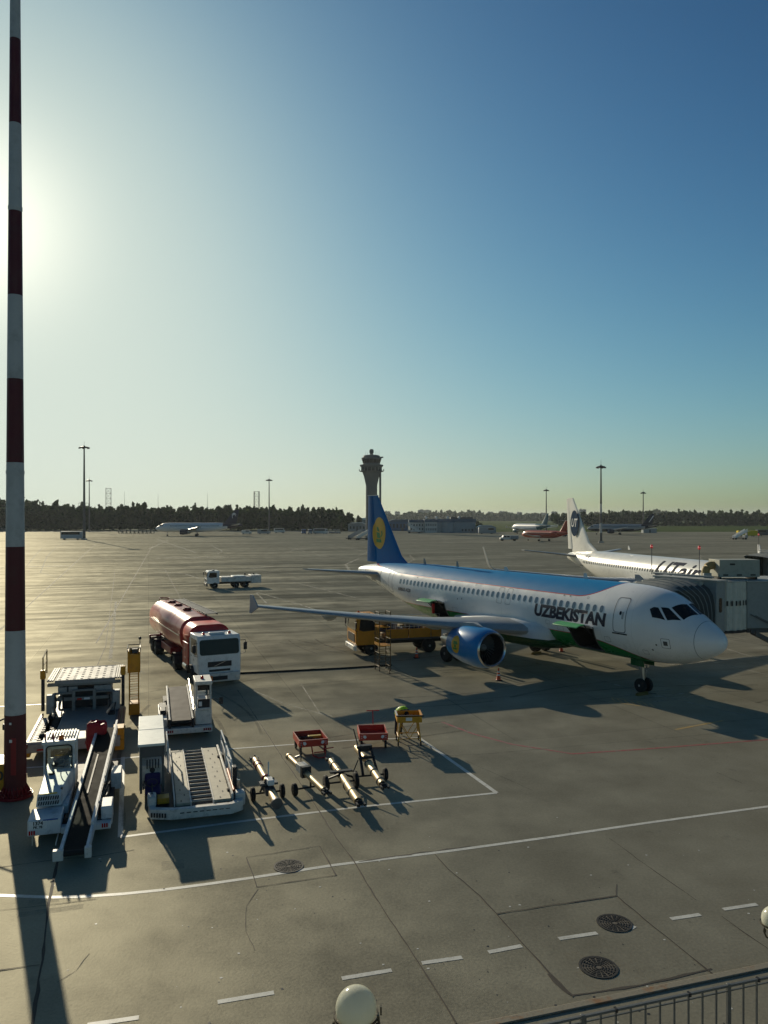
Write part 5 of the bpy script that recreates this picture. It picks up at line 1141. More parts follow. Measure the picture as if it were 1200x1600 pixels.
def build_worker():
    # standing on the far side of the tray, bent forward over it, head down towards the viewer side, hands on the tray
    p = G(623, 1149); t = thing('person', 'worker in a lime hi-vis vest bent over the yellow stand', 'person', (p.x, p.y, 0), -62)
    SKIN = M('skin', (.45, .26, .18), .55, var=.08); TRO = M('dark_trousers', (.02, .022, .03), .8); VEST = M('hi_vis_lime', (.42, .72, .03), .6, bump=.3); SHO = M('boot_black', (.02, .018, .016), .6); SLV = M('dark_sleeve', (.03, .035, .05), .8)
    V = [(0,0,.92),            # pelvis
         (.12,0,1.08),(.34,0,1.2),(.5,0,1.2),        # spine bent forward
         (.58,0,1.15),(.7,0,1.06),               # neck, head base
         (.44,.2,1.18),(.5,.27,.98),(.66,.2,1.06),  # left shoulder elbow wrist
         (.44,-.2,1.18),(.5,-.27,.98),(.66,-.2,1.06),
         (.02,.1,.86),(.05,.11,.48),(-.03,.12,.1),(.1,.12,.05),
         (.02,-.1,.86),(.0,-.12,.48),(-.08,-.13,.1),(.05,-.13,.05)]
    E_ = [(0,1),(1,2),(2,3),(3,4),(4,5),(3,6),(6,7),(7,8),(3,9),(9,10),(10,11),(0,12),(12,13),(13,14),(14,15),(0,16),(16,17),(17,18),(18,19)]
    rd = [(.15,.13),(.15,.12),(.17,.12),(.16,.11),.06,.085,.07,.052,.038,.07,.052,.038,.1,.07,.05,.045,.1,.07,.05,.045]
    body = skinned('body', V, E_, rd, TRO, t)
    body.data.materials.append(SKIN); body.data.materials.append(SLV); body.data.materials.append(SHO)
    for pl in body.data.polygons:
        c = pl.center
        if c.x > .56 and abs(c.y) < .12: pl.material_index = 1
        elif c.x > .6 and abs(c.y) >= .12: pl.material_index = 1
        elif c.z > .95 and c.x > .2: pl.material_index = 2
        elif c.z < .1: pl.material_index = 3
    # vest: a shell around the torso
    def ring(cx, cz, ty, tz, tilt):
        return [(cx-tz*math.cos(a)*math.sin(tilt), ty*math.sin(a), cz+tz*math.cos(a)*math.cos(tilt)) for a in [2*math.pi*i/18 for i in range(18)]]
    v = MB(); v.loft([ring(-.0, .93, .19, .16, 1.0), ring(.1, 1.07, .2, .165, .7), ring(.22, 1.15, .215, .165, .3), ring(.36, 1.2, .225, .16, .05), ring(.48, 1.2, .21, .14, -.15), ring(.53, 1.18, .12, .1, -.3)], caps=False); vo = v.build('vest', VEST, t, smooth=80)
    st = MB(); st.loft([ring(.26, 1.165, .223, .172, .25), ring(.31, 1.185, .226, .17, .15)], caps=False); st.build('reflective_band', WHITE, vo)
    hr = MB(); hr.sphere((.70, 0, 1.10), .108, 14, 9); hr.build('hair', M('hair_dark', (.02, .014, .01), .7), t)
    fc = MB(); fc.sphere((.74, 0, 1.03), .085, 12, 8, 1.15); fc.loft([[(.8,-.012,1.02),(.8,.012,1.02),(.82,.008,1.0),(.82,-.008,1.0)], [(.83,-.014,.985),(.83,.014,.985),(.815,.01,.975),(.815,-.01,.975)]]); fo = fc.build('face', SKIN, t)
    for sg in (-1, 1):
        MB().sphere((.812, sg*.033, 1.04), .012, 8, 5).build('eye', BLK, fo); MB().sphere((.70, sg*.105, 1.06), .026, 8, 5).build('ear', SKIN, fo)
        hd = MB(); hd.sphere((.71, sg*.2, 1.055), .045, 10, 6, .6)
        for k, (dy, ln) in enumerate(((-.03, .07), (-.01, .085), (.012, .08), (.032, .06))):
            hd.tube([(.735, sg*.2+dy, 1.058), (.735+ln*.6, sg*.2+dy*1.2, 1.06), (.735+ln, sg*.2+dy*1.25, 1.045)], .0095, 6)
        hd.tube([(.70, sg*(.2-.04), 1.055), (.74, sg*(.2-.075), 1.05), (.765, sg*(.2-.08), 1.045)], .011, 6); hd.build('hand', SKIN, t)
build_worker()
# ------------------------------------------------------------------ manhole covers
def manhole(px, py, label, first=[None], r=.36):
    p = G(px, py, .008)
    if first[0]: return dup(first[0], loc=p, label=label)
    t = thing('manhole_cover', label, 'manhole cover', p, 20, 'round iron manhole covers set in the concrete')
    IR = M('cast_iron', (.045, .042, .038), .6, .4, var=.4)
    MB().rev([(0, r+.05), (.012, r+.05), (.012, r)], (0,0,-.004), (0,0,1), 36, caps=False).build('frame', IR, t)
    MB().rev([(0, .001), (0, r-.01)], (0,0,.001), (0,0,1), 36, caps=False).build('plate', M('cover_dirt', (.1, .09, .075), .8, var=.4), t)
    g = MB()
    for k in range(1, 6):
        rr = r*k/6+.01
        for i in range(16):
            a0, a1 = i*math.pi/8+.06, (i+1)*math.pi/8-.06
            P = [(q*math.cos(a), q*math.sin(a)) for q, a in ((rr, a0), (rr+.03, a0), (rr+.03, (a0+a1)/2), (rr+.03, a1), (rr, a1), (rr, (a0+a1)/2))]; g.prism(P, (.0012, .012))
    g.build('grate_rings', IR, t); first[0] = t
manhole(451, 1353, 'iron manhole cover touching the long white line, inside a sawn square'); manhole(960, 1442, 'iron manhole cover at the end of a short white dash, upper right one'); manhole(935, 1511, 'iron manhole cover nearest to the railing, lower right one')
# ------------------------------------------------------------------ globe lamps, railing, kerb
def globe(p, r, label, first=[None]):
    if first[0]: return dup(first[0], loc=p, label=label)
    t = thing('globe_lamp', label, 'lamp', p, 0, 'white globe lamps on posts'); 
    m = MB(); z = p.z
    gl = M('opal_glass', (.78, .78, .66), .15, var=.06, dirt=.08); gt = gl.node_tree; tr_ = nd(gt, 'ShaderNodeBsdfTranslucent'); tr_.inputs[0].default_value = (.8, .78, .64, 1); mx_ = nd(gt, 'ShaderNodeMixShader'); mx_.inputs[0].default_value = .4; gt.links.new(gt.nodes['Principled BSDF'].outputs[0], mx_.inputs[1]); gt.links.new(tr_.outputs[0], mx_.inputs[2]); gt.links.new(mx_.outputs[0], gt.nodes['Material Output'].inputs[0]); MB().sphere((0,0,0), r, 40, 24).build('globe', gl, t, smooth=80)
    BR = M('bracket_bronze', (.10, .085, .06), .45, .5, dirt=.4)
    rg = MB(); zz = -.32*r; rr = r*1.1
    rg.loft([[Vector((q*math.cos(a), q*math.sin(a), zz+dz)) for q, dz in ((rr, -.012), (rr, .012), (rr-.012, .012), (rr-.012, -.012))] for a in [2*math.pi*i/40 for i in range(41)]], caps=False); rg.build('ring', BR, t)
    for a in (-2.75, -.35, -1.15, 1.6):
        b = MB(); c, s = math.cos(a), math.sin(a); b.tube([(c*r*1.13, s*r*1.13, -.1*r if a == -.35 else -.4*r), (c*r*1.2, s*r*1.2, -.65*r), (c*r*.9, s*r*.9, -1.2*r), (c*.05, s*.05, -1.5*r)], .014, 8); b.box(c*r*1.1-.016, c*r*1.1+.016, s*r*1.1-.016, s*r*1.1+.016, -.75*r, -.5*r); b.build('bracket', BR, t)
    hook = MB(); hook.box(r*1.16, r*1.24, -.02, .02, -.3*r, .1*r); hook.build('clamp', BR, t)
    MB().cyl((0,0,-1.5*r), (0,0,-z), .05, .08, n=14).build('post', BR, t); first[0] = t
gp = PXZ(556.5, 1575, 8.0); globe(gp, .213, 'white globe lamp in a bronze ring, cut by the bottom edge'); gp2 = PXZ(1211, 1437, 13.0); globe(gp2, .213, 'white globe lamp peeping in at the right edge')
def build_railing():
    A = G(780, 1612, 1.1); B = G(1200, 1523, 1.1); d = (B-A); d.z = 0; L0 = d.length; d.normalize(); h = math.degrees(math.atan2(d.y, d.x)); s0 = -3.0
    t = thing('railing', 'grey steel railing with vertical bars at the lower right corner', 'railing', (A.x, A.y, 0), h)
    RG = M('railing_steel', (.15, .155, .15), .5, .4, dirt=.3)
    for a in (s0, 1.55, 4.55, 7.55): MB().box(a-.035, a+.035, -.03, .03, 0, 1.09).build('post', RG, t, bev=.006)
    tr = MB(); tr.box(s0, L0+4, -.028, .028, 1.035, 1.075); tr.build('top_rail', RG, t, bev=.006); MB().box(s0, L0+4, -.012, .012, .95, .972).build('mid_rail', RG, t); MB().box(s0, L0+4, -.025, .025, .1, .14).build('bottom_rail', RG, t)
    x = s0+.15
    while x < L0+3: MB().box(x-.016, x+.016, -.012, .012, .14, 1.035).build('bar', RG, t); x += .297
    for a in (2.2, 3.7, 5.2): MB().box(a-.02, a+.02, -.04, .04, 1.02, 1.085).build('rail_clip', BLK, t)
    # kerb behind the railing
    k = MB(); k.box(-4, 14, 1.66, 1.84, 0, .035); o = k.build('kerb', None or kerb_mat(), None, bev=.02, loc=(A.x, A.y, 0), rot=(0,0,R(h))); struct(o)
def kerb_mat():
    m, t, b = base_mat('rusty_kerb'); oc = nd(t, 'ShaderNodeTexCoord').outputs['Object']
    n = noise(t, oc, 1.6, 6, .7); f = noise(t, oc, 20, 4)
    c = mixc(t, n.step(.52, .64), (.19, .175, .135), (.20, .10, .04)); c = mixc(t, f.step(.5, .7)*.5, c, (.08, .07, .055)); t.links.new(c.o, b.inputs['Base Color']); b.inputs['Roughness'].default_value = .85
    return m
build_railing()
# ------------------------------------------------------------------ things half hidden by the mast
def build_left():
    p = G(0, 1252); t = thing('equipment_trailer', 'yellow equipment box with black marks, half hidden behind the striped mast', 'trailer', (p.x-.35, p.y+.2, 0), -73)
    MB().box(-1.2, 0, -.9, .42, .25, 1.15).build('box', YEL, t, bev=.03); txt(t, '10', .42, (.006, .12, .62), BLK, bold=.015)
    f = MB(); f.tube([(-1.0, -.2, 1.15), (-1.0, -.2, 2.3), (-.95, .3, 2.5), (-.95, .35, 1.15)], .03, 6); f.build('frame', BLK, t); MB().box(-1.5, -1.2, .1, .6, 2.0, 2.2).build('lamp_head', BLK, t, bev=.03)
    for x in (-.25, -.95):
        for y in (-.7, .3): wheel(t, (x, y, .2), .2, .12, rim=False)
build_left()
# ------------------------------------------------------------------ white airliner behind
def build_second():
    h = -78; c, s = math.cos(R(h)), math.sin(R(h)); nose = (25.3+39.4*c, 108+39.4*s)
    t = thing('airliner', 'plain white airliner with a dark UT disc on its fin, behind the jet bridge', 'airliner', (nose[0], nose[1], 0), h)
    k = 1.0; T2 = [(a*39.4/37.57, b*.97-.45, c_*.97-.4, d*.955) for a, b, c_, d in FUS]
    F2 = Fus(T2); WHP = M('airliner_white', (.70, .69, .64), .33, coat=.2, dirt=.18, sc=.8); f = F2.body('fuselage', WHP, t, n=40)
    def wpatch(st): return F2.patch('cabin_window', [[(st+a, 3.8+b) for a, b in rrect(-.12, .12, -.17, .17, .09, 2)]], M('window_dark', (.03, .035, .04), .2), t, .01, 1, True)
    w0 = wpatch(14.0); st = 9.0
    while st < 31:
        if 14 < st < 24: cc = dup(w0); cc.parent = t; cc.location = (-(st-14.0), 0, 0)
        else: wpatch(st)
        st += .52
    bpy.data.objects.remove(w0)
    for a in (17.6, 18.5): F2.outline('overwing_exit', rrect(a-.25, a+.25, 3.35, 4.3, .1), .03, SEAL, t, 1)
    F2.outline('rear_door', rrect(31.6, 32.4, 3.0, 4.5, .14), .03, SEAL, t, 1)
    DG = M('slate_lettering', (.05, .055, .075), .8, spec=.03)
    F2.lettering('title_lettering', 'UTair', 14.2, 3.35, 2.2, DG, t, 1, .05, .35, 1.5)
    F2.lettering('registration_lettering', 'VQ-BJF', 30.8, 4.3, .5, DG, t, 1, .012, .2)
    F2.lettering('small_lettering', 'www.utair.ru', 32.4, 3.25, .26, DG, t, 1, .005, .1)
    zs = (4.5, 5.1, 6.2, 12.15); le = (27.3, 29.9, 32.2, 37.0); te = (37.2, 37.3, 37.4, 38.75)
    fin = MB().loft(fin_mesh(le, te, zs, (.05, .075, .09, .09))).build('fin', WHP, t)
    MB().loft([airfoil((-37.1, 0, 5.2), 1.45, .09, up=(0,1,0), n=6, camber=0), airfoil((-38.35, 0, 12.05), .75, .1, up=(0,1,0), n=6, camber=0)]).build('rudder', WHP, t)
    N = 28; m = MB(); y = -.33
    m.add([(-36.0-.22*b*0+1.18*a, y, 8.7+1.75*b) for a, b in [(math.cos(i*2*math.pi/N), math.sin(i*2*math.pi/N)) for i in range(N)]], [tuple(range(N))]); em = m.build('emblem', M('disc_navy', (.010, .035, .075), .8, spec=.03), fin)
    flat_text('emblem_lettering', 'UT', 1.55, WHITE, em, (-36.0, y-.02, 8.25), (R(90), 0, 0), shear=.3, bold=.03, sx=.85)
    for sg in (-1, 1):
        wing(t, sg, WING, root=(13.2, 1.5, 2.3), rc=6.6, kink=(6.0, 4.2), tip=(16.9, 1.5), sweep=26.5, dz=1.35, fence='winglet')
        engine(t, -13.0, sg*4.9, 1.55, WHP, detail=False); gear_main(t, -19.6, sg*2.9, .55, 2.0)
        MB().loft([airfoil((-33.4, sg*.7, 4.35), 3.6, .1, n=6, camber=0), airfoil((-36.8, sg*7.15, 5.1), 1.3, .1, n=6, camber=0)]).build('tailplane', WING, t)
    gear_nose(t, -4.0)
    MB().prism([(-22, 5.7), (-22.5, 5.7), (-22.5, 6.15), (-22.3, 6.15)], (-.03, .03), 'y').build('blade_antenna', WHP, t)
build_second()
# ------------------------------------------------------------------ jet bridges
JG = M('bridge_grey', (.25, .27, .265), .5, .1, dirt=.2); JR = M('bridge_roof_grey', (.36, .37, .35), .6, dirt=.4); JC = M('bridge_corrugated', (.5, .5, .44), .5, .1, dirt=.25); FOLD = M('canopy_fold', (.075, .085, .082), .75, var=.25); FOLDR = M('canopy_roof', (.24, .25, .235), .7, dirt=.4)
def build_bridge():
    h = -59.9; c, s = math.cos(R(h)), math.sin(R(h)); ox, oy = -5.2, 5.3
    t = thing('jet_bridge', 'grey jet bridge with pleated canopy on the white and blue airliner', 'jet bridge', (16.71+c*ox-s*oy, 37.91+s*ox+c*oy, 0), h)
    def P(x, y, z): return (x-ox, y-oy, z)
    # pleated canopy: arches
    n = 13; A = []
    for k in range(n):
        q = k/(n-1); e = .24*(k % 2)
        ring = []
        for x, z in [(-3.15, 3.3), (-3.15, 3.8), (-3.15, 4.3), (-3.18, 4.8), (-3.28, 5.25), (-3.5, 5.6), (-3.9, 5.82), (-4.5, 5.98), (-5.4, 6.05), (-6.4, 6.0), (-7.0, 5.7), (-7.15, 4.8), (-7.15, 3.3)]:
            zt, zb_, w = AF.at(-x); zc, hh = (zt+zb_)/2, (zt-zb_)/2; zz = min(z, zt-.05); l0 = w*math.sqrt(max(0, 1-((zz-zc)/hh)**2))+.03
            cx_, cz_ = -5.2, 4.3; dx, dz = x-cx_, z-cz_; L = math.hypot(dx, dz); g = 1-e/L
            xq, zq = cx_+dx*g, cz_+dz*g if z > 3.4 else z
            ring.append(P(xq, l0+(3.45-l0)*q, zz+.03+(zq-zz-.03)*min(1, q*2.2)))
        A.append(ring)
    m = MB(); m.loft(A, caps=False, closed=False)
    for i, f in enumerate(m.f):
        zc = sum(m.v[j][2] for j in f)/4; m.m[i] = 1 if zc > 5.66 else 0
    m.build('canopy', [FOLD, FOLDR], t, smooth=10)
    rb = MB()
    for k in range(0, n, 2): rb.tube(A[k][:-2], .024, 5)
    rb.build('canopy_ridge_tube', JG, t)  # pale tubes added along the ridges to give the pleats their contrast
    MB().box(*[-7.2-ox, -3.2-ox, 3.15-oy, 3.4-oy, 6.2, 6.3]).build('canopy_top_plate', JG, t, bev=.02)
    # cab
    m = MB(); m.box(-7.35-ox, -3.1-ox, 3.45-oy, 4.2-oy, 3.2, 6.0); cb = m.build('cab', JG, t, bev=.04)
    MB().prism([(a-oy, b) for a, b in rrect(3.68, 3.92, 4.3, 5.1, .1, 3)], (-3.095-ox, -3.085-ox), 'x').build('cab_window', GLASS, cb)
    MB().box(-7.4-ox, -3.0-ox, 3.4-oy, 4.3-oy, 6.0, 6.08).build('cab_roof', JR, cb)
    # corrugated rotunda
    cx, cy, r = -5.2-ox, 5.3-oy, 2.22; N = 120
    rg = []
    for z in (3.25, 5.92): rg.append([(cx+(r+(.08 if i % 4 < 2 else 0))*math.cos(2*math.pi*i/N), cy+(r+(.08 if i % 4 < 2 else 0))*math.sin(2*math.pi*i/N), z) for i in range(N)])
    ro = MB().loft(rg).build('rotating_wall', JC, t, smooth=15)
    MB().cyl((cx, cy, 3.1), (cx, cy, 3.26), r+.08, n=48).build('base_ring', BLK, ro); MB().cyl((cx, cy, 5.92), (cx, cy, 6.0), r+.06, n=48).build('roof', JR, ro)
    for i in range(11):
        a = R(-38+i*7.2); w = R(1.5)
        vs = [(cx+(r+.09)*math.cos(a+d), cy+(r+.09)*math.sin(a+d), z) for d, z in ((-w, 4.62), (w, 4.62), (w, 4.9), (-w, 4.9))]; MB().add(vs, [(0,1,2,3)]).build('slit_window', BLK, ro)
    # tunnel heading to the terminal: works in a frame turned to world +x
    a = R(59.9+3); Mx = Matrix.Translation((cx, cy, 0)) @ Matrix.Rotation(a, 4, 'Z')
    m = MB(); m.X = Mx; m.box(1.55, 24, -1.75, 1.75, 3.3, 5.9); tu = m.build('tunnel', JG, t, bev=.03)
    m = MB(); m.X = Mx; m.box(1.5, 24, -1.8, 1.8, 5.9, 5.97); m.build('tunnel_roof', JR, tu)
    for x in (3.1, 3.2, 6.4, 6.5, 9.6, 12.8, 16): m = MB(); m.X = Mx; m.box(x-.03, x+.03, -1.79, -1.75, 3.3, 5.88); m.build('panel_joint', DGREY, tu)
    m = MB(); m.X = Mx; m.box(1.6, 24, -1.65, 1.65, 3.05, 3.3); m.build('under_frame', DGREY, tu)
    m = MB(); m.X = Mx
    for y in (-1.3, 1.3): m.box(6.2, 6.6, y-.2, y+.2, .9, 3.1)
    m.box(6.1, 6.7, -1.6, 1.6, .7, 1.0); m.build('lift_column', JG, t)
    for y in (-1.1, 1.1):
        p = Mx @ Vector((6.4, y, .55)); wheel(t, p, .55, .4, (Mx.to_3x3() @ Vector((0, 1, 0))))
    m = MB(); m.X = Mx
    for y in (-2.35, -1.85): m.hexa([(1.7, y-.05, 3.0), (7.0, y-.05, .35), (7.0, y+.05, .35), (1.7, y+.05, 3.0)], [(1.7, y-.05, 3.25), (7.0, y-.05, .6), (7.0, y+.05, .6), (1.7, y+.05, 3.25)])
    for i in range(14): q = i/14; m.box(1.8+5.1*q, 2.05+5.1*q, -2.3, -1.9, 3.02-2.62*q, 3.06-2.62*q)
    for y in (-2.35, -1.85): m.cyl((1.7, y, 4.1), (7.0, y, 1.45), .025, n=6)
    m.build('service_stairs', DGREY, t)
    # roof plant
    m = MB(); m.X = Mx @ Matrix.Translation((.95, -.4, -.3)); m.box(-.6, 1.75, -.6, .75, 6.42, 7.4); ac = m.build('air_conditioner', M('plant_beige', (.34, .34, .28), .6, dirt=.3), t, bev=.02)
    m = MB(); m.X = Mx @ Matrix.Translation((.95, -.4, -.3))
    for k in range(3): m.box(-.4+k*.8, -.1+k*.8, -.612, -.6, 6.5, 6.58)
    m.box(.0, .3, -.612, -.6, 7.1, 7.2); m.build('plant_vents', BLK, ac)
    m = MB(); m.X = Mx @ Matrix.Translation((.95, -.4, -.3))
    for x in (-.5, 1.6): m.box(x-.06, x+.06, -.5, .6, 6.26, 6.42)
    m.build('plant_feet', BLK, ac)
    m = MB(); m.X = Mx @ Matrix.Translation((.95, -.4, -.3))
    for i in range(9):
        b = math.pi/2*i/8; b2 = math.pi/2*(i+1)/8
    pts = [(-.6, .1, 7.05)]+[(-.75-.33*math.sin(math.pi/2*i/6), .1, 6.72+.33*math.cos(math.pi/2*i/6)) for i in range(7)]+[(-1.08, .1, 6.35)]
    m.loft([m.ring(p, (Vector(pts[min(i+1, len(pts)-1)])-Vector(pts[max(i-1, 0)])), .23, 12) for i, p in enumerate(pts)]); m.build('air_duct', M('duct_ochre', (.30, .22, .09), .6, dirt=.3), ac)
    m = MB(); m.X = Mx @ Matrix.Translation((.95, -.4, -.3)); m.box(-1.3, -.85, -.15, .35, 6.3, 6.62); m.build('duct_box', JR, ac)
    # obstruction lamps on poles
    for x, y in ((-6.9, 2.75), (-4.3, 3.6)):
        o = MB().cyl(P(x, y, 6.2), P(x, y, 7.75), .022, n=6).build('beacon_pole', DGREY, t)
        m = MB(); m.rev([(0, .05), (.04, .07), (.08, .075), (.18, .06), (.22, .02)], P(x, y, 7.72), (0,0,1), 12); m.build('beacon', glow('beacon_red', (.8, .02, .03), .1), o); MB().sphere(P(x, y, 7.82), .078, 10, 6, .3).build('beacon_lamp', glow('beacon_core', (1, .4, .35), .9), o)
    return t
jb = build_bridge()
j2 = dup(jb, loc=(40.0, 76.0, 0), h=-66, label='second grey jet bridge, its dark pleated canopy peeping in at the right edge')
# ------------------------------------------------------------------ far aircraft
def far_plane(label, p, h, fus, tail, engc, k=1.0, ttail=False, cut=29, gearless=False, belly=None, mark=None, wcol=None):
    t = thing('airliner', label, 'airliner', p, h, None, k); mb = MB()
    sts = [0,.1,.4,.85,1.5,2.2,3,4.2,6.5,12,18,23,25,27,29,31,33,35,36.6,37.57]; rg = [[AF.surf(x, a*18) for a in range(20)] for x in sts]; mb.loft(rg)
    for i in range(len(mb.f)):
        x = -sum(mb.v[j][0] for j in mb.f[i])/len(mb.f[i]); z = sum(mb.v[j][2] for j in mb.f[i])/len(mb.f[i])
        mb.m[i] = 1 if x > cut-(5.87-z)*-.0+(z-3.8)*-.9 else (2 if belly and z < 3.0 else 0)
    mb.build('fuselage', [fus, tail, belly or fus], t, smooth=50)
    for sd in (1, -1): AF.patch('windscreen', [[(1.5, 3), (1.75, 46), (3.1, 66), (3.3, 52), (2.3, 3)]], GLASS, t, .02, sd)
    WM = wcol or WING
    if not ttail: le, te = (28.0, 29.6, 34.3), (34.8, 34.9, 36.1)
    else: le, te = (28.5, 30.0, 34.0), (35, 35.2, 37)
    fn = MB().loft(fin_mesh(le, te, (5.2, 5.9, 11.6), (.06, .09, .09))).build('fin', tail, t)
    for sg in (-1, 1):
        wing(t, sg, WM, far=True, fence=None if ttail else 'fence')
        if ttail: e = MB().rev([(0, .75), (.1, .95), (1.5, 1.1), (3.2, 1.0), (4.6, .65), (4.6, .5)], (-25.6, sg*2.75, 4.6), (-1,0,0), 16).build('engine', engc, t); MB().rev([(.2, .9), (.3, .001)], (-25.6, sg*2.75, 4.6), (-1,0,0), 14).build('intake_duct', DARKIN, e); z0, z1, y0 = 11.3, 11.5, .1
        else: engine(t, -10.95, sg*5.75, 1.92, engc, detail=False); z0, z1, y0 = 4.72, 5.3, .8
        MB().loft([airfoil((-32.2-(2.2 if ttail else 0), sg*y0, z0), 3.4-(1 if ttail else 0), .1, n=5, camber=0), airfoil((-35.2-(1.2 if ttail else 0), sg*6.2, z1), 1.3, .1, n=5, camber=0)]).build('tailplane', WM, t)
        g = MB(); g.cyl((-17.7, sg*3.8, .5), (-17.7, sg*3.4, 2.4), .14, n=8); go = g.build('main_gear', GREY, t); wheel(go, (-17.7, sg*3.8, .56), .56, .9, rim=False)
    g = MB(); g.cyl((-5.07, 0, .4), (-5.07, 0, 2), .1, n=8); go = g.build('nose_gear', GREY, t); wheel(go, (-5.07, 0, .38), .38, .55, rim=False)
    wl = MB()
    for sd in (1, -1):
        for i in range(40):
            x = 6.6+i*.53; q = [AF.surf(x+a, AF.th(x, 4.5+b)*sd, .02) for a, b in ((-.12,-.17),(.12,-.17),(.12,.17),(-.12,.17))]; wl.add(q, [(0,1,2,3)])
    o = wl.build('window_row', M('window_dark', (.03, .035, .04), .2), t)
    return t, fn
PW = M('far_white', (.6, .61, .62), .4); PNAVY = M('far_navy', (.012, .012, .04), .4); PGR = M('far_green', (.03, .28, .24), .4); PTEAL = M('far_teal', (.02, .10, .14), .4); PRED = M('far_red', (.36, .05, .025), .4, dirt=.3); PSIL = M('far_silver', (.30, .31, .32), .4); PDARK = M('far_dark_blue', (.012, .016, .035), .4)
def far1():
    p = G(238, 840); t, fn = far_plane('white airliner with a dark purple tail before the forest, left part of the apron', (p.x-6.5, 388, 0), 189, PW, PNAVY, PNAVY, 1.14, cut=30.5)
    for i in range(13):
        if i != 6: x = 8.2+i*.78; AF.patch('title_lettering', [[(x, 4.95), (x+.52, 4.95), (x+.52, 5.4), (x, 5.4)]], PNAVY, t, .03, -1)
    m = MB()
    for a0, a1, r in ((0, 4.0, 1.0), (.6, 2.6, 1.45)):
        N = 12; vs = []
        for i in range(N+1):
            a = a0+(a1-a0)*i/N; w = .17*math.sin(math.pi*i/N)+.04; vs += [(-33.9-(r-w)*math.cos(a)*.8, .35, 8.6+(r-w)*math.sin(a)), (-33.9-(r+w)*math.cos(a)*.8, .35, 8.6+(r+w)*math.sin(a))]
        m.add(vs, [(2*i, 2*i+1, 2*i+3, 2*i+2) for i in range(N)])
    m.build('tail_emblem', PW, fn)
far1()
p = G(791, 833); far_plane('white and teal airliner with a dark green tail beyond the red jet', (p.x+2, 452, 0), 113, PW, PTEAL, PTEAL, 1.0, cut=27)
p = G(808, 843); far_plane('small orange red jet with a T shaped tail, parked behind the white crew truck', (p.x, 318, 0), 122, PRED, PRED, PRED, .72, ttail=True, cut=40)
p = G(921, 833); t, fn = far_plane('silver and dark blue airliner with a dark tail, right of the white fin', (p.x-11, 425, 0), 167, PSIL, PDARK, PDARK, .97, cut=31, belly=PDARK)
m = MB()
for sg in (-1, 1): m.add([(-33.0, sg*.36, 7.0), (-33.3, sg*.36, 7.0), (-35.9, sg*.3, 10.6), (-35.2, sg*.3, 10.6)], [(0,1,2,3)])
m.build('tail_stripe', PW, fn)
# ------------------------------------------------------------------ far vehicles
def box_vehicle(name, label, cat, p, h, L, W, H, mat, cabf=.25, glass=True, group=None, wheels=True, rh=None, nose=0):
    t = thing(name, label, cat, p, h, group); b = MB(); zf = .35
    prof = [(0, zf), (0, zf+(H-zf)*.5), (-nose, zf+(H-zf)*(.55 if nose else .95)), (-nose-.4*(1 if nose else .3), H), (-L+.1, H), (-L, H-.15), (-L, zf)]
    b.loft([[(x, -W/2, z) for x, z in prof], [(x, W/2, z) for x, z in prof]]); bo_ = b.build('body', mat, t, bev=.06)
    if glass:
        for sg in (-1, 1): MB().prism([(-nose-.35, zf+(H-zf)*.55), (-nose-.45, H-.25), (-L*(.9 if cabf > .5 else cabf+.2), H-.25), (-L*(.9 if cabf > .5 else cabf+.2), zf+(H-zf)*.55)], (sg*W/2-.015, sg*W/2+.015), 'y').build('side_window', GLASS, bo_)
        MB().hexa([(-nose*1.0+.015, -W/2+.12, zf+(H-zf)*.55), (-nose-.05, -W/2+.12, zf+(H-zf)*.55), (-nose-.05, W/2-.12, zf+(H-zf)*.55), (-nose*1.0+.015, W/2-.12, zf+(H-zf)*.55)], [(-nose-.37*(1 if nose else .3)+.03, -W/2+.15, H-.2), (-nose-.5, -W/2+.15, H-.2), (-nose-.5, W/2-.15, H-.2), (-nose-.37*(1 if nose else .3)+.03, W/2-.15, H-.2)]).build('windscreen', GLASS, bo_)
    for x in (-L*.17, -L*.8):
        for sg in (-1, 1): wheel(t, (x, sg*(W/2-.12), .38), .38, .22, rim=False)
    return t
VGREY = M('van_grey', (.25, .27, .28), .4); VDARK = M('vehicle_dark', (.05, .06, .07), .4); VBLUE = M('vehicle_blue', (.04, .1, .2), .45)
box_vehicle('apron_bus', 'long low apron bus parked beside the tall mast on the glaring concrete', 'bus', G(95, 843), 193, 8.6, 2.6, 3.5, M('bus_pale', (.4, .42, .44), .4), .9)
box_vehicle('van', 'grey van parked at the forest edge just right of the far mast', 'van', G(153, 829), -5, 5.5, 2.0, 2.3, VGREY, .4, nose=1.0)
box_vehicle('van', 'dark van at the left edge, half hidden by the banded mast', 'van', G(13, 830), -10, 6, 2.1, 2.4, VDARK, .4, nose=1.0)
t = None
for i in range(9):
    p = G(188+i*6.3, 833.5)
    if t is None:
        t = thing('baggage_cart', 'covered baggage cart standing in a long row behind the purple tailed airliner', 'cart', p, 5, 'row of baggage carts by the forest'); MB().box(-1.0, 1.0, -.7, .7, .3, .5).build('base', DGREY, t)
        MB().box(-1.0, 1.0, -.7, .7, 1.9, 2.0).build('roof', OFFW, t)
        for x in (-.95, .9): MB().box(x, x+.05, -.7, .7, .5, 1.9).build('end_panel', VDARK, t)
        for x in (-.7, .7):
            for sg in (-.6, .6): wheel(t, (x, sg, .2), .2, .12, rim=False)
    else: dup(t, loc=p)
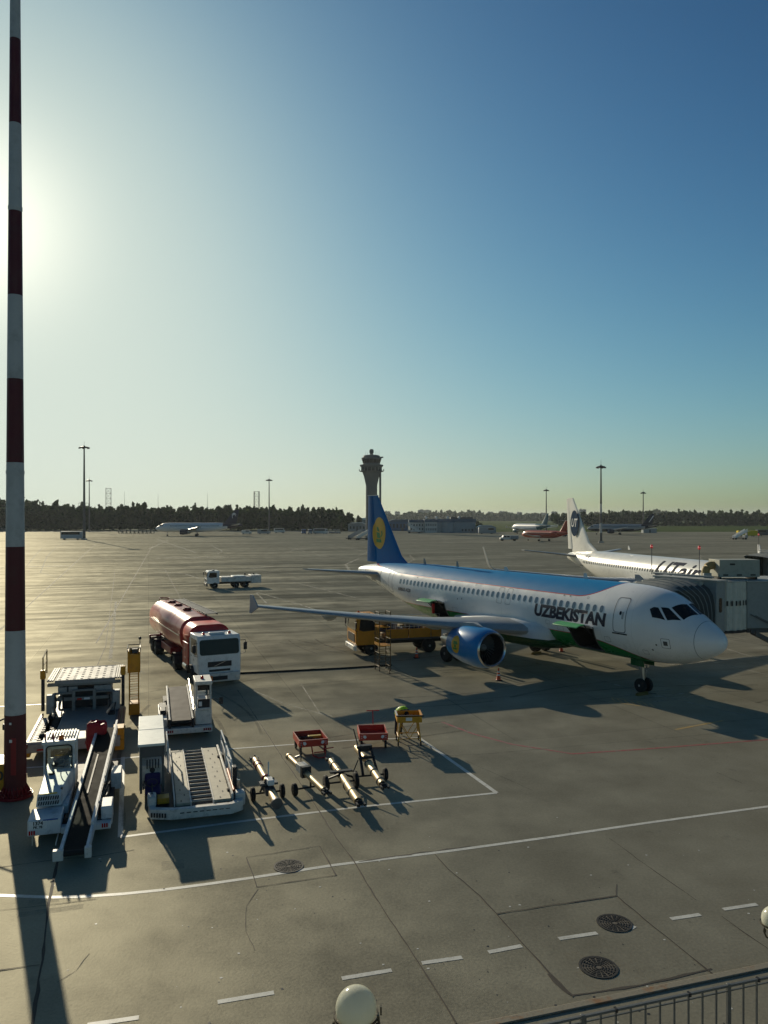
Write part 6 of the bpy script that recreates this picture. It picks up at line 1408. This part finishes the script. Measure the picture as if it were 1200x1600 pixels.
for lab, px, py, h, L, H, mat, cf, ns in (('white van at the left end of the row before the forest', 393, 834.5, 8, 5.5, 2.3, OFFW, .4, .9), ('wide grey van in front of the slim mast, before the forest', 422, 834.5, 4, 7, 2.6, VGREY, .5, 1.0), ('pale minibus second right of the slim mast', 445, 832.5, 0, 6.5, 2.7, OFFW, .8, .3),
    ('dark blue minibus nose on, left one of the close pair', 475, 834.5, -80, 6, 2.7, VBLUE, .8, .3), ('grey minibus nose on, right one of the close pair', 485, 834.5, -80, 6, 2.7, VGREY, .8, .3), ('long white bus right of the close pair of minibuses', 511, 834.5, -32, 9, 3.0, OFFW, .9, .2)):
    box_vehicle('minibus' if 'bus' in lab else 'van', lab, 'van', G(px, py), h, L, 2.2, H, mat, cf, nose=ns)
t = thing('shelter', 'low shelter with a bright white roof before the forest', 'shelter', (G(508, 826).x, 760*.93, 0), 0); MB().box(-6, 6, -3, 3, 3.6, 4.1).build('roof', WHITE, t)
for x in (-5, 0, 5):
    for y in (-2.5, 2.5): MB().box(x-.12, x+.12, y-.12, y+.12, 0, 3.6).build('post', DGREY, t)
MB().box(-5.5, 5.5, 2.4, 2.5, .2, 3.4).build('back_wall', VGREY, t)
t = None
for i, px in enumerate((517, 523.5, 529)):
    p = G(px, 833.5)
    if t is None:
        t = thing('tow_tractor', 'small white capped tractor in a line of three near the trees', 'tractor', p, 30, 'three small tractors near the trees'); MB().box(-1.3, 1.0, -.7, .7, .3, 1.0).build('body', VGREY, t, bev=.05); MB().box(-.9, .4, -.7, .7, 2.0, 2.15).build('roof', WHITE, t)
        for x in (-.85, .35):
            for y in (-.65, .65): MB().box(x-.04, x+.04, y-.04, y+.04, 1.0, 2.0).build('post', VGREY, t)
        for x in (-.9, .7):
            for sg in (-.6, .6): wheel(t, (x, sg, .32), .32, .2, rim=False)
    else: dup(t, loc=p)
def stairs_truck(label, p, h, L=7.5, H=3.6, mat=OFFW, blank=VGREY):
    t = thing('passenger_stairs', label, 'stairs', p, h); MB().box(-L*.8, .6, -.95, .95, .45, .8).build('chassis', CHAS, t); MB().box(-.2, 1.0, -.95, .95, .5, 1.9).build('cab', blank, t, bev=.08)
    m = MB(); m.hexa([(-L*.62, -.85, .5), (-L*.6, .85, .5), (1.0, .85, H-.3), (1.0, -.85, H-.3)], [(-L*.66, -.85, .62), (-L*.66, .85, .62), (.9, .85, H), (.9, -.85, H)]); m.build('stair_flight', mat, t)
    for sg in (-1, 1): m = MB(); m.hexa([(-L*.66, sg*.9-.03, .6), (-L*.66, sg*.9+.03, .6), (.9, sg*.9+.03, H), (.9, sg*.9-.03, H)], [(-L*.66, sg*.9-.03, 1.6), (-L*.66, sg*.9+.03, 1.6), (.9, sg*.9+.03, H+1.0), (.9, sg*.9-.03, H+1.0)]); m.build('side_panel', mat, t)
    m = MB(); m.box(.9, 2.3, -.95, .95, H-.12, H); m.build('landing', mat, t); m = MB(); m.box(.9, 1.1, -.6, .6, .8, H-.3); m.build('support', blank, t)
    for x in (.1, -L*.6):
        for sg in (-.85, .85): wheel(t, (x, sg, .4), .4, .25, rim=False)
    return t
stairs_truck('dark boarding stairs left of the blue fin, first of a pair', G(560, 843), 30, 7, 3.2, VGREY); stairs_truck('grey boarding stairs touching the blue fin, second of a pair', G(573, 843.5), 25, 7, 3.4, OFFW)
stairs_truck('white boarding stairs between the blue fin and the low building', G(640, 833), 160, 10, 5, OFFW); stairs_truck('blue boarding stairs just left of the white fin', G(893, 838.5), 20, 7, 2.8, VBLUE); stairs_truck('white boarding stairs before the yellow truck at the right edge', G(1163, 843), 14, 8, 3.6, WHITE)
box_vehicle('tank_truck', 'yellow truck on the far apron at the right edge', 'truck', G(1152, 838), 178, 9.5, 2.4, 2.8, M('truck_yellow', (.62, .46, .02), .6, spec=.1), .2)
box_vehicle('box_truck', 'dark truck with a white cab right of the yellow truck', 'truck', G(1182, 837.5), 182, 11, 2.4, 3.2, VDARK, .2)
box_vehicle('service_van', 'dark car on the far apron between the red jet and the white fin', 'car', G(871, 833), 5, 5, 1.9, 1.5, VDARK, .6, nose=1.1)
box_vehicle('service_van', 'dark green car touching the left edge of the white fin', 'car', G(892, 833), 5, 5, 1.9, 1.6, M('car_green', (.03, .06, .04), .4), .6, nose=1.1)
def crew_truck():
    t = thing('crew_truck', 'white crew cab truck in front of the small red jet', 'truck', G(781, 845), 184); MB().box(-7.4, 0, -.4, .4, .5, .75).build('chassis', CHAS, t)
    m = MB(); P = [(0,.6),(-.1,1.3),(-.9,1.45),(-1.3,2.2),(-4.2,2.2),(-4.2,.6)]; m.loft([[(x,-1,z) for x,z in P],[(x,1,z) for x,z in P]]); c = m.build('cab', OFFW, t, bev=.06)
    for sg in (-1, 1):
        for a, b in ((-1.4, -2.5), (-2.7, -3.8)): MB().box(b, a, sg*1.0-.015, sg*1.0+.015, 1.4, 2.0).build('side_window', GLASS, c)
    MB().box(-7.4, -4.3, -1.05, 1.05, .8, 2.1).build('body', VGREY, t, bev=.05)
    for x in (-.9, -5.9):
        for sg in (-1, 1): wheel(t, (x, sg*.9, .42), .42, .3, rim=False)
crew_truck()
box_vehicle('catering_truck', 'grey high sided truck left of the teal airliner', 'truck', G(772, 834), 3, 9, 2.5, 3.6, VGREY, .2)
t = thing('utility_hut', 'small pale hut on the grass right of the silver airliner', 'hut', (G(1021, 833).x, 470, 0), 0); MB().box(-4, 4, -2, 2, 0, 2.6).build('wall', VGREY, t); MB().box(-4.3, 4.3, -2.3, 2.3, 2.6, 2.9).build('roof', OFFW, t); MB().box(-.5, .5, -2.03, -2.0, 0, 2.0).build('door', DGREY, t)
# ------------------------------------------------------------------ far masts and towers
def far_mast(label, px, ybase, ytop, plat=None, Yd=None, w=.45, painted=False):
    Y = Yd or CAM_F*CAM_H/(ybase-HORIZON); H = CAM_H+(HORIZON-ytop)*Y/CAM_F; x = (px-600)*Y/CAM_F
    t = thing('floodlight_mast', label, 'mast', (x, Y, 0), 0); m = MB(); n = 8
    for i in range(n):
        a, b = H*i/n, H*(i+1)/n; m.mi = (i % 2) if painted and i < 5 else 0
        m.loft([m.ring((0,0,a), (0,0,1), w*(1-.55*a/H), 10), m.ring((0,0,b), (0,0,1), w*(1-.55*b/H), 10)], caps=False)
    m.build('pole', [DGREY, MWH], t)
    r = H*.042+.3
    MB().rev([(0, .3), (.1, r*.8), (.3, r), (.5, r), (.9, .35), (1.0, .1)], (0,0,H-1.2), (0,0,1), 14).build('lamp_crown', BLK, t)
    for i in range(6):
        a = i*math.pi/3; MB().box(r*math.cos(a)-.35, r*math.cos(a)+.35, r*math.sin(a)-.3, r*math.sin(a)+.3, H-1.35, H-.85).build('floodlight', DGREY, t)
    MB().cyl((0,0,H), (0,0,H+1.8), .05, n=5).build('lightning_rod', BLK, t)
    MB().cyl((0,0,0), (0,0,.6), w*2, n=10).build('footing', GREY, t)
    if plat:
        m = MB(); m.box(-2.1, 2.1, -.8, .8, plat, plat+.15); m.tube([(-2.1, -.8, plat+1.3), (2.1, -.8, plat+1.3)], .08, 5)
        for xx in (-2.1, -1, 0, 1, 2.1): m.cyl((xx, -.8, plat), (xx, -.8, plat+1.3), .06, n=5)
        m.build('platform', DGREY, t)
    return t
far_mast('tall dark floodlight mast with a platform, rising behind the parked bus', 131.5, 843, 696, 14.2, w=.62)
far_mast('slim floodlight mast just right of the tall one with the platform', 139.5, 831, 749, w=.5); far_mast('floodlight mast standing before the forest, left of the control tower', 420.5, 832, 748, w=.5)
far_mast('floodlight mast rising behind the small red jet', 853.5, 832, 764, w=.5); far_mast('tallest right hand floodlight mast with a banded foot, beside the white fin', 939, 848, 726, w=.5, painted=True); far_mast('floodlight mast behind the tail of the silver airliner', 1005, 832, 768, w=.5)
def lattice(label, px, Y, ytop, w):
    H = CAM_H+(HORIZON-ytop)*Y/CAM_F; t = thing('lattice_tower', label, 'tower', ((px-600)*Y/CAM_F, Y, 0), 20); LM = M('lattice_steel', (.3, .24, .22), .6); n = int(H/w/1.0)
    for x in (-w/2, w/2):
        for y in (-w/2, w/2): MB().cyl((x, y, 0), (x, y, H), .22, n=5).build('leg', LM, t)
    m = MB()
    for i in range(n):
        a, b = H*i/n, H*(i+1)/n
        for (x0, y0, x1, y1) in ((-1,-1,1,-1),(1,-1,1,1),(1,1,-1,1),(-1,1,-1,-1)): m.cyl((x0*w/2, y0*w/2, a), (x1*w/2, y1*w/2, b), .13, n=4); m.cyl((x0*w/2, y0*w/2, b), (x1*w/2, y1*w/2, b), .13, n=4)
    m.build('bracing', LM, t)
lattice('square lattice tower above the trees, right of the paired masts', 169.5, 640, 763, 4.0); lattice('square lattice tower above the trees, left of the slim mast by the control tower', 401, 680, 768, 4.2)
def whip(px, Y, ytop, label):
    H = CAM_H+(HORIZON-ytop)*Y/CAM_F; t = thing('radio_mast', label, 'mast', ((px-600)*Y/CAM_F, Y, 0), 0); MB().cyl((0,0,0), (0,0,H), .3, .08, 6).build('pole', DGREY, t); MB().rev([(0,.2),(.5,.9),(1.2,.9),(1.5,.2)], (0,0,H*.55), (0,0,1), 8).build('dish', VGREY, t)
whip(194.5, 700, 768, 'thin radio mast with a dish just right of the left lattice tower'); whip(247, 700, 772, 'thin radio mast above the trees over the purple tailed airliner nose'); whip(324, 700, 770, 'thin radio mast above the trees over the purple tailed airliner body')
def crew(p, i): pass
# ------------------------------------------------------------------ control tower
def build_tower():
    Y = 500; x = (580.5-600)*Y/CAM_F; t = thing('control_tower', 'flared concrete control tower standing behind the blue fin', 'control tower', (x, Y, 0), 0)
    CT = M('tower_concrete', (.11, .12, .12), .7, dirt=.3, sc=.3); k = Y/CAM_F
    def z(py): return CAM_H+(HORIZON-py)*k
    def ro(px): return px*k
    m = MB(); N = 32; rg = []
    for zz, r in ((0, 8.6), (z(760), 8.6), (z(757), 8.9), (z(745), 11.5), (z(737), 14.2)):
        rg.append([(r*k*(1+(.03 if i % 4 < 2 else 0))*math.cos(2*math.pi*i/N), r*k*(1+(.03 if i % 4 < 2 else 0))*math.sin(2*math.pi*i/N), zz) for i in range(N)])
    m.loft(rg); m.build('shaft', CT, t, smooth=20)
    def band(name, prof, mat, n=32, parent=t): return MB().rev([(z(py), r*k) for py, r in prof], (0,0,0), (0,0,1), n).build(name, mat, parent)
    band('lower_gallery', [(737.5, 14.5), (737, 18.5), (736.2, 18.5), (736, 15)], CT); band('lower_windows', [(736, 15), (731, 15.6), (730.5, 15.5)], GLASS); band('upper_gallery', [(730.5, 16.2), (728, 18.3), (726.5, 18.4), (726, 15)], CT)
    for i in range(16): a = 2*math.pi*i/16; MB().box(15.5*k*math.cos(a)-.3, 15.5*k*math.cos(a)+.3, 15.5*k*math.sin(a)-.3, 15.5*k*math.sin(a)+.3, z(736), z(730.5)).build('mullion', CT, t)
    band('cab_base', [(726, 13.6), (724, 13.4)], CT); band('control_room_glass', [(724, 13.3), (718, 15.2)], GLASS, 16); band('cab_fascia', [(718, 15.4), (715.5, 15.8), (715, 14)], CT); band('roof_rim', [(715, 13.6), (712, 12.6), (711, 9)], CT)
    for i in range(16): a = 2*math.pi*(i+.5)/16; MB().cyl((13.3*k*math.cos(a), 13.3*k*math.sin(a), z(724)), (15.3*k*math.cos(a), 15.3*k*math.sin(a), z(718)), .12, n=4).build('window_post', CT, t)
    m = MB(); m.cyl((0,0,z(712)), (0,0,z(707)), 2.6*k, n=12); m.build('radome_neck', CT, t); MB().rev([(z(709), 2.2*k), (z(707.5), 3.3*k), (z(704), 3.5*k), (z(702), 2.4*k), (z(701.6), .01)], (0,0,0), (0,0,1), 18).build('radome', CT, t)
    MB().box(12*k, 18.5*k, -.6, .6, z(715.5), z(713.6)).build('crane_arm', CT, t); MB().tube([(13.6*k, -1, 0), (13.6*k, -1, z(734))], .7, 8).build('outer_duct', CT, t)
    for a in (-1, 1): MB().tube([(a*15*k, -.5, z(736)), (a*19*k, -.5, z(736)), (a*19*k, -.5, z(733))], .25, 5).build('antenna_bracket', DGREY, t)
    for px, h in ((-9, 3), (-6, 2), (7, 3), (10, 2), (12, 3.4)): MB().cyl((px*k, -2, z(712)), (px*k, -2, z(712)+h), .07, n=4).build('aerial', DGREY, t)
build_tower()
# ------------------------------------------------------------------ buildings
CLAD = M('pale_cladding', (.5, .5, .48), .5, dirt=.2, sc=.4); CLADG = M('grey_cladding', (.24, .27, .29), .5, dirt=.2, sc=.4); NAVB = M('navy_fascia', (.05, .09, .15), .5); WG = M('window_glass', (.03, .04, .05), .12)
def windows(parent, x0, x1, y, z0, z1, nx, nz, w=.6, h=.6, face=-1):
    dx, dz = (x1-x0)/nx, (z1-z0)/nz
    for i in range(nx):
        for j in range(nz):
            cx, cz = x0+dx*(i+.5), z0+dz*(j+.5); MB().box(cx-dx*w/2, cx+dx*w/2, y-.06 if face < 0 else y, y if face < 0 else y+.06, cz-dz*h/2, cz+dz*h/2).build('window', WG, parent)
def build_terminal():
    Y = 478; k = Y/CAM_F; t = thing('terminal_building', 'low pale building with dark blue roof fascia and rows of windows', 'building', ((650-600)*k, Y, 0), 0)
    def X(px): return (px-650)*k
    a = X(664); b = X(683); c = X(743)
    MB().box(a, b, 0, 16, 0, 6.4).build('wall', CLAD, t); MB().box(b, c, -.6, 16, 0, 6.4).build('wall', CLADG, t); MB().box(X(640), a-.1, 6, 16, 0, 6.2).build('wall', CLAD, t)
    MB().box(a-.3, b, -.35, 16.3, 6.4, 8.2).build('fascia', NAVB, t); MB().box(b, c+.3, -.95, 16.3, 6.4, 8.4).build('fascia', NAVB, t); MB().box(X(640)-.3, a-.35, 5.6, 16.3, 6.2, 7.9).build('fascia', NAVB, t)
    windows(t, a+.2, b-.2, 0, .6, 6.1, 6, 2, .45, .55); windows(t, X(641), a-.4, 6, .8, 5.8, 5, 2, .4, .5); windows(t, X(720), c-1, -.6, .5, 2.6, 4, 1, .5, .7)
    MB().cyl((X(699), .2, 0), (X(699), .2, 6.3), 4.2, n=24).build('stair_bay', CLADG, t)
    for px in (666, 682, 700, 718): MB().sphere((X(px), 3, 9.2), .8, 10, 6).build('roof_lamp', WHITE, t); MB().cyl((X(px), 3, 8.1), (X(px), 3, 9), .15, n=5).build('roof_pole', DGREY, t)
    MB().box(X(705), X(740), 4, 10, 8.4, 9.6).build('roof_plant', DGREY, t)
build_terminal()
def small_building(label, px0, px1, Y, H, mat, roof, dpt=12, nx=0):
    k = Y/CAM_F; w = (px1-px0)*k; t = thing('service_building', label, 'building', ((px0-600)*k, Y, 0), 0); MB().box(0, w, 0, dpt, 0, H).build('wall', mat, t)
    m = MB(); m.prism([(-.5, H), (w+.5, H), (w*.75, H+1.4), (w*.2, H+1.4)], (-.6, dpt+.6), 'y'); m.build('roof', roof, t)
    if nx: windows(t, .5, w-.5, 0, .8, H-.4, nx, 1, .5, .5)
    MB().box(w*.45, w*.55, -.05, 0, 0, 2.2).build('door', DGREY, t)
small_building('grey building with sloped roof left of the tower foot', 544, 572, 520, 4.6, CLADG, VGREY, 12, 5); small_building('building with a bright roof behind the tower foot', 558, 580, 600, 7.5, VGREY, WHITE, 10, 4); small_building('long low blue building behind the terminal', 606, 652, 540, 6.5, VBLUE, NAVB, 14, 8); small_building('low shed with a white door right of the terminal', 746, 775, 470, 3.2, CLADG, VGREY, 8, 3)
# ------------------------------------------------------------------ grass, woods, skyline
def grass_mat():
    m, t, b = base_mat('field_grass'); oc = nd(t, 'ShaderNodeTexCoord').outputs['Object']; q = nd(t, 'ShaderNodeMapping'); q.inputs['Scale'].default_value = (.004, .02, 1); t.links.new(oc, q.inputs[0])
    a = noise(t, q.outputs[0], 1, 5); f = noise(t, oc, .15, 4); c = mixc(t, a.step(.35, .65), (.03, .06, .012), (.065, .085, .02)); c = mixc(t, f*.5, c, (.045, .065, .018)); t.links.new(c.o, b.inputs['Base Color']); b.inputs['Roughness'].default_value = 1; b.inputs['Specular IOR Level'].default_value = .02; return m
g = MB(); z = .03
g.add([(-3000, 540, z), (10, 540, z), (75, 500, z), (1500, 505, z), (4000, 520, z), (4000, 8900, z), (-3000, 8900, z)], [tuple(range(7))]); go = g.build('grass_field', grass_mat()); struct(go)
def leaf_mat(name, a, b_):
    m, t, b = base_mat(name); oc = nd(t, 'ShaderNodeTexCoord').outputs['Object']; n = noise(t, oc, .25, 4, .7); c = mixc(t, n.step(.3, .7), a, b_); t.links.new(c.o, b.inputs['Base Color']); b.inputs['Roughness'].default_value = .7
    b.inputs['Specular IOR Level'].default_value = .25
    tr = nd(t, 'ShaderNodeBsdfTranslucent'); t.links.new(c.o, tr.inputs[0]); mx = nd(t, 'ShaderNodeMixShader'); mx.inputs[0].default_value = .35
    t.links.new(b.outputs[0], mx.inputs[1]); t.links.new(tr.outputs[0], mx.inputs[2]); t.links.new(mx.outputs[0], t.nodes['Material Output'].inputs[0]); return m
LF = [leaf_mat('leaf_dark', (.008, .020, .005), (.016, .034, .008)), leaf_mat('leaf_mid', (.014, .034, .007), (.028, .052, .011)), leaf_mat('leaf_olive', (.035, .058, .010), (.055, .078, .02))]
BARK = M('bark', (.07, .05, .035), .9)
def crown(m, rs, c, h, w, n, size, conif=False):
    lobes = [(rs.uniform(-.35, .35)*w, rs.uniform(-.35, .35)*w, rs.uniform(.3, .85)*h, rs.uniform(.45, .8)) for _ in range(4)]
    for i in range(n):
        if conif:
            q = rs.random()**1.25; a = rs.uniform(0, 6.283); r = w*.5*(1-q)*rs.uniform(.5, 1.05)+.1; p = Vector((r*math.cos(a), r*math.sin(a), h*(.12+.88*q)))
        else:
            lx, ly, lz, lr = rs.choice(lobes); d = Vector((rs.gauss(0,1), rs.gauss(0,1), rs.gauss(0,1))).normalized()*rs.uniform(.55, 1.0); p = Vector((lx+d.x*w*.42*lr, ly+d.y*w*.42*lr, lz+d.z*h*.26*lr))
            p.z = max(h*.08, p.z)
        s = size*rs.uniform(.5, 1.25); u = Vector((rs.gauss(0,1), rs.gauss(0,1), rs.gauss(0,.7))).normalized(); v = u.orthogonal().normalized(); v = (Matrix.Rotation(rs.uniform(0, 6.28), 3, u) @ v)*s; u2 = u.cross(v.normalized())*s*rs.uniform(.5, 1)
        b = Vector(c)+p; m.mi = min(2, max(0, int(rs.gauss(.9+.7*(p.z/h-.5), .7)))); m.add([b-v-u2*.6, b+u2, b+v-u2*.3, b-u2], [(0,3,2,1)])  # leaf tone random but paler towards the top, light put into the colour
def forest(name, label, X0, X1, Yf, rows, dy, sp, hfun, n, size, seed):
    rs = random.Random(seed); m = MB()
    for r_ in range(rows):
        x = X0(r_)
        while x < X1(r_):
            Y = Yf+r_*dy+rs.uniform(-.4, .4)*dy; h = hfun(x/Y*CAM_F+600)*rs.uniform(.86, 1.07)*(1+.035*r_); w = h*rs.uniform(.3, .48)
            if rs.random() < .06: h *= 1.12
            crown(m, rs, (x+rs.uniform(-1, 1), Y, 0), h, w, int(n*(1.0 if r_ == 0 else .75)), size, rs.random() < .25); x += sp*rs.uniform(.7, 1.3)
    x = X0(0)
    while x < X1(0):
        crown(m, rs, (x, Yf-2+rs.uniform(-1, 1), 0), rs.uniform(2.5, 5), 6, 40, size*.9); x += 3.2
    o = m.build(name, LF, None, recalc=False, smooth=0); o['kind'] = 'stuff'; tag(o, label, 'wood')
    for p in o.data.polygons: p.use_smooth = False
    return o
def hl(px):
    T = [(-200, 21.5), (0, 22), (40, 22.5), (70, 20), (140, 19), (160, 17.5), (200, 20), (240, 18.5), (330, 18.5), (380, 17.5), (450, 17), (500, 16.5), (535, 15.5), (562, 11)]
    for (a, b), (c, d) in zip(T, T[1:]):
        if px < c: return (b+(d-b)*max(0, (px-a)/(c-a)))*.85
    return T[-1][1]*.85
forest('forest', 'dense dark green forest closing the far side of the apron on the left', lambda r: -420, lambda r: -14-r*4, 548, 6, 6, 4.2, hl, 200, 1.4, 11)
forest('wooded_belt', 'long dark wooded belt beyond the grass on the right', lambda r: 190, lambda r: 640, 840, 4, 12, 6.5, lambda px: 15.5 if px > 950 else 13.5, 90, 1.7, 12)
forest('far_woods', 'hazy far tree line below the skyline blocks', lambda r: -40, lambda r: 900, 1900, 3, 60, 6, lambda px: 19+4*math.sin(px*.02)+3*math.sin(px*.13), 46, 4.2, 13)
def tree(label, px, Y, h, w, seed):
    rs = random.Random(seed); t = thing('tree', label, 'tree', ((px-600)*Y/CAM_F, Y, 0), 0)
    tr = MB(); tr.cyl((0,0,0), (.1,0,h*.55), .22, .1, 8)
    for i in range(5): a = i*1.3; tr.cyl((0,0,h*(.2+.06*i)), (w*.3*math.cos(a), w*.3*math.sin(a), h*(.4+.08*i)), .08, .03, 5)
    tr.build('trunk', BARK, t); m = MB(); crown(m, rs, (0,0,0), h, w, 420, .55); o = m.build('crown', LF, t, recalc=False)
    for p in o.data.polygons: p.use_smooth = False
tree('small bright tree before the forest, left of the slim mast', 403, 520, 8.5, 6.5, 1); tree('pointed green tree right of the white roofed shelter', 533, 500, 11.5, 7, 2); tree('low bushy tree between the shelter and the tower', 524, 505, 7.5, 6, 3); tree('lone bush on the grass right of the terminal', 749, 560, 7, 5.5, 4)
BLD = [M('block_grey', (.13, .15, .155), .7), M('block_pale', (.18, .19, .19), .7), M('block_dark', (.09, .10, .11), .7)]
def block(px0, px1, ytop, Y, i):
    k = Y/CAM_F; H = CAM_H+(HORIZON-ytop)*k; w = (px1-px0)*k; t = thing('apartment_block', 'hazy apartment block on the far skyline', 'building', ((px0-600)*k, Y, 0), 0, 'apartment blocks on the far skyline')
    MB().box(0, w, 0, w*.5, 0, H).build('wall', BLD[i % 3], t); MB().box(w*.15, w*.4, w*.1, w*.3, H, H+.08*H).build('roof_house', BLD[(i+1) % 3], t); MB().box(w*.6, w*.8, w*.1, w*.3, H, H+.05*H).build('roof_house', BLD[(i+2) % 3], t)
    n = max(3, int(H/6))
    for j in range(n): MB().box(w*.04, w*.96, -.3, 0, H*(j+.35)/n, H*(j+.7)/n).build('window_band', WG, t)
for i, (a, b, y) in enumerate(((601, 610, 799), (617, 625, 799.5), (653, 674, 797), (688, 694, 803), (705, 712, 802), (717, 725, 801), (733, 742, 799), (750, 756, 801), (762, 771, 800), (780, 790, 799), (795, 802, 801), (808, 816, 800.5), (862, 871, 799.5), (822, 828, 802), (838, 843, 802), (905, 916, 796), (921, 927, 801), (929, 936, 800.5), (632, 640, 802), (641, 648, 803), (1108, 1116, 798.5), (845, 853, 801.5), (728, 733, 802.5))): block(a, b, y, 2600+(i*137) % 500, i)
# ------------------------------------------------------------------ air
def haze():
    m = bpy.data.materials.new('haze_air'); m.use_nodes = True; t = m.node_tree; t.nodes.clear(); v = nd(t, 'ShaderNodeVolumePrincipled'); v.inputs['Color'].default_value = (.80, .88, .92, 1); v.inputs['Density'].default_value = HAZE; v.inputs['Anisotropy'].default_value = .25
    o = nd(t, 'ShaderNodeOutputMaterial'); t.links.new(v.outputs[0], o.inputs['Volume']); b = MB().box(-7000, 7000, -60, 10000, -1.0, 72).build('haze', m); b['kind'] = 'stuff'
HAZE = .00008
haze()
